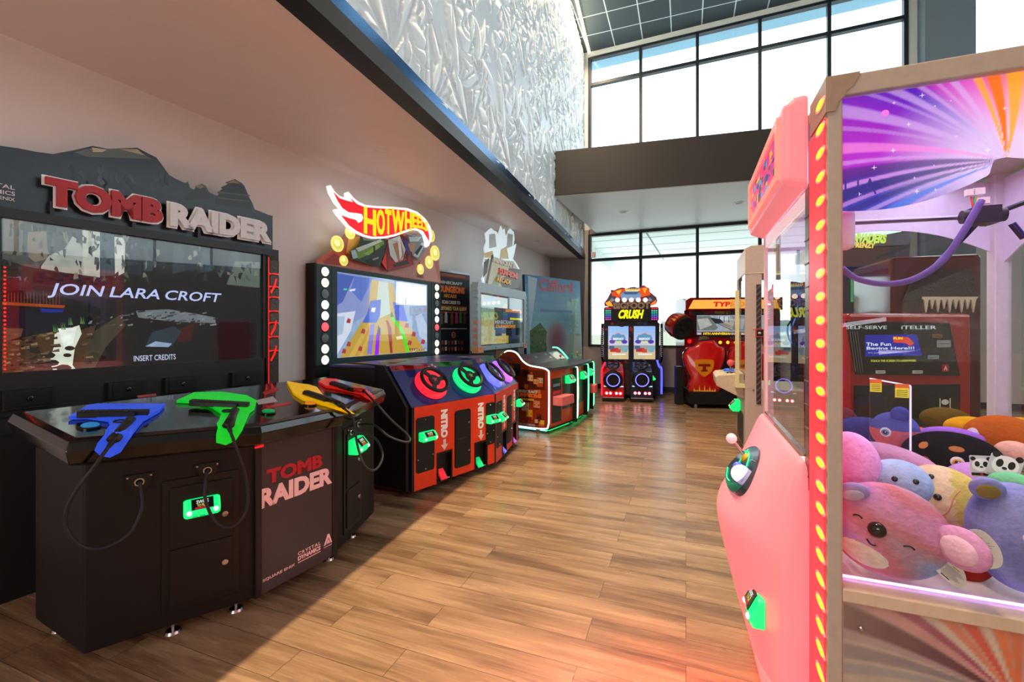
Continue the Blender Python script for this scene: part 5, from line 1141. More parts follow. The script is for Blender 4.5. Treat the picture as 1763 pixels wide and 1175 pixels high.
# marquee: light columns, name plate, fire and truck cut-out
zq = EB.off(.06)
q0, d0, q1, d1 = r4(zq, 1054, 533, 1120, 552)
b = MB(S(16, 16, 18), 'satin'); b.rect(zq, q0, d0-.02, q1, d1+.02, -.14, 0); b.prism(zq, ellip((q0+q1)/2-.2, d0-.02, .12), -.1, .0); b.build('name_plate', bf)
YG = S(240, 245, 20); b = MB(YG, 'backlit'); w0, e0, w1, e1 = r4(zq, 1065, 536, 1107, 549); b.text(zq, 'CRUSH', w0, e0, w1, e1+.03, .0, .012, YG, 'backlit', bold=.05, shear=.22); b.build('name_lettering', bf)
for u0, u1 in ((1040, 1054), (1119, 1134)):
    q0, d0, q1, d1 = r4(zq, u0, 529, u1, 553); b = MB(S(30, 30, 40), 'satin'); b.rect(zq, q0, d0, q1, d1, -.15, .01, r=.03); o = b.build('light_column', bf)
    for j in range(6):
        for i in range(3):
            cc = [S(190, 60, 160), S(120, 80, 220), S(40, 130, 220), S(20, 190, 130), S(70, 190, 170), S(230, 30, 60)][j]
            b = MB(cc, 'glow1'); x = q0+(q1-q0)*(.25+.25*i); z = d0+(d1-d0)*(.12+.152*j); b.rect(zq, x-.016, z-.014, x+.016, z+.014, .01, .016); b.build('coloured_lamp', o)
tz = zq.off(-.02)
sil = [(1041, 527), (1040, 522), (1046, 514), (1049, 508), (1052, 503), (1051, 499), (1058, 500), (1063, 497), (1072, 495), (1078, 497), (1085, 495), (1092, 494), (1098, 496), (1104, 494), (1108, 491), (1113, 494), (1118, 497), (1119, 503), (1124, 507), (1130, 512), (1132, 518), (1129, 524), (1118, 528), (1118, 533), (1054, 533), (1054, 530)]
b = MB(S(90, 30, 50), 'backlit'); b.prism(tz, px(tz, sil), -.02, 0)
def bp_(pts, c, d=1): b.prism(tz, px(tz, pts), 0, .0015*d, c, 'backlit')
bp_([(1052, 504), (1066, 498), (1080, 497), (1068, 512), (1056, 516)], S(210, 70, 30)); bp_([(1098, 498), (1112, 493), (1118, 500), (1120, 508), (1104, 512)], S(220, 80, 20)); bp_([(1060, 502), (1070, 499), (1066, 508)], S(250, 190, 60), 2); bp_([(1106, 497), (1114, 496), (1110, 506)], S(250, 170, 50), 2)
for k in range(11): bp_([(1076+k*2.4, 500), (1077+k*2.4, 496), (1078+k*2.4, 500), (1086, 508)], S(250, 230, 140), 2)
bp_([(1068, 508), (1074, 502), (1098, 502), (1104, 508), (1102, 516), (1070, 516)], S(110, 140, 180), 3); bp_([(1072, 503), (1100, 503), (1096, 507), (1076, 507)], S(50, 80, 130), 4)
for u in (1054, 1119): bp_([(u-8, 518), (u-4, 510), (u+5, 510), (u+9, 516), (u+7, 526), (u-5, 526)], S(60, 60, 72), 3); bp_([(u-4, 517), (u, 513), (u+4, 517), (u, 521)], S(130, 120, 140), 4)
bp_([(1042, 522), (1050, 518), (1056, 528), (1046, 527)], S(250, 170, 40), 4); bp_([(1120, 524), (1130, 516), (1128, 524), (1118, 528)], S(250, 120, 40), 4)
o = b.build('fire_cutout', bf); o['label'] = 'cut-out topper of a truck bursting through flames'
for u in (1063, 1075, 1087, 1099, 1111):
    p = tz.w(u, 517, .02); b = MB(S(255, 225, 190), 'glow2'); b.lathe(p, tz.N, [(.05, 0), (.042, .02), (0, .03)], n=14); b.build('roof_lamp', bf, smooth='auto')
b = MB(S(60, 70, 90), 'print'); w0, e0, w1, e1 = r4(tz, 1056, 521, 1119, 532); b.rect(tz, w0-.01, e0-.015, w1+.01, e1+.015, .005, .03, S(52, 46, 52))
b.text(tz, 'BIGFOOT', w0, e0, w1, e1, .03, .04, S(196, 160, 130), 'print', bold=.05); b.rect(tz, w0, (e0+e1)/2-.004, w1, (e0+e1)/2+.004, .041, .042, S(70, 90, 120)); b.build('name_board', bf)
# exhaust ladders at the sides
for u in (1037, 1139):
    a, c = EB.hit(u, 560, .05); lo = EB.hit(u, 618, .05)[1]
    b = MB(S(40, 40, 60), 'metal'); s_ = 1 if u < 1080 else -1
    b.tube([EB.pt(a+.09*s_, lo-.08, .0), EB.pt(a, lo, .05), EB.pt(a, c-.06, .05), EB.pt(a, c+.03, .05)], .026, n=10)
    for k in range(15): z = lo+.05+k*(c-lo-.1)/15; b.cyl(EB.pt(a, z, .05), EB.pt(a, z+.014, .05), .033, col=S(210, 210, 230), mat='metal')
    b.build('exhaust_pipe', bf, smooth='auto')
# pedestals
def pedestal(u0, u1, col, nm):
    q0 = E.hit(u0, 680)[0]; q1 = E.hit(u1, 680)[0]; zt = E.hit(u0, 640)[1]; w_ = q1-q0
    b = MB(col, 'gloss'); sd = Plane(E.pt(q0, 0, 0), -E.N)
    b.prism(sd, [(0, .06), (.62, .06), (.62, zt+.25), (.42, zt+.2), (.30, zt+.04), (.10, zt+.0), (.0, zt-.06)], -w_, 0) if False else None
    prof = [(0, .06), (-.60, .06), (-.60, zt+.16), (-.34, zt+.10), (-.14, zt), (-.03, zt-.01), (0, zt-.05)]
    b.loft([[E.pt(q0+.0, z, d) for d, z in prof], [E.pt(q0+.012, z, d) for d, z in prof], [E.pt(q1-.012, z, d) for d, z in prof], [E.pt(q1, z, d) for d, z in prof]]); o = b.build('pedestal', bf); o['label'] = 'glossy '+nm+' truck front pedestal'
    b = MB(S(14, 13, 15), 'satin'); b.rect(E, q0-.0, .02, q1+.0, .075, -.6, .06); b.rect(E, q0, .073, q1, .082, -.05, .062, S(150, 140, 150)); b.build('footrest', bf)
    m_ = (q0+q1)/2; zc = E.hit(u0, 654)[1]
    b = MB(S(20, 20, 22), 'rubber'); b.torus(E.pt(m_, zc, .02), E.N, .145, .05, n=40, k=12)
    for k in range(20):
        t = 2*math.pi*k/20; d_ = E.X*math.cos(t)+E.Z*math.sin(t); b.obox(E.pt(m_, zc, .02)+d_*.185, d_*.014, E.N.cross(d_)*.018, E.N*.03)
    b.cyl(E.pt(m_, zc, .0), E.pt(m_, zc, .03), .12, n=30, col=S(14, 16, 14)); t = b.build('tyre', bf, smooth='auto')
    b = MB(S(110, 110, 255), 'glow2'); b.torus(E.pt(m_, zc, .062), E.N, .128, .010, n=40, k=8); r_ = b.build('light_ring', t, smooth=True); r_['label'] = 'blue glowing ring on the tyre'
    b = MB(S(170, 225, 255), 'glow1'); z = E.hit(u0, 665)[1]; b.rect(E, q0+.03, z-.012, q1-.01, z+.008, 0, .02); b.build('light_bar', bf)
    b = MB(S(30, 26, 28), 'satin'); z = E.hit(u0, 671)[1]; b.rect(E, m_-.07, z-.012, m_+.07, z+.008, 0, .01); b.build('badge', bf)
    z = E.hit(u0, 677)[1]
    for x in (.2, .38, .66, .84):
        b = MB(S(255, 60, 80), 'glow5'); b.cyl(E.pt(q0+w_*x, z, 0), E.pt(q0+w_*x, z, .014), .03, n=16); b.cyl(E.pt(q0+w_*x, z, .014), E.pt(q0+w_*x, z, .018), .02, n=16, col=(1, .82, .82), mat='glow5'); b.build('round_lamp', bf)
    C = E.pt(m_, E.hit(u0, 628)[1], -.05); ax = (E.N*.75+UP*.66).normalized()
    b = MB(S(20, 20, 22), 'satin'); b.torus(C, ax, .12, .018, n=30, k=8); b.lathe(C, ax, [(.04, -.02), (.05, .01), (0, .02)], n=16); b.cyl(C-ax*.16, C, .022)
    for q in (0, math.pi, -math.pi/2): xx = E.X; yy = ax.cross(xx); d_ = xx*math.cos(q)+yy*math.sin(q); b.obox(C+d_*.07, d_*.05, ax.cross(d_)*.018, ax*.006)
    b.build('steering_wheel', bf, smooth='auto')
    b = MB(S(60, 60, 110), 'clearscreen'); b.obox(E.pt(m_, zt+.13, -.25), E.X*.16, (UP*.8-E.N*.6)*.05, (E.N*.8+UP*.6)*.006); b.build('dash_display', bf)
    return q0, q1
qa = pedestal(1037, 1074, S(196, 16, 26), 'red'); qb = pedestal(1086, 1124, S(20, 44, 70), 'dark blue')
card_reader(bf, Plane(E.pt(qb[1], 0, -.02), -E.N), .06, E.hit(1125, 652)[1], w=.12, h=.09, d=0, dep=.05)
neon(bf, [EB.pt(a1+.02, .1, .1), EB.pt(a1+.02, .62, .1), EB.pt(a1-.02, .68, .05), EB.pt(a1-.06, .82, .02)], S(70, 80, 255), .022, 'glow2', 'light_tube')
neon(bf, [E.pt(qa[0]-.01, .12, .0), E.pt(qa[0]-.01, .62, .0), E.pt(qa[0]+.0, .67, -.03), E.pt(qa[0]+.06, .78, -.2)], S(255, 30, 50), .016, 'glow2', 'light_tube')
b = MB(S(60, 16, 22), 'print'); b.rect(EB, qa[1]-.02, .06, qb[0]+.02, .60, 0, .1); b.build('centre_panel', bf)
b = MB(S(18, 24, 40), 'satin'); b.rect(EB, qb[1], .06, a1-.0, .62, 0, .08); b.build('side_block', bf)

# ================================================================ TYPHOON ride simulator
yaw = math.radians(-6); X2 = V((math.cos(yaw), math.sin(yaw), 0)); by = G(1190, 702, .02); Y1 = Plane((by.x, by.y, 0), X2)
ty_ = thing('arcade_ride_simulator', Y1.pt(.8, 0, -.5), yaw, 'red two-seat ride simulator with flame decals by the window', 'arcade ride')
YB = Y1.off(-1.25); RD = S(150, 18, 20); DR = S(96, 14, 16)
a0 = YB.hit(1178, 600)[0]; a1 = a0+1.95; zt = YB.hit(1240, 513)[1]
b = MB(DR, 'gloss'); prof = [(0, .1), (.7, .1), (.7, zt), (.18, zt), (.0, zt-.05)]
sdp = Plane(YB.pt(a0, 0, 0), -YB.N); 
b.loft([[YB.pt(a, z, -d) for d, z in prof][::-1] for a in (a0, a0+.02, a1-.02, a1)]); b.build('cabinet_body', ty_)
b = MB(RD, 'gloss'); y0 = YB.hit(1240, 533)[1]; y1 = YB.hit(1240, 517)[1]
b.prism(YB, [(a0, y0-.02), (a1, y0-.02), (a1, zt+.0), (a0+.1, zt+.0), (a0, zt-.06)], -.02, .10); b.build('header', ty_)
b = MB(S(246, 176, 76), 'backlit'); b.prism(YB, [(a0+.06, y0+.01), (a1-.06, y0+.01), (a1-.12, y1), (a0+.16, y1)], .10, .104); h_ = b.build('header_sign', ty_)
b = MB(S(200, 34, 24), 'backlit'); w0, e0 = YB.hit(1228, 531, .11); w1 = w0+.95; b.text(YB, 'TYPHOON', w0, e0+.03, w1, y1-.04, .104, .110, S(200, 34, 24), 'backlit', bold=.05, shear=.15); b.torus(YB.pt(w0+.47, (y0+y1)/2, .112), YB.N, .075, .010, n=24, k=6, col=S(190, 30, 24)); b.build('sign_lettering', h_)
z = YB.hit(1240, 539)[1]
b = MB(S(110, 90, 40), 'print'); b.rect(YB, a0+.1, z-.05, a1-.1, z+.05, 0, .012, S(120, 30, 24)); b.rect(YB, a0+.62, z-.04, a1-.3, z+.04, .012, .014, S(150, 120, 50)); b.text(YB, 'TYPHOON', a0+.8, z-.025, a0+1.4, z+.025, .014, .016, S(50, 30, 24), 'print', bold=.05, shear=.1)
b.prism(YB, ellip(a0+.28, z, .14, .04), .012, .02, S(26, 40, 36)); b.build('speaker_strip', ty_)
q0, d1 = YB.hit(1199, 543); d0 = YB.hit(1240, 578)[1]; q1 = a1-.26
b = MB(S(20, 18, 18), 'satin')
for r in ((q0-.04, d0-.04, q0, d1+.03), (q1, d0-.04, q1+.04, d1+.03), (q0, d1, q1, d1+.03), (q0, d0-.04, q1, d0)): b.rect(YB, *r, 0, .03)
b.build('screen_frame', ty_)
b = MB(S(150, 156, 165), 'screen'); b.rect(YB, q0, d0+.08, q1, d1, 0, .008, S(150, 158, 170)); sc = lambda pts, c, d=1: b.prism(YB, px(YB, pts), .008, .008+.0015*d, c, 'screen')
sc([(1200, 545), (1222, 544), (1236, 565), (1230, 569), (1200, 569)], S(110, 114, 112)); sc([(1200, 550), (1218, 548), (1226, 560), (1205, 568)], S(170, 172, 165), 2); sc([(1236, 545), (1268, 545), (1268, 552), (1240, 552)], S(190, 196, 200)); sc([(1240, 556), (1268, 554), (1268, 569), (1250, 569)], S(170, 160, 140)); sc([(1222, 547), (1240, 550), (1246, 556), (1232, 558)], S(40, 42, 46), 3)
for k in range(3): sc([(1232+k*4, 556), (1234+k*4, 556), (1262+k*10, 569), (1259+k*10, 569)], S(30, 40, 60), 4)
for k in range(4): sc([(1238+k*8, 545), (1239+k*8, 545), (1239+k*8, 556), (1238+k*8, 556)], S(40, 50, 56), 4)
b.rect(YB, q0, d0, q1, d0+.08, 0, .009, S(60, 24, 20)); b.text(YB, '10TH ANNIVERSARY EDITION', q0+.14, d0+.015, q0+.14+.9, d0+.065, .009, .011, S(250, 220, 60), 'clearscreen', bold=.04, shear=.15); b.text(YB, 'TURBO', q0+.0, d0+.015, q0+.10, d0+.065, .009, .011, S(220, 210, 230), 'clearscreen', bold=.04, shear=.15)
b.build('screen', ty_)
MB(S(14, 14, 15), 'satin').rect(YB, a0+.05, .45, a1-.05, d0-.42, 0, .012).build('lower_panel', ty_)
b = MB(RD, 'gloss'); b.rect(YB, a0, d0-.42, a1, d0-.04, -.02, .012); b.build('dash_panel', ty_)
for u in (1226, 1240, 1253, 1266, 1279):
    p = YB.w(u, 590, .012); b = MB(S(250, 205, 70), 'glow1'); b.lathe(p, YB.N, [(.035, 0), (.03, .012), (0, .018)], n=16); b.build('round_lamp', ty_, smooth='auto')
p = YB.w(1187, 588, .012); b = MB(S(235, 20, 30), 'glow1'); b.lathe(p, YB.N, [(.045, 0), (.035, .015), (0, .02)], n=16); b.build('red_button', ty_, smooth='auto')
# round speaker pod at the cabinet's left
c0_ = YB.w(1176, 565, .32); ax = (YB.N*.80+YB.X*.46-UP*.34).normalized()
b = MB(S(150, 18, 20), 'gloss'); b.lathe(c0_-ax*.34, ax, [(.12, 0), (.24, .06), (.27, .2), (.265, .34)], n=36)
b.lathe(c0_, ax, [(.252, .0), (.25, .045), (.21, .05), (.12, .012), (.06, .01), (.05, .03), (0, .035)], n=36, col=S(22, 24, 26), mat='satin'); s_ = b.build('speaker_pod', ty_, smooth='auto'); s_['label'] = 'round red speaker pod with flame decals'
b = MB(S(250, 170, 50), 'print'); side = (UP - ax*UP.dot(ax)).normalized(); lt = side.cross(ax)
for k in range(9):
    t = math.radians(20+k*17); d_ = side*math.cos(t-1.2)-(-lt)*math.sin(t-1.2) if False else side*math.cos(t-1.3)+lt*math.sin(t-1.3); tt_ = ax.cross(d_); o_ = c0_-ax*.14+d_*.272
    b.add([o_-tt_*.035+ax*.10, o_+tt_*.035+ax*.10, o_+tt_*.01-ax*.03, o_+tt_*.02-ax*.09-d_*.006], [(0, 1, 2, 3)], rg.choice([S(250, 170, 50), S(245, 130, 40)]), 'print')
o = b.build('flame_decal', s_); o['kind'] = 'stuff'
b = MB(S(30, 30, 32), 'satin'); b.cyl(c0_-ax*.3, YB.pt(a0+.1, c0_.z, -.05), .05); b.build('pod_arm', ty_)
# motion platform
b = MB(S(12, 13, 15), 'powder'); b.rect(Y1, .0, .08, 1.75, .32, -.85, 0); 
for k in range(7): b.rect(Y1, .02, .10+k*.03, 1.73, .115+k*.03, 0, .006, S(20, 21, 24))
b.build('motion_platform', ty_)
for x in (.1, 1.6): b = MB(S(160, 160, 165), 'metal'); b.cyl(Y1.pt(x, 0, -.06), Y1.pt(x, .08, -.06), .03); b.build('levelling_foot', ty_)
b = MB(S(16, 16, 18), 'powder'); b.rect(YB, a0+.05, .0, a1-.05, .45, -.5, .3); b.build('cabinet_plinth', ty_)
b = MB(S(24, 26, 28), 'satin'); b.rect(Y1.off(-.5), -.16, .0, -.04, .75, -.1, .1); b.build('side_column', ty_)
# seats
def seat(du):
    f = lambda pts: [Y1.hit(u+du, v, -.06) for u, v in pts]
    outl = [(1182, 604), (1186, 599), (1194, 597), (1201, 592), (1205, 588), (1228, 586), (1233, 589), (1239, 596), (1246, 598), (1250, 606), (1248, 622), (1241, 640), (1238, 655), (1237, 680), (1190, 680), (1190, 655), (1184, 640), (1178, 622), (1178, 610)]
    q = f(outl); q2 = sm2(q, 3); mx0 = sum(p[0] for p in q2)/len(q2); my0 = sum(p[1] for p in q2)/len(q2)
    sh = lambda k: [(mx0+(a-mx0)*k, my0+(c-my0)*k) for a, c in q2]
    b = MB(S(190, 22, 20), 'gloss'); R_ = [[Y1.pt(a, c, d-.06) for a, c in sh(k)] for k, d in ((.93, -.22), (1.0, -.14), (1.0, -.04), (.95, .015), (.86, .04))]
    b.loft(R_); s_ = b.build('seat', ty_, smooth='auto'); s_['label'] = 'glossy red moulded seat back'
    edge = [Y1.pt(a, c, -.10) for a, c in [(mx0+(a-mx0)*1.01, my0+(c-my0)*1.01) for a, c in f([(1190, 652), (1180, 625), (1180, 606), (1187, 600), (1198, 596), (1206, 588), (1228, 587), (1238, 596), (1246, 599), (1249, 608), (1246, 628), (1238, 655)])]]
    b = MB(S(14, 14, 16), 'rubber'); b.tube(edge, .018, n=8); b.build('edge_trim', s_, smooth=True)
    p = Y1.off(-.02); hh = lambda pts: [p.hit(u+du, v) for u, v in pts]
    b = MB(S(216, 130, 20), 'print'); b.prism(p, sm2(hh([(1197, 621), (1200, 620), (1213, 619), (1226, 620), (1229, 622), (1228, 634), (1222, 643), (1212, 649), (1203, 642), (1197, 633)]), 3), .002, .006)
    w0, e1 = p.hit(1202+du, 627); w1, e0 = p.hit(1223+du, 640); b.rect(p, w0, e1-.045, w1, e1, .006, .009, S(130, 20, 16)); m_ = (w0+w1)/2; b.rect(p, m_-.03, e0, m_+.03, e1-.04, .006, .009, S(130, 20, 16)); b.rect(p, m_-.06, e0, m_+.06, e0+.025, .006, .009, S(130, 20, 16)); b.build('shield_badge', s_)
    b = MB(S(240, 170, 50), 'print'); fl = [(1193, 677)]
    for k in range(9): u = 1194+k*4.4; fl += [(u, 673), (u+1.5, [668, 671, 664, 672, 663, 671, 666, 671, 669][k]), (u+3, 673)]
    b.prism(p, hh(fl+[(1232, 677)]), .002, .005); b.build('flame_decal', s_)
    a, c = Y1.hit(1212+du, 586, -.14); b = MB(S(96, 80, 66), 'satin'); b.prism(Y1, [(a-.08, c-.1), (a+.10, c-.1), (a+.09, c+.06), (a+.03, c+.075), (a-.07, c+.06)], -.24, -.14); b.build('headrest', s_, bevel=.02)
    b = MB(S(150, 20, 20), 'gloss'); a, c = Y1.hit(1192+du, 700, -.4); w_ = Y1.hit(1236+du, 700, -.4)[0]; b.rect(Y1, a+.02, .32, w_, .62, -.85, -.2); b.build('seat_base', s_, bevel=.03)
seat(0); seat(77)
b = MB(S(16, 50, 44), 'satin'); b.cyl(Y1.pt(.78, .32, -.3), Y1.pt(.78, .95, -.3), .06, .05); b.ball(Y1.pt(.78, .97, -.3), .07, .06, .06); b.build('joystick_column', ty_, smooth='auto')
# ================================================================ SECOND CLAW MACHINE (beige, farther along the aisle)
f2 = V((.365, .931, 0)); g2 = V((.931, -.365, 0))
c2 = P(1283, 780, 5.3); c2 = V((c2.x, c2.y, 0))
BG = S(196, 178, 172)
sc2 = thing('claw_machine', c2, math.atan2(g2.y, g2.x), 'beige claw machine with control shelf, standing farther along the aisle behind the pink one', 'claw machine')
N2 = Plane(c2, g2); F2 = Plane(c2+f2*1.0, -f2)           # near side face, front face (towards the aisle)
zt = N2.hit(1290, 423)[1]; zs2 = N2.hit(1290, 470)[1]
b = MB(BG, 'satin'); b.rect(N2, 0, .05, .95, .80, -1.0, 0); b.build('cabinet_body', sc2, bevel=.01)
b = MB(BG, 'satin'); b.rect(N2, 0, .80, .17, zs2, -.03, 0); b.build('corner_post', sc2)
for dd, a in ((-1.0, 0), (-.03, .9), (-1.0, .9)): b = MB(BG, 'satin'); b.rect(N2, a, .80, a+.05, zs2, dd, dd+.03); b.build('corner_post', sc2)
b = MB(BG, 'satin'); b.prism(N2, [(0, zs2), (.95, zs2), (.95, zt), (.06, zt), (.0, zt-.03)], -1.0, 0); b.rect(N2, -.006, zs2-.012, .5, zs2, -.02, .006, S(230, 220, 190)); b.build('header', sc2, bevel=.01)
b = MB(S(70, 64, 66), 'rubber'); a0, c0 = N2.hit(1302, 696); a1, c1 = N2.hit(1310, 490); b.rect(N2, a0, c0, a1+.0, c1, 0, .012, S(60, 54, 58))
for k in range(20): z = c0+(c1-c0)*k/20; b.prism(N2, [(a0, z), (a1, z+.05), (a1, z+.075), (a0, z+.025)], .012, .016, S(104, 96, 98))
b.build('vent_strip', sc2)
for v in (566, 672): 
    a, c = N2.hit(1297, v); b = MB(S(226, 216, 200), 'metal'); b.cyl(N2.pt(a, c, 0), N2.pt(a, c, .006), .012); b.build('screw_head', sc2)
a, c = N2.hit(1307, 574); b = MB(S(26, 26, 30), 'satin'); b.rect(N2, a-.04, c-.045, a+.05, c+.05, 0, .03, S(200, 60, 70)); b.rect(N2, a-.03, c-.035, a+.04, c+.04, .03, .032); b.ball(N2.pt(a, c, .03), .018, .018, .012, col=S(200, 190, 180)); b.build('window_lock', sc2)
MB((1, 1, 1), 'glass').rect(F2, .03, .82, .97, zs2, -.012, -.006).build('glass_pane', sc2); MB((1, 1, 1), 'glass').rect(N2, .18, .82, .9, zs2, -.012, -.006).build('glass_pane', sc2)
# glass hood in front of the play field
uF = lambda u, v, d: F2.hit(u, v, d)
b = MB(S(226, 222, 170), 'satin'); b.rect(F2, .02, .80, .97, .84, 0, .10); b.rect(F2, .93, .84, .97, 1.95, .06, .10); b.build('window_sill', sc2); 
MB((1, 1, 1), 'glass').rect(F2, .05, .84, .93, 1.95, .085, .09).build('glass_hood', sc2)
# control shelf
sh = Plane(c2+f2*.3, -f2); prof = [(0, .66), (.10, .70), (.30, .80), (.31, .90), (.28, .93), (0, .96)]
b = MB(S(206, 188, 168), 'satin'); b.loft([[F2.pt(a, z, d) for d, z in prof] for a in (.14, .16, .84, .86)]); o = b.build('control_shelf', sc2, bevel=.008)
top = Plane(F2.pt(.16, .96, .002), F2.X, (F2.N*.28*-1+UP*.03)); b = MB(S(200, 190, 150), 'print'); b.rect(top, .03, -.26, .65, -.02, 0, .002)
rg = random.Random(6)
for k in range(26): a, c = rg.uniform(.05, .6), rg.uniform(-.24, -.04); b.rect(top, a, c, a+.05, c+.02, .002, .003, rg.choice([S(60, 60, 60), S(210, 190, 60), S(70, 110, 180), S(150, 130, 110)]))
b.build('printed_top', o)
p = top.pt(.5, -.13, 0); b = MB(S(170, 170, 172), 'metal'); b.cyl(p, p+UP*.10, .009); b.ball(p+UP*.125, .04, col=S(240, 90, 100), mat='gloss'); b.lathe(p, UP, [(.05, 0), (.04, .012), (0, .016)], n=18, col=S(30, 30, 30), mat='satin'); b.build('joystick', sc2, smooth='auto')
p = top.pt(.25, -.13, 0); b = MB(S(30, 90, 220), 'softglow'); b.lathe(p, UP, [(.06, 0), (.06, .02), (.05, .03), (0, .033)], n=20); b.build('play_button', sc2, smooth='auto')
card_reader(sc2, Plane(c2+f2*.75-g2*.0, -f2), .10, .50, w=.22, h=.14, d=.0, dep=.12)
b = MB(S(60, 56, 54), 'powder'); b.rect(F2, .2, .1, .8, .45, 0, .012); b.build('prize_door', sc2)
b = MB(S(240, 226, 170), 'glow1'); b.rect(N2, .2, zs2-.03, .85, zs2-.012, -.06, -.04); b.build('light_bar', sc2)

# ================================================================ MAIN CLAW MACHINE, pink front, beside the camera
f = V((.365, .931, 0)); g = V((.931, -.365, 0)); Q1 = V((.869, 1.25, 0)); CW, CD = 1.10, .90; ZF = .79; ZT = 2.18
cw = thing('claw_machine', Q1+f*CW/2+g*CD/2, math.atan2(g.y, g.x), 'large glowing pink fronted claw machine full of plush toys at the right', 'claw machine')
SN = Plane(Q1, g); FF = Plane(Q1+f*CW, -f); SF = Plane(Q1+f*CW+g*CD, -g); BK = Plane(Q1+g*CD, f)      # near side, front, far side, back
TAU = S(178, 166, 158); loc = lambda b_, a_, z: Q1+f*b_+g*a_+UP*z
# frame: posts, rails, base
b = MB(TAU, 'satin'); b.rect(SN, 0, .08, CD, ZF-.045, -CW, -.012); b.build('cabinet_base', cw)
for a, w_ in ((0, .036), (CD-.04, .04)): b = MB(TAU, 'satin'); b.rect(SN, a, .06, a+w_, ZT, -.05, .002); b.build('frame_post', cw, bevel=.004)
for d0 in (-CW,): b = MB(S(205, 196, 214), 'satin'); b.rect(SN, CD-.055, ZF, CD, ZT, d0, d0+.06); b.build('frame_post', cw, bevel=.004)
b = MB(TAU, 'satin'); b.rect(SN, .0, ZT-.045, CD, ZT+.01, -.06, .004); b.build('top_rail', cw, bevel=.004)
b = MB(TAU, 'satin'); b.rect(SN, .0, ZT-.03, CD, ZT+.0, -CW, -.06); b.build('roof', cw)
b = MB(S(206, 186, 166), 'satin'); b.rect(SN, .036, ZF-.035, CD-.04, ZF-.0, -.05, .003); b.build('shelf_rail', cw, bevel=.003)
b = MB(S(226, 214, 220), 'satin'); zz = lambda y: ZF+.0+.0*y; b.add([loc(.05, 0, ZF-.002), loc(.05, CD, ZF-.002), loc(CW-.06, CD, ZF+.10), loc(CW-.06, 0, ZF+.10)], [(0, 1, 2, 3)]); b.build('prize_bed', cw)
# corner cap at the top of the near post
b = MB(S(160, 138, 124), 'satin'); b.prism(SN, [(-.004, ZT-.085), (.018, ZT-.085), (.026, ZT-.06), (.038, ZT-.05), (.044, ZT-.035), (.056, ZT-.026), (.066, ZT-.01), (.075, ZT+.012), (-.004, ZT+.012)], -.17, .007)
b.build('corner_cap', cw, bevel=.006)
# lower printed side panel with its screw, and the art glass above
b = MB(S(206, 194, 186), 'print'); q = SN.off(-.004); b.rect(q, .038, .08, CD-.042, ZF-.036, -.008, 0)
def swirl(b_, pl, cx_, cz, n, cols, a_lo, a_hi, R, d, clip, curl=.35, mat='print', wmul=1.0, seed=1):
    rg = random.Random(seed)
    for k in range(n):
        t = a_lo+(a_hi-a_lo)*(k+rg.uniform(-.2, .2))/n; w0 = (a_hi-a_lo)/n*rg.uniform(.3, .75)*wmul; left, right = [], []
        for s_ in np.linspace(.03, 1, 14):
            r = R*s_; q_ = t+curl*s_; hw_ = w0*.5
            for L_, a in ((left, q_-hw_), (right, q_+hw_)):
                x, z = cx_+r*math.cos(a), cz+r*math.sin(a); L_.append((x, z))
        for i in range(13):
            quad = [left[i], left[i+1], right[i+1], right[i]]
            if all(clip(*p_) for p_ in quad): b_.add([pl.pt(x, z, d) for x, z in quad], [(0, 3, 2, 1) if False else (0, 3, 2, 1)], cols[k % len(cols)], mat)
def raycol(x, z, cx_, cz, rays, bgf, curl, fade, pow_=1.0):
    dx, dz = x-cx_, z-cz; r = math.hypot(dx, dz); th = math.degrees(math.atan2(dz, dx)) % 360 + curl*r
    c = bgf(r, th)
    for a, w_, col, al in rays:
        k = max(0.0, min(1.0, (w_-abs(th-a))/(w_*.35)))*al*max(0.0, 1-r/fade)**pow_
        if k > 0: c = tuple(c[i]*(1-k)+col[i]*k for i in range(3))
    return c
def artgrid(b_, pl, xs_, zlo, zhi, nz_, fn, mat, d=0):
    for xa, xb in zip(xs_, xs_[1:]):
        for j in range(nz_):
            p0_, p1_ = j/nz_, (j+1)/nz_
            qd = [(xa, zlo(xa)+(zhi-zlo(xa))*p0_), (xb, zlo(xb)+(zhi-zlo(xb))*p0_), (xb, zlo(xb)+(zhi-zlo(xb))*p1_), (xa, zlo(xa)+(zhi-zlo(xa))*p1_)]
            b_.add([pl.pt(x, z, d) for x, z in qd], [(0, 1, 2, 3)], [fn(x, z) for x, z in qd], mat)
lx, lz = q.hit(1752, 1215)
LRAY = [(182, 5, S(70, 120, 150), .9), (171, 3, S(90, 120, 150), .5), (163, 4, S(70, 70, 110), .6), (155, 3.5, S(150, 120, 140), .6), (148, 6.5, S(84, 20, 54), .95), (139, 3.5, S(196, 130, 140), .8), (133, 3.5, S(150, 40, 90), .9), (127, 3, S(210, 190, 180), .7), (121, 4, S(214, 110, 80), .8), (112, 5, S(206, 60, 40), .9), (104, 3, S(226, 200, 180), .7), (96, 5, S(220, 110, 50), .9), (86, 6, S(216, 90, 30), .8), (72, 6, S(230, 150, 60), .7)]
artgrid(b, q, np.linspace(.039, CD-.043, 130), lambda x: .3, ZF-.037, 90, lambda x, z: raycol(x, z, lx, lz, LRAY, lambda r, t: S(176, 162, 152), -28, .62, .5), 'print', .0006)
o = b.build('lower_side_panel', cw); o['label'] = 'lower side panel printed with swirling coloured rays'
screw(b := MB(S(40, 40, 42), 'metal'), SN, *SN.hit(1483, 1084), .007, 0); b.build('panel_screw', cw)
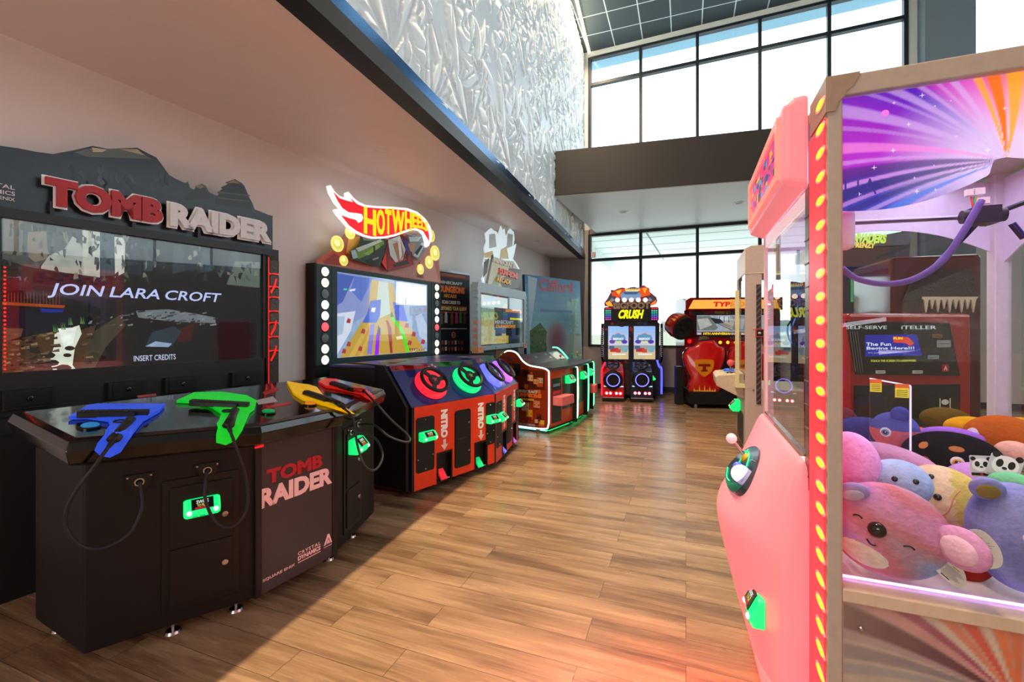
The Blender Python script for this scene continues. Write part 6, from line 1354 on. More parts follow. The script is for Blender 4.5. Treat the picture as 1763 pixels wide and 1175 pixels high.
# header art: one curved translucent printed sheet behind the glass, lower edge a sweeping arc
a_s = SN.off(-.016)
edge = smooth([(*SN.hit(u, v, -.016), 0) for u, v in ((1446, 364), (1490, 363), (1540, 358), (1600, 344), (1660, 322), (1700, 303), (1763, 273))]+[(CD-.05, 1.72, 0)], 6)
def above(x, z):
    for p_, r_ in zip(edge, edge[1:]):
        if p_.x <= x <= r_.x: return z > p_.y+(r_.y-p_.y)*(x-p_.x)/(r_.x-p_.x)
    return False
zE = lambda x: next((p_.y+(r_.y-p_.y)*(x-p_.x)/(r_.x-p_.x) for p_, r_ in zip(edge, edge[1:]) if p_.x <= x <= r_.x), 1.9)
b = MB(S(110, 20, 190), 'backlit'); zt_ = ZT-.046; nxx, nzz = 64, 44; x0, x1 = .037, CD-.042
fx, fz = SN.hit(1740, 272)            # where the printed rays meet
def artbg(r, t):
    st_ = [(50, S(240, 120, 0)), (84, S(236, 96, 0)), (90, S(226, 30, 170)), (104, S(216, 20, 190)), (116, S(190, 16, 190)), (124, S(80, 10, 190)), (134, S(110, 10, 190)), (150, S(150, 20, 190)), (166, S(170, 30, 200)), (176, S(70, 40, 180)), (186, S(50, 50, 170)), (196, S(56, 66, 200)), (206, S(70, 40, 180)), (230, S(80, 50, 190))]
    c = st_[0][1] if t < 50 else st_[-1][1]
    for (t0, c0), (t1, c1) in zip(st_, st_[1:]):
        if t0 <= t <= t1: k = (t-t0)/(t1-t0); c = tuple(c0[i]*(1-k)+c1[i]*k for i in range(3)); break
    k = min(.93, max(0, 1-r/.27)**1.2*1.3); wl = S(214, 194, 244); return tuple(c[i]*(1-k)+wl[i]*k for i in range(3))
LV, DKB = S(206, 170, 240), S(40, 24, 110)
ARAY = [(80, 5, S(250, 160, 0), .9), (91, 4.5, S(240, 110, 0), 1), (98.5, 2.6, S(250, 160, 10), .9), (109, 2.2, LV, .6), (115, 1.2, LV, .4), (121, 1.4, LV, .5), (128, 2.2, LV, .55), (133, 1.0, LV, .35), (142, 3.2, LV, .5), (149, 1.2, LV, .3), (158, 3.0, S(236, 130, 220), .6), (165, 1.2, LV, .4), (171, 4.0, DKB, .7), (176, 1.4, S(216, 150, 230), .6), (180, 3.0, DKB, .75), (184, 1.2, S(200, 140, 220), .55), (188, 2.0, DKB, .6), (192, 1.4, LV, .45), (197, 2.4, S(60, 120, 230), .7), (201, 1.2, LV, .4)]
artgrid(b, a_s, np.linspace(x0, x1, 280), zE, zt_, 100, lambda x, z: raycol(x, z, fx, fz, ARAY, artbg, -26, 2.2, .2), 'backlit')
rg = random.Random(21)
for k in range(46):
    x = rg.uniform(x0+.02, x1-.02); z = zE(x)+rg.uniform(.02, .3); r = rg.uniform(.0015, .005)
    if z < zt_-.02: b.prism(a_s, [(x-r*1.6, z), (x-r*.2, z-r*.2), (x, z-r*1.6), (x+r*.2, z-r*.2), (x+r*1.6, z), (x+r*.2, z+r*.2), (x, z+r*1.6), (x-r*.2, z+r*.2)], .0005, .0008, S(240, 230, 255), 'backlit')
a_, c_ = SN.hit(1524, 195, -.016); b.prism(a_s, ellip(a_, c_, .0085, .0085), .0005, .0008, S(225, 110, 220), 'backlit')
a0, c1 = SN.hit(1454, 312, -.016); a1, c0 = SN.hit(1509, 334, -.016); b.text(a_s, 'LIA', a0, c0, a1, c1, .0005, .0009, S(40, 40, 130), 'backlit', bold=.0, space=1.3)
o = b.build('header_art', cw); o['label'] = 'purple and magenta header art with rays and stars above the glass'
MB((1, 1, 1), 'glass').rect(SN, .036, ZF, CD-.04, ZT-.046, -.012, -.007).build('side_glass', cw)
MB((1, 1, 1), 'glass').rect(SF, .06, ZF+.02, CD-.06, ZT-.05, -.012, -.007).build('side_glass', cw)
MB((1, 1, 1), 'glass').rect(BK, .06, ZF+.02, CW-.06, ZT-.05, -.012, -.007).build('back_glass', cw)
# interior header skirts (white plastic arcs) on the far side and the back
b = MB(S(214, 204, 236), 'satin'); arc = smooth([(0, 1.80, 0), (.22, 1.91, 0), (.45, 1.95, 0), (.68, 1.91, 0), (CD-.06, 1.80, 0)], 5)
q = SF.off(-.02); b.prism(q, [(p_.x, p_.y) for p_ in arc]+[(CD-.06, ZT-.05), (0, ZT-.05)], -.006, 0); b.build('inner_skirt', cw)
b = MB(S(214, 204, 236), 'satin'); arc = smooth([(.06, 1.78, 0), (.3, 1.89, 0), (.55, 1.93, 0), (.8, 1.89, 0), (CW-.06, 1.78, 0)], 5); q = BK.off(-.02); b.prism(q, [(p_.x, p_.y) for p_ in arc]+[(CW-.06, ZT-.05), (.06, ZT-.05)], -.006, 0); b.build('inner_skirt', cw)
# front: light strip post, hinge, glass door, far post
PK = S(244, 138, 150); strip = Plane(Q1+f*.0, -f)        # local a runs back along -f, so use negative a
ff = lambda a: -a
b = MB(S(250, 60, 76), 'softglow'); b.rect(strip, -.185, .05, -.008, ZT-.09, -.04, .004); o = b.build('light_post', cw, bevel=.006); o['label'] = 'red light post with a row of yellow lamps'
vlist = [181, 223, 264, 305, 346, 388, 429, 471, 511, 552, 592, 633, 674, 715, 755, 797, 838, 876, 918, 957, 998, 1037, 1078, 1117, 1158]
for v in vlist:
    a, c = strip.hit(1413, v, .004); e = Plane(strip.pt(a, c, .004), strip.X)
    b = MB(S(255, 90, 96), 'glow1'); b.prism(e, ellip(0, 0, .05, .0145, 18), 0, .0012, S(255, 120, 120)); b.prism(e, ellip(0, 0, .036, .0105, 18), .0012, .004, S(255, 215, 40), 'glow1'); b.build('strip_lamp', o)
b = MB(S(140, 128, 124), 'metal'); b.rect(strip, -.235, ZF+.2, -.185, 1.945, -.02, .004)
b2 = MB(S(110, 100, 98), 'metal')
b.build('door_hinge', cw)
for k in range(12): z = ZF+.24+k*.075; q = MB(S(96, 88, 86), 'satin'); q.rect(strip, -.236, z, -.184, z+.004, .004, .006); q.build('hinge_joint', cw)
MB((1, 1, 1), 'glass').rect(strip, -1.06, 1.09, -.235, 1.90, -.006, 0).build('door_glass', cw)
b = MB(S(235, 190, 196), 'satin'); b.rect(strip, -1.10, ZF, -1.055, 1.95, -.03, .006); b.build('far_post', cw)
b = MB(S(255, 70, 90), 'glow1'); b.rect(strip, -1.112, .9, -1.10, 1.95, -.03, .004); b.build('far_light_line', cw)
b = MB(S(248, 228, 236), 'softglow'); b.rect(strip, -1.06, 1.90, -.235, 1.945, -.02, .004); b.build('door_top_rail', cw)
b = MB(S(170, 150, 150), 'metal'); b.rect(strip, -1.06, 1.085, -.235, 1.092, -.01, .008); b.build('door_bottom_rail', cw)
# pink header box leaning out over the aisle
def side_pts(pts, a, d=0): return [Plane(Q1+f*a, g).hit(u, v) for u, v in pts]
hb = Plane(Q1+f*.19, g)
pr = [(.0, ZT-.02), (-.05, ZT-.025), (-.20, ZT-.09)]
hA = [hb.hit(u, v) for u, v in ((1396, 152), (1382, 154), (1351, 172), (1346, 315), (1392, 345))]
def hdr(k): return
near = [(0.0, 2.255), (-.045, 2.25), (-.071, 2.23), (-.071, 1.972), (-.0, 1.945)]
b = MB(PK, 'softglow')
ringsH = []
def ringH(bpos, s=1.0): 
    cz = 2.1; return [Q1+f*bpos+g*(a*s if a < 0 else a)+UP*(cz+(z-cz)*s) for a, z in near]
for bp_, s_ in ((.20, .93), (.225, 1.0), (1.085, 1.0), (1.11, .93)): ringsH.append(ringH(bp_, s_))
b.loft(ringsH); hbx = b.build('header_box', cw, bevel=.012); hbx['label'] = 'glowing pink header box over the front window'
# recessed sign in the header box's outer face
n0 = V((-.075, 0, 0)); o0 = Q1+f*1.0+g*(-.0805)+UP*1.86; so = Plane(Q1+f*1.07+g*(-.071)+UP*1.98, -f, UP)
hl = (.24); b = MB(S(250, 150, 140), 'softglow'); 
for r in ((.03, .015, .82, .045), (.03, .195, .82, .225), (.03, .045, .07, .195), (.78, .045, .82, .195)): b.rect(so, *r, 0, .012)
b.build('sign_frame', cw, bevel=.004)
b = MB(S(200, 40, 80), 'backlit'); b.rect(so, .07, .045, .78, .195, 0, .004, S(225, 60, 110))
rg = random.Random(31)
for k in range(60): a, c = rg.uniform(.08, .70), rg.uniform(.05, .17); b.rect(so, a, c, a+rg.uniform(.02, .07), c+rg.uniform(.01, .03), .004, .0044+.0001*k/6, rg.choice([S(70, 50, 130), S(220, 150, 40), S(90, 140, 190), S(170, 60, 150), S(60, 90, 60)]), 'backlit')
b.build('sign_print', cw)
# pink moulded front below the glass: built as rings of points along the aisle, bulging at the controls
def sec(out, mid, low):
    """cross-section of the moulding: negative = out over the aisle"""
    return [(.01, 1.085), (-.02, 1.08), (-.04, 1.045), (-(.04+(out-.04)*.5), .915), (-out+.006, .79), (-out-.004, .74), (-out+.004, .68), (-mid, .42), (-low, .20), (-low*.8, .05), (.01, .05)]
ringsF = []
for bp, out, mid, low in ((.186, .07, .065, .06), (.20, .085, .08, .075), (.25, .10, .085, .08), (.33, .15, .11, .09), (.43, .205, .15, .105), (.55, .245, .18, .11), (.70, .245, .18, .11), (.85, .222, .16, .10), (.98, .18, .135, .09), (1.08, .15, .12, .08), (1.105, .12, .10, .07)):
    ringsF.append([Q1+f*bp+g*a+UP*z for a, z in sec(out, mid, low)])
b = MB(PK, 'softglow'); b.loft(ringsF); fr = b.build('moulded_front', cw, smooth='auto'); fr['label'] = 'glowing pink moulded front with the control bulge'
sub = fr.modifiers.new('sub', 'SUBSURF'); sub.levels = 2; sub.render_levels = 2
# control window with its joystick and lit ball on the bulge
zl2 = V((0, 0, 0)); cpn = Plane(Q1+f*.83+g*(-.185)+UP*.862, -f, (g*.20+UP*.26))
b = MB(S(20, 60, 70), 'gloss'); shp = sm2([(.02, -.01), (.16, -.03), (.34, -.01), (.37, .05), (.30, .13), (.18, .17), (.06, .14), (.0, .06)], 5); b.prism(cpn, shp, -.03, .006)
rg = random.Random(14)
for k in range(16): a = rg.uniform(.03, .3); c = rg.uniform(.0, .11); b.prism(cpn, [(a, c), (a+.05, c+.012), (a+.04, c+.03)], .006, .0066, rg.choice([S(20, 110, 90), S(150, 110, 30), S(30, 60, 130), S(120, 40, 50), S(40, 140, 110)]), 'clearscreen')
o = b.build('control_plate', cw); o['label'] = 'dark patterned control plate'
b = MB(S(40, 230, 150), 'glow1')
for r in ([(.05, .11), (.14, .125), (.24, .09)], [(.03, .0), (.12, -.018), (.2, -.01)], [(.08, .13), (.12, .06), (.22, .04)]): b.tube([cpn.pt(a, c, .008) for a, c in r], .0025, n=6)
b.build('plate_lines', o)
p = cpn.pt(.13, .10, 0); p2 = P(1262, 795, 1.72)
p2 = p+(cpn.N*.075+UP*.035-f*.0); b = MB(S(190, 180, 180), 'metal'); b.cyl(p, p2, .007); b.lathe(p, cpn.N, [(.024, 0), (.02, .012), (.008, .02), (0, .02)], n=16, col=S(210, 170, 30), mat='satin'); b.build('joystick_shaft', cw, smooth='auto')
b = MB(S(250, 190, 200), 'softglow'); b.ball(p2, .022, n=20, k=12); o = b.build('joystick_ball', cw, smooth=True); o['label'] = 'clear pinkish joystick ball'
b = MB(S(240, 215, 255), 'glow1'); p = cpn.pt(.27, .055, .012); b.ball(p, .036, n=22, k=12); b.ball(p+cpn.N*.022-cpn.X*.016+cpn.Z*.014, .018, col=S(70, 90, 200)); o = b.build('lit_ball_button', cw, smooth=True); o['label'] = 'bright white lit ball button'
b = MB(S(40, 180, 140), 'softglow'); b.torus(p-cpn.N*.012, cpn.N, .04, .006, n=24, k=6); b.build('button_ring', cw, smooth=True)
# card reader on the moulding's waist
card_reader(cw, Plane(Q1+f*.40+g*(-.112)+UP*.0, -f, UP), .05, .51, w=.14, h=.105, d=.0, dep=.05)
# ---- inside: gantry, hose, partition, wiring
VI = S(230, 220, 245)
b = MB(S(150, 140, 170), 'metal'); b.cyl(SN.w(1458, 384, -.16), SN.w(1696, 373, -.40), .007); b.build('gantry_rail', cw)
b = MB(S(60, 56, 90), 'metal'); b.cyl(loc(.12, CD-.14, 1.95), loc(CW-.08, CD-.14, 1.95), .009); b.build('gantry_rail', cw)
p = SN.w(1692, 372, -.3); b = MB(S(40, 36, 60), 'satin'); b.obox(p, g*.03, f*.03, UP*.025); b.cyl(p-g*.05, p+g*.05, .02); b.build('trolley', cw)
b = MB(S(236, 226, 244), 'satin'); p = SN.w(1453, 398, -.13); b.obox(p, g*.022, f*.03, UP*.055); b.build('claw_motor', cw, bevel=.01)
hosepts = [SN.w(u, v, -.2) for u, v in ((1450, 462), (1475, 480), (1520, 489), (1570, 482), (1620, 452), (1655, 405), (1690, 345))]
b = MB(S(120, 100, 190), 'rubber'); b.tube(hosepts, .009, n=8); o = b.build('cable_hose', cw, smooth=True)
for k, c in enumerate((S(200, 40, 50), S(60, 160, 90), S(220, 180, 60), S(60, 60, 160), S(210, 120, 170))):
    b = MB(c, 'rubber'); b.tube([SN.w(1672+k*5, 340, -.38), SN.w(1676+k*4, 358, -.36), SN.w(1684+k*3, 372, -.38), SN.w(1690+k*2, 390, -.38)], .003, n=6); b.build('wire', cw, smooth=True)
b = MB(S(236, 236, 236), 'satin'); 
for u, v in ((1672, 332), (1684, 330), (1692, 346)): b.obox(SN.w(u, v, -.38), g*.014, f*.008, UP*.010)
b.build('wire_connector', cw)
b = MB(S(70, 60, 120), 'metal'); b.cyl(SN.w(1690, 375, -.38), SN.w(1600, 470, -.38), .009); b.cyl(SN.w(1742, 385, -.3), SN.w(1763, 410, -.3), .009); b.build('brace', cw)
# claw hanging over the prizes near the front window
p = loc(.8, .085, 1.60); b = MB(S(60, 90, 140), 'metal'); b.cyl(p+UP*.02, p+UP*.24, .006); b.lathe(p-UP*.06, UP, [(.012, 0), (.026, .02), (.03, .06), (.02, .11), (.0, .12)], n=18)
for q in range(3): t = q*2.09; d_ = g*math.cos(t)+f*math.sin(t); b.tube([p-UP*.05+d_*.02, p-UP*.09+d_*.06, p-UP*.15+d_*.05, p-UP*.18+d_*.015], .004, n=6)
b.build('claw', cw, smooth='auto')
# clear acrylic chute walls with yellow labels
pa = [SN.hit(u, v, -.42) for u, v in ((1497, 840), (1497, 652), (1567, 662), (1567, 790))]; AC = SN.off(-.42)
pa1 = (min(q[0] for q in pa), max(q[0] for q in pa)); zt2 = pa[1][1]
b = MB((1, 1, 1), 'acrylic'); b.prism(AC, [(pa1[0], ZF+.05), (pa1[1], ZF+.05), (pa1[1], zt2-.02), (pa1[0], zt2)], 0, .004); b.build('chute_wall', cw)
b = MB(S(225, 225, 250), 'softglow'); b.rect(AC, pa1[1]-.002, ZF+.05, pa1[1]+.002, zt2-.02, -.001, .005); b.cyl(AC.pt(pa1[0], zt2, .002), AC.pt(pa1[1], zt2-.02, .002), .0025, n=6); b.build('chute_edge', cw)
for u0, v0, u1, v1 in ((1498, 656, 1518, 668), (1541, 664, 1565, 678)):
    a0, c1 = AC.hit(u0, v0, .005); a1, c0 = AC.hit(u1, v1, .005); b = MB(S(232, 224, 60), 'print'); b.rect(AC, a0, c0-.015, a1, c1-.008, .004, .0055); b.rect(AC, a0, c1-.008, a1, c1+.006, .004, .0055, S(226, 110, 50))
    for k in range(4): b.rect(AC, a0+.004, c0-.010+k*.006, a1-.004, c0-.008+k*.006, .0055, .006, S(90, 90, 40))
    b.build('warning_label', cw)
# lamps inside the cabinet
area('claw_cabinet_lamp', loc(.55, .45, ZT-.06), .8, .8, 6.5, (.86, .78, 1), (0, 0, -1), parent=cw)
area('claw_front_lamp', loc(.10, .45, 1.5), .7, .05, 1.2, (.95, .85, 1), (-f*-1+UP*-1.6), parent=cw)
b = MB(S(235, 200, 255), 'glow2'); b.rect(SN, .05, ZT-.06, CD-.06, ZT-.05, -.10, -.06); b.build('lamp_tube', cw)
b = MB(S(255, 60, 70), 'glow5'); b.cyl(Q1+f*.3+g*(-.03)+UP*.045, Q1+f*1.05+g*(-.03)+UP*.045, .012); b.build('underglow_tube', cw)
b = MB(S(230, 180, 255), 'glow2'); b.tube([loc(.06, .04, ZF+.008), loc(.06, CD-.06, ZF+.008)], .004, n=6, sm=False); b.build('bed_light_line', cw)
area('claw_floor_glow', Q1+f*.35-g*.14+UP*.30, .9, .3, 26, (1, .09, .06), (-g*.6-UP-f*.25), parent=cw)
# ================================================================ PLUSH TOYS in the claw machine
TOYG = 'plush prizes piled in the claw machine'
cam0 = V((0, 0, H))
def toy_frame(u, v, bdep):
    """where the toy sits: on the plane bdep behind the near glass"""
    pl = SN.off(-bdep); p = pl.w(u, v); return p, (p-cam0).dot(V((0, 1, 0)))/F
def face_axes(p, yaw=0, tilt=0, roll=0):
    """axes of a toy that looks towards the near glass: right, outwards (front), up"""
    n = (cam0-p); n.z = 0; n.normalize(); n = Matrix.Rotation(yaw, 3, 'Z') @ n
    up = (UP+n*tilt).normalized(); x = up.cross(n).normalized() if False else n.cross(up)*-1; x.normalize(); n = x.cross(up)*1 if False else (up.cross(x)*-1)
    r = Matrix.Rotation(roll, 3, n); return (r @ x), n, (r @ up)
def surf_pt(p, ax, R, th, ph):
    """point on the body's front: th to the toy's right-hand side in the picture, ph up (radians)"""
    X, N, U = ax; d = (math.sin(th)*math.cos(ph), math.cos(th)*math.cos(ph), math.sin(ph))
    q = p + X*(R[0]*d[0]) + N*(R[1]*d[1]) + U*(R[2]*d[2]); nn = (X*(d[0]/R[0])+N*(d[1]/R[1])+U*(d[2]/R[2])).normalized(); return q, nn
def toy(name, label, u, v, ru, rv, bdep, col, cf=None, depth=None, pw=1.0, cat='plush toy', **kw):
    p, s = toy_frame(u, v, bdep); R = (ru*s, min(min(ru, rv)*s, .058), rv*s); ax = face_axes(p, **kw)
    t = thing(name, p-ax[2]*R[2], math.atan2(ax[0].y, ax[0].x), label, cat, TOYG)
    b = MB(col, 'plush'); b.ball(p, R[0], R[1], R[2], n=40, k=26, axes=ax, pw=pw, cf=cf); b.build('body', t, smooth=True)
    return t, p, ax, R, s
def eye(t, p, ax, R, th, ph, r, kind='dot', name='eye', col=BLACK):
    q, n = surf_pt(p, ax, R, th, ph); X, N, U = ax
    b = MB(col, 'gloss')
    if kind == 'dot': x = n.orthogonal().normalized(); b.ball(q, r, r*.6, r, n=14, k=8, axes=(n.cross(x), n, x))
    elif kind == 'sleep':
        pts = []
        for k in range(7): e = (k/6-.5)*2; a_, _ = surf_pt(p, ax, R, th+e*r/R[0], ph+(.45-.6*e*e)*r/R[2]*.7); pts.append(a_+n*.001)
        b.tube(pts, .0022, n=6, k=2)
    elif kind == 'ring':
        x = U-n*U.dot(n); x.normalize(); y = n.cross(x); b.lathe(q-n*.002, n, [(r*1.5, 0), (r*1.4, .004), (r, .005)], n=24, col=S(236, 236, 240), mat='plush'); b.lathe(q, n, [(r*1.0, 0), (r*1.0, .005), (0, .007)], n=24, col=kw_ring, mat='gloss'); b.ball(q+n*.005, r*.62, r*.3, r*.62, axes=(y, n, x), n=14, k=8); b.ball(q+n*.01+x*r*.2-y*r*.2, r*.2, r*.15, r*.2, axes=(y, n, x), col=WHITE, n=8, k=6)
    return b.build(name, t, smooth=True)
kw_ring = S(230, 180, 60)
def patch(t, p, ax, R, th, ph, a, c, col, name, out=1.012):
    b = MB(col, 'plush'); n_, k_ = 22, 7; vs_ = []
    q0, _ = surf_pt(p, ax, R, th, ph); vs_.append(p+(q0-p)*out)
    for j in range(1, k_+1):
        for i in range(n_):
            tt = 2*math.pi*i/n_; q0, _ = surf_pt(p, ax, R, th+a*j/k_*math.cos(tt), ph+c*j/k_*math.sin(tt)); vs_.append(p+(q0-p)*(out if j < k_ else .995))
    fs = [(0, 1+i, 1+(i+1) % n_) for i in range(n_)]+[(1+(j-1)*n_+i, 1+j*n_+i, 1+j*n_+(i+1) % n_, 1+(j-1)*n_+(i+1) % n_) for j in range(1, k_) for i in range(n_)]
    b.add(vs_, fs); o = b.build(name, t, smooth=True); return o
def ear(t, p, ax, R, th, ph, r, h, col, inner=None, droop=0, lean=0):
    X, N, U = ax; q, n = surf_pt(p, ax, R, th, ph); d = (n+U*.3-U*droop+X*lean).normalized(); y = N; x = d.cross(y).normalized(); y = x.cross(d).normalized()
    b = MB(col, 'plush'); b.ball(q+d*h*.35, r, r*.45, h*.75, axes=(x, y, d), n=20, k=12)
    if inner: b.ball(q+d*h*.4+y*r*.28, r*.68, r*.25, h*.5, axes=(x, y, d), n=16, k=10, col=inner) if y.dot(N) > 0 else b.ball(q+d*h*.4-y*r*.28, r*.68, r*.25, h*.5, axes=(x, y, d), n=16, k=10, col=inner)
    return b.build('ear', t, smooth=True)
def hashc(a, b_, c_, pal, sc=2.6, sd=0):
    v = math.sin(a*sc+sd)+math.sin(b_*sc*1.3+2*sd+1)+math.sin(c_*sc*1.1+3*sd+a*2); k = (v+3)/6*(len(pal)-1); i = int(k); e = k-i; e = e*e*(3-2*e); j = min(i+1, len(pal)-1)
    return tuple(pal[i][m_]*(1-e)+pal[j][m_]*e for m_ in range(3))
# --- nearest row
tie = [S(130, 140, 215), S(170, 140, 215), S(205, 140, 190), S(196, 120, 140), S(176, 140, 165), S(150, 160, 215), S(140, 180, 205)]
t, p, ax, R, s = toy('plush_koala', 'round tie-dyed plush koala asleep at the front of the prize pile', 1526, 913, 85, 80, 0.085, S(190, 110, 160), cf=lambda a, b_, c_: hashc(a, b_, c_, tie, 2.0, .6+.9*c_), roll=-.18)
patch(t, p, ax, R, -.42, -.66, .62, .34, S(222, 212, 206), 'belly_patch')
eye(t, p, ax, R, -.52, .20, .012, 'sleep', 'closed_eye'); eye(t, p, ax, R, .36, -.05, .012, 'sleep', 'closed_eye')
eye(t, p, ax, R, -.16, .08, .0215, 'dot', 'nose', S(14, 14, 14)); q = []
for k in range(6): e = k/5-.5; a_, n_ = surf_pt(p, ax, R, -.20+e*.16, -.22-.05*(1-4*e*e)+e*-.06); q.append(a_+n_*.001)
MB(S(30, 20, 24), 'rubber').tube(q, .002, n=6, k=2).build('mouth', t, smooth=True)
ear(t, p, ax, R, -.86, .62, .040, .055, S(170, 150, 215), S(200, 190, 225)); ear(t, p, ax, R, 1.10, .22, .055, .085, S(206, 150, 200), S(226, 190, 220), droop=.15, lean=.25)
t, p, ax, R, s = toy('plush_cat', 'blue grey plush cat lying against the glass at the right edge', 1752, 925, 66, 92, 0.1, S(120, 130, 200), cf=lambda a, b_, c_: hashc(a, b_, c_, [S(90, 96, 160), S(140, 146, 210), S(110, 116, 180)], 3, 1), roll=.1)
ear(t, p, ax, R, -.62, .92, .035, .06, S(140, 146, 220), S(150, 130, 70)); patch(t, p, ax, R, .3, .12, .2, .12, S(226, 206, 225), 'cheek_patch')
# --- red toy with its paper tags
t, p, ax, R, s = toy('plush_ball', 'dark red plush lying on the bed beneath the cream one', 1640, 955, 52, 44, 0.2, S(140, 16, 20))
def papertag(name, label, u, v, ru, rv, bdep, rot, col=S(225, 220, 222), lines=True, panda=False, shape='round'):
    pl = SN.off(-bdep); c = pl.w(u, v); s_ = (c-cam0).y/F; e = Plane(c, Matrix.Rotation(rot, 3, pl.N) @ pl.X, Matrix.Rotation(rot, 3, pl.N) @ UP)
    t_ = thing(name, c, 0, label, 'paper tag', None); b = MB(col, 'print')
    if shape == 'round': b.prism(e, sm2([(-ru*s_, -rv*s_*.6), (0, -rv*s_), (ru*s_, -rv*s_*.75), (ru*s_*.95, .2*rv*s_), (ru*s_*.2, rv*s_), (-ru*s_*.75, rv*s_*.6)], 5), 0, .0015)
    else: b.rect(e, -ru*s_, -rv*s_, ru*s_, rv*s_, 0, .0015, r=.003)
    if lines:
        for k in range(9): w_ = ru*s_*(.55+.2*math.sin(k*1.3)); z = rv*s_*(.35-.12*k); b.rect(e, -w_, z, w_, z+.0012, .0015, .0019, S(120, 120, 130))
        b.rect(e, -ru*s_*.3, -rv*s_*.82, ru*s_*.3, -rv*s_*.7, .0015, .0019, S(60, 60, 66)); b.rect(e, -ru*s_*.2, rv*s_*.5, ru*s_*.25, rv*s_*.62, .0015, .0019, S(190, 180, 60))
    if panda:
        r = ru*s_; b.prism(e, ellip(0, r*.15, r*.82, r*.75), .0015, .0019, S(245, 245, 245))
        for sgn in (-1, 1): b.prism(e, ellip(sgn*r*.36, r*.25, r*.22, r*.32), .0019, .0023, S(24, 24, 28)); b.prism(e, ellip(sgn*r*.7, r*.85, r*.24, r*.24), .0015, .0018, S(24, 24, 28))
        b.prism(e, ellip(0, -r*.08, r*.16, r*.11), .0019, .0023, S(24, 24, 28)); b.rect(e, -r*.9, -rv*s_*.9, r*.9, -r*.75, .0015, .0019, S(24, 24, 28)); b.prism(e, ellip(0, -r*.92, r*.14, r*.14), .0019, .0023, S(200, 40, 50))
    b.build('card', t_); return t_
papertag('care_tag', 'white oval paper tag with grey print between cream plush and blue cat', 1680, 945, 32, 33, .03, 0); papertag('care_tag', 'pale folded paper tag lying below the dark red plush', 1637, 985, 26, 16, .03, -.75)
# --- second row
t, p, ax, R, s = toy('plush_bear', 'cream plush with dot eyes and pink seams behind the koala', 1626, 858, 62, 52, 0.335, S(226, 200, 150), cf=lambda a, b_, c_: S(232, 206, 170) if a+c_*.6 < .25 else S(214, 196, 110), roll=-.5)
eye(t, p, ax, R, -.18, .05, .0105); eye(t, p, ax, R, -.66, .52, .008); 
for th in (.12, .62): q = [surf_pt(p, ax, R, th+.05*math.sin(k), -.55+k*.2)[0] for k in range(7)]; MB(S(216, 150, 120), 'rubber').tube(q, .0018, n=6, k=3).build('seam', t, smooth=True)
toy('plush_pig', 'smooth pale pink plush at the left glass edge above the koala', 1462, 802, 44, 58, 0.235, S(236, 160, 226))
t, p, ax, R, s = toy('plush_blob', 'smooth pale blue plush with plain dot eyes behind the koala', 1546, 832, 46, 40, 0.225, S(160, 182, 226)); eye(t, p, ax, R, -.1, .35, .008); eye(t, p, ax, R, .55, .35, .008)
q = [surf_pt(p, ax, R, -.6+k*.2, -.02-.02*k)[0] for k in range(6)]; MB(S(40, 50, 80), 'rubber').tube(q, .0016, n=6, k=2).build('mouth', t, smooth=True)
toy('plush_whale', 'large lilac plush between the cream plush and blue cat', 1703, 848, 62, 46, 0.45, S(214, 160, 232), roll=-.3)
toy('plush_frog', 'small green plush peeping out above the blue cat', 1742, 832, 30, 18, 0.3, S(120, 205, 150))
# --- third row
t, p, ax, R, s = toy('plush_dog', 'black plush dog with tan eyebrows and an amber eye', 1637, 788, 66, 44, 0.575, S(22, 22, 30))
kw_ring = S(230, 170, 60)
eye(t, p, ax, R, .12, -.02, .0125, 'ring'); patch(t, p, ax, R, .12, .48, .17, .12, S(190, 120, 70), 'eyebrow', 1.02); patch(t, p, ax, R, -.62, .45, .12, .16, S(200, 130, 80), 'eyebrow', 1.02); ear(t, p, ax, R, -.45, -.25, .03, .06, S(150, 70, 34), None, .3, -.2)
papertag('logo_tag', 'white square tag with a panda face hanging from the black dog', 1689, 803, 15, 18, .36, .05, lines=False, panda=True, shape='sq', col=S(205, 205, 210)); papertag('logo_tag', 'larger white square tag with a panda face beside the green plush', 1729, 805, 22, 19, .352, -.25, lines=False, panda=True, shape='sq', col=S(205, 205, 210))
toy('plush_bunny', 'flat mauve plush between the pink and black ones', 1545, 790, 56, 20, 0.4, S(206, 150, 190), roll=-.25)
t, p, ax, R, s = toy('plush_monkey', 'brown plush monkey with white eye patches at the back right', 1727, 752, 50, 36, 0.7, S(190, 96, 34))
patch(t, p, ax, R, -.85, -.15, .30, .5, S(226, 216, 235), 'face_patch', 1.02); kw_ring = S(60, 100, 210); eye(t, p, ax, R, -.80, .0, .010, 'ring')
toy('plush_peach', 'small peach plush tucked behind the panda tags', 1745, 778, 24, 18, 0.57, S(236, 180, 160))
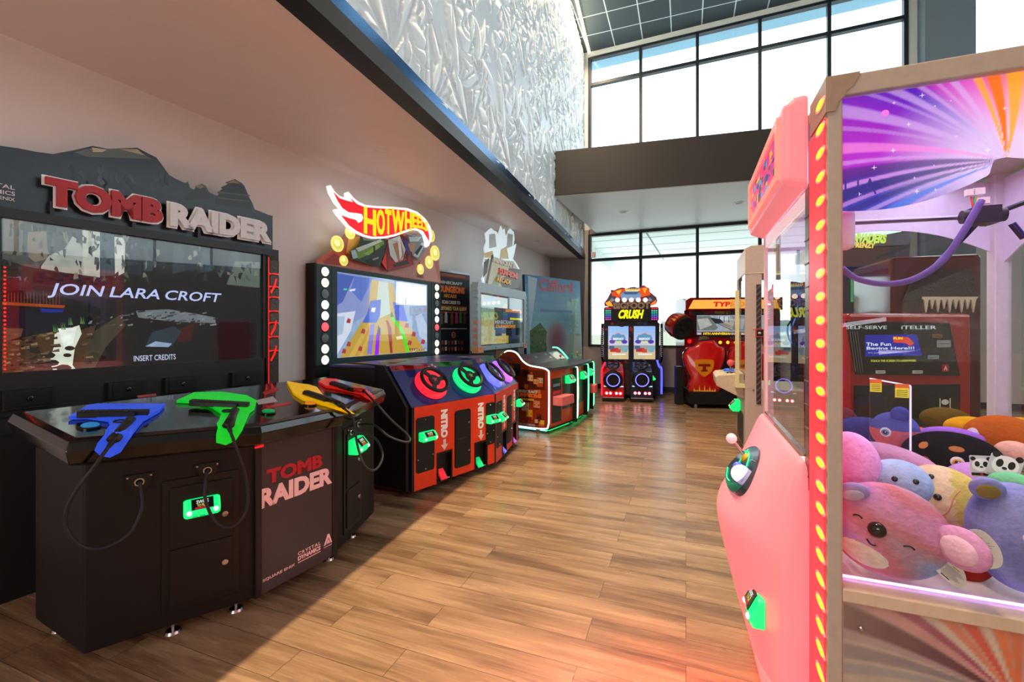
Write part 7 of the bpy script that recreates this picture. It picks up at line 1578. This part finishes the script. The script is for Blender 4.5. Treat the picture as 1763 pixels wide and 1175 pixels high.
# --- back row
toy('plush_duck', 'yellow plush between the purple and brown ones at the back', 1673, 738, 36, 20, 0.8, S(226, 166, 30))
toy('plush_duck', 'yellow plush at the far right edge of the pile', 1758, 745, 26, 26, 0.86, S(216, 150, 24))
toy('plush_seal', 'purple plush on top of the black dog', 1637, 752, 42, 16, 0.685, S(170, 110, 226))
t, p, ax, R, s = toy('plush_parrot', 'blue and coral plush with a white eye behind the chute wall', 1540, 742, 34, 32, 0.7, S(206, 120, 120), cf=lambda a, b_, c_: S(90, 96, 180) if c_ > .15 else S(216, 110, 120)); kw_ring = S(120, 140, 190); eye(t, p, ax, R, -.35, .0, .012, 'ring'); ear(t, p, ax, R, .3, .9, .03, .05, S(80, 90, 190))
toy('plush_fluff', 'orange fluffy plush behind the black dog', 1583, 752, 24, 16, 0.8, S(240, 110, 20))
toy('plush_turtle', 'olive brown plush far back below the kiosk', 1628, 722, 34, 20, 0.93, S(100, 80, 30))
toy('plush_shark', 'dark blue plush far back at the left', 1490, 745, 46, 26, 0.86, S(64, 64, 130))
toy('plush_fox', 'dark brown plush at the left glass edge far back', 1455, 742, 22, 40, 0.96, S(110, 50, 60))
# ================================================================ seen through the claw machine
kx = P(1465, 700, 3.3); kx = V((kx.x, kx.y, 0)); kd = V((.995, .10, 0)).normalized(); KP = Plane(kx, kd)
ki = thing('ticket_kiosk', KP.pt(.45, 0, -.2), math.atan2(kd.y, kd.x), 'red self-serve teller kiosk with black panel seen through the claw machine', 'kiosk')
KR = S(150, 20, 28); a_ = lambda u, v: KP.hit(u, v)
wR = a_(1672, 700)[0]; z1 = a_(1560, 552)[1]; zm = a_(1560, 645)[1]
b = MB(KR, 'gloss'); b.rect(KP, -.02, .0, wR, z1+.05, -.45, 0); b.build('cabinet_body', ki, bevel=.02)
b = MB(S(14, 14, 18), 'gloss'); b.prism(KP, [a_(1472, 645), a_(1650, 647), a_(1632, 556), a_(1455, 553)], 0, .012); o = b.build('control_panel', ki)
b = MB(S(226, 228, 235), 'print'); 
def kt(t, u0, v0, u1, v1, c, bold=.0, m_='clearscreen'): a0, c1 = KP.hit(u0, v0, .014); a1, c0 = KP.hit(u1, v1, .014); b.text(KP, t, a0, c0, a1, c1, .013, .0145, c, m_, bold=bold)
kt('SELF-SERVE', 1457, 561, 1527, 567, S(200, 205, 215)); kt('iTELLER', 1552, 561, 1612, 567, S(200, 205, 215)); kt('TOUCH THE SCREEN TO LEARN MORE', 1499, 620, 1577, 623, S(200, 200, 60)); kt('INSERT CASH', 1606, 709, 1642, 712.5, S(190, 190, 200)); kt('FACE UP', 1612, 713.5, 1636, 716, S(190, 190, 200))
b.build('panel_lettering', ki)
b = MB(S(20, 30, 190), 'clearscreen'); r = [a_(1487, 614), a_(1584, 612), a_(1574, 576), a_(1487, 577)]; b.prism(KP, r, .012, .016, S(22, 30, 150))
kt2 = lambda t, u0, v0, u1, v1, c, bold=.02: b.text(KP, t, KP.hit(u0, v1, .018)[0], KP.hit(u0, v1, .018)[1], KP.hit(u1, v0, .018)[0], KP.hit(u1, v0, .018)[1], .017, .0185, c, 'clearscreen', bold=bold)
kt2('The Fun', 1491, 590, 1534, 596, S(225, 230, 245)); kt2('Begins Here!!!', 1492, 597, 1574, 604, S(225, 230, 245)); kt2("It's just one touch away...", 1495, 606, 1566, 609.5, S(190, 200, 235), 0)
b.prism(KP, [a_(1535, 590), a_(1556, 591), a_(1562, 596), a_(1570, 592), a_(1560, 581), a_(1535, 579)], .016, .0175, S(220, 60, 30)); kt2('FUN', 1538, 581, 1554, 585, S(250, 230, 60), .05); b.build('screen', ki)
b = MB(S(110, 114, 124), 'metal')
for u in (1458, 1462, 1466, 1470): b.cyl(KP.pt(*a_(u+12, 640), .014), KP.pt(*a_(u+2, 570), .014), .006)
b.build('grille_bars', ki)
for u0, v0, u1, v1, c in ((1610, 586, 1632, 598, S(150, 155, 165)), (1594, 612, 1612, 618, S(130, 150, 170)), (1602, 576, 1618, 582, S(120, 90, 60)), (1568, 638, 1584, 643, S(190, 190, 195)), (1505, 638, 1520, 643, S(190, 190, 195))):
    a0, c1 = a_(u0, v0); a1, c0 = a_(u1, v1); b = MB(c, 'satin'); b.rect(KP, a0, c0, a1, c1, .012, .02); b.rect(KP, a0+.008, (c0+c1)/2-.002, a1-.008, (c0+c1)/2+.002, .02, .021, S(20, 20, 24)); b.build('slot_plate', ki)
b = MB(S(150, 24, 34), 'print'); a0, c1 = a_(1618, 628); a1, c0 = a_(1630, 640); b.rect(KP, a0, c0, a1, c1, .012, .016); b.text(KP, 'A', a0+.012, c0+.01, a1-.012, c1-.01, .016, .017, S(230, 200, 205), 'print', bold=.04); b.build('badge', ki)
b = MB(S(18, 18, 24), 'powder'); a0, c1 = a_(1470, 664); a1, c0 = a_(1650, 760); b.rect(KP, a0, .3, a1, c1, 0, .012); o = b.build('lower_door', ki)
b = MB(S(210, 210, 220), 'print'); a, c = a_(1624, 695); 
for r in ((a-.045, c-.055, a-.038, c+.04), (a+.038, c-.055, a+.045, c+.04), (a-.045, c-.062, a+.045, c-.055)): b.rect(KP, *r, .012, .014)
b.prism(KP, ellip(a, c+.012, .03, .02), .012, .014); o = b.build('cash_symbol', ki)
# bulky dark cabinet with rows of pointed cut-outs, then a black framed cabinet with a lettered marquee
dx = P(1546, 700, 4.35); dx = V((dx.x, dx.y, 0)); DP = Plane(dx, V((.95, -.3, 0)))
dc = thing('arcade_shooter_cabinet', DP.pt(.6, 0, -.5), math.atan2(-.3, .95), 'dark red cabinet with a jagged white toothed edge behind the kiosk', 'arcade game')
a_ = lambda u, v: DP.hit(u, v); w_ = a_(1690, 560)[0]; zt = a_(1600, 440)[1]
b = MB(S(70, 16, 24), 'gloss'); b.rect(DP, -.05, .0, w_, zt, -.9, 0); b.build('cabinet_body', dc, bevel=.03)
b = MB(S(40, 32, 40), 'rock'); b.prism(DP, [a_(1552, 520), a_(1570, 480), a_(1610, 462), a_(1668, 468), a_(1676, 520), a_(1660, 516), a_(1600, 516)], 0, .05); b.build('sculpted_panel', dc)
b = MB(S(200, 186, 180), 'satin'); tz_ = [a_(1582, 516)]
for k in range(9): tz_ += [a_(1584+k*10, 517), a_(1588+k*10, 517+(16 if k % 2 else 22)), a_(1592+k*10, 517)]
b.prism(DP, [a_(1676, 512), a_(1582, 512)]+tz_, .05, .07); b.build('toothed_edge', dc)
sx = P(1440, 700, 6.0); sx = V((sx.x, sx.y, 0)); SP = Plane(sx, V((.97, .15, 0)))
si = thing('arcade_upright_cabinet', SP.pt(.5, 0, -.4), math.atan2(.15, .97), 'black cabinet with green lettered marquee seen through the claw machine', 'arcade game')
a_ = lambda u, v: SP.hit(u, v); w_ = a_(1566, 440)[0]
b = MB(S(24, 22, 40), 'powder'); b.rect(SP, 0, 0, w_, a_(1500, 460)[1], -.8, -.05); b.prism(SP, [a_(1440, 460), a_(1564, 460), a_(1569, 396), a_(1440, 420)], -.5, 0); b.build('cabinet_body', si)
b = MB(S(28, 26, 50), 'print'); b.prism(SP, [a_(1450, 428), a_(1562, 422), a_(1567, 400), a_(1450, 414)], 0, .02); m_ = b.build('marquee', si)
b = MB(S(190, 225, 50), 'clearscreen'); a0, c0 = a_(1462, 418); a1, c1 = a_(1523, 404); b.text(SP, 'INVADERS', a0, c0, a1, c1, .02, .026, S(190, 225, 50), 'clearscreen', bold=.05, shear=.2); a0, c0 = a_(1466, 427); a1, c1 = a_(1504, 419); b.text(SP, 'FRENZY', a0, c0, a1, c1, .02, .026, S(225, 190, 50), 'clearscreen', bold=.05, shear=.2); b.build('marquee_lettering', m_)
b = MB(S(60, 130, 90), 'screen'); a0, c0 = a_(1470, 520); a1, c1 = a_(1540, 470); b.rect(SP, a0, c0, a1, c1, -.05, -.04); b.build('screen', si)
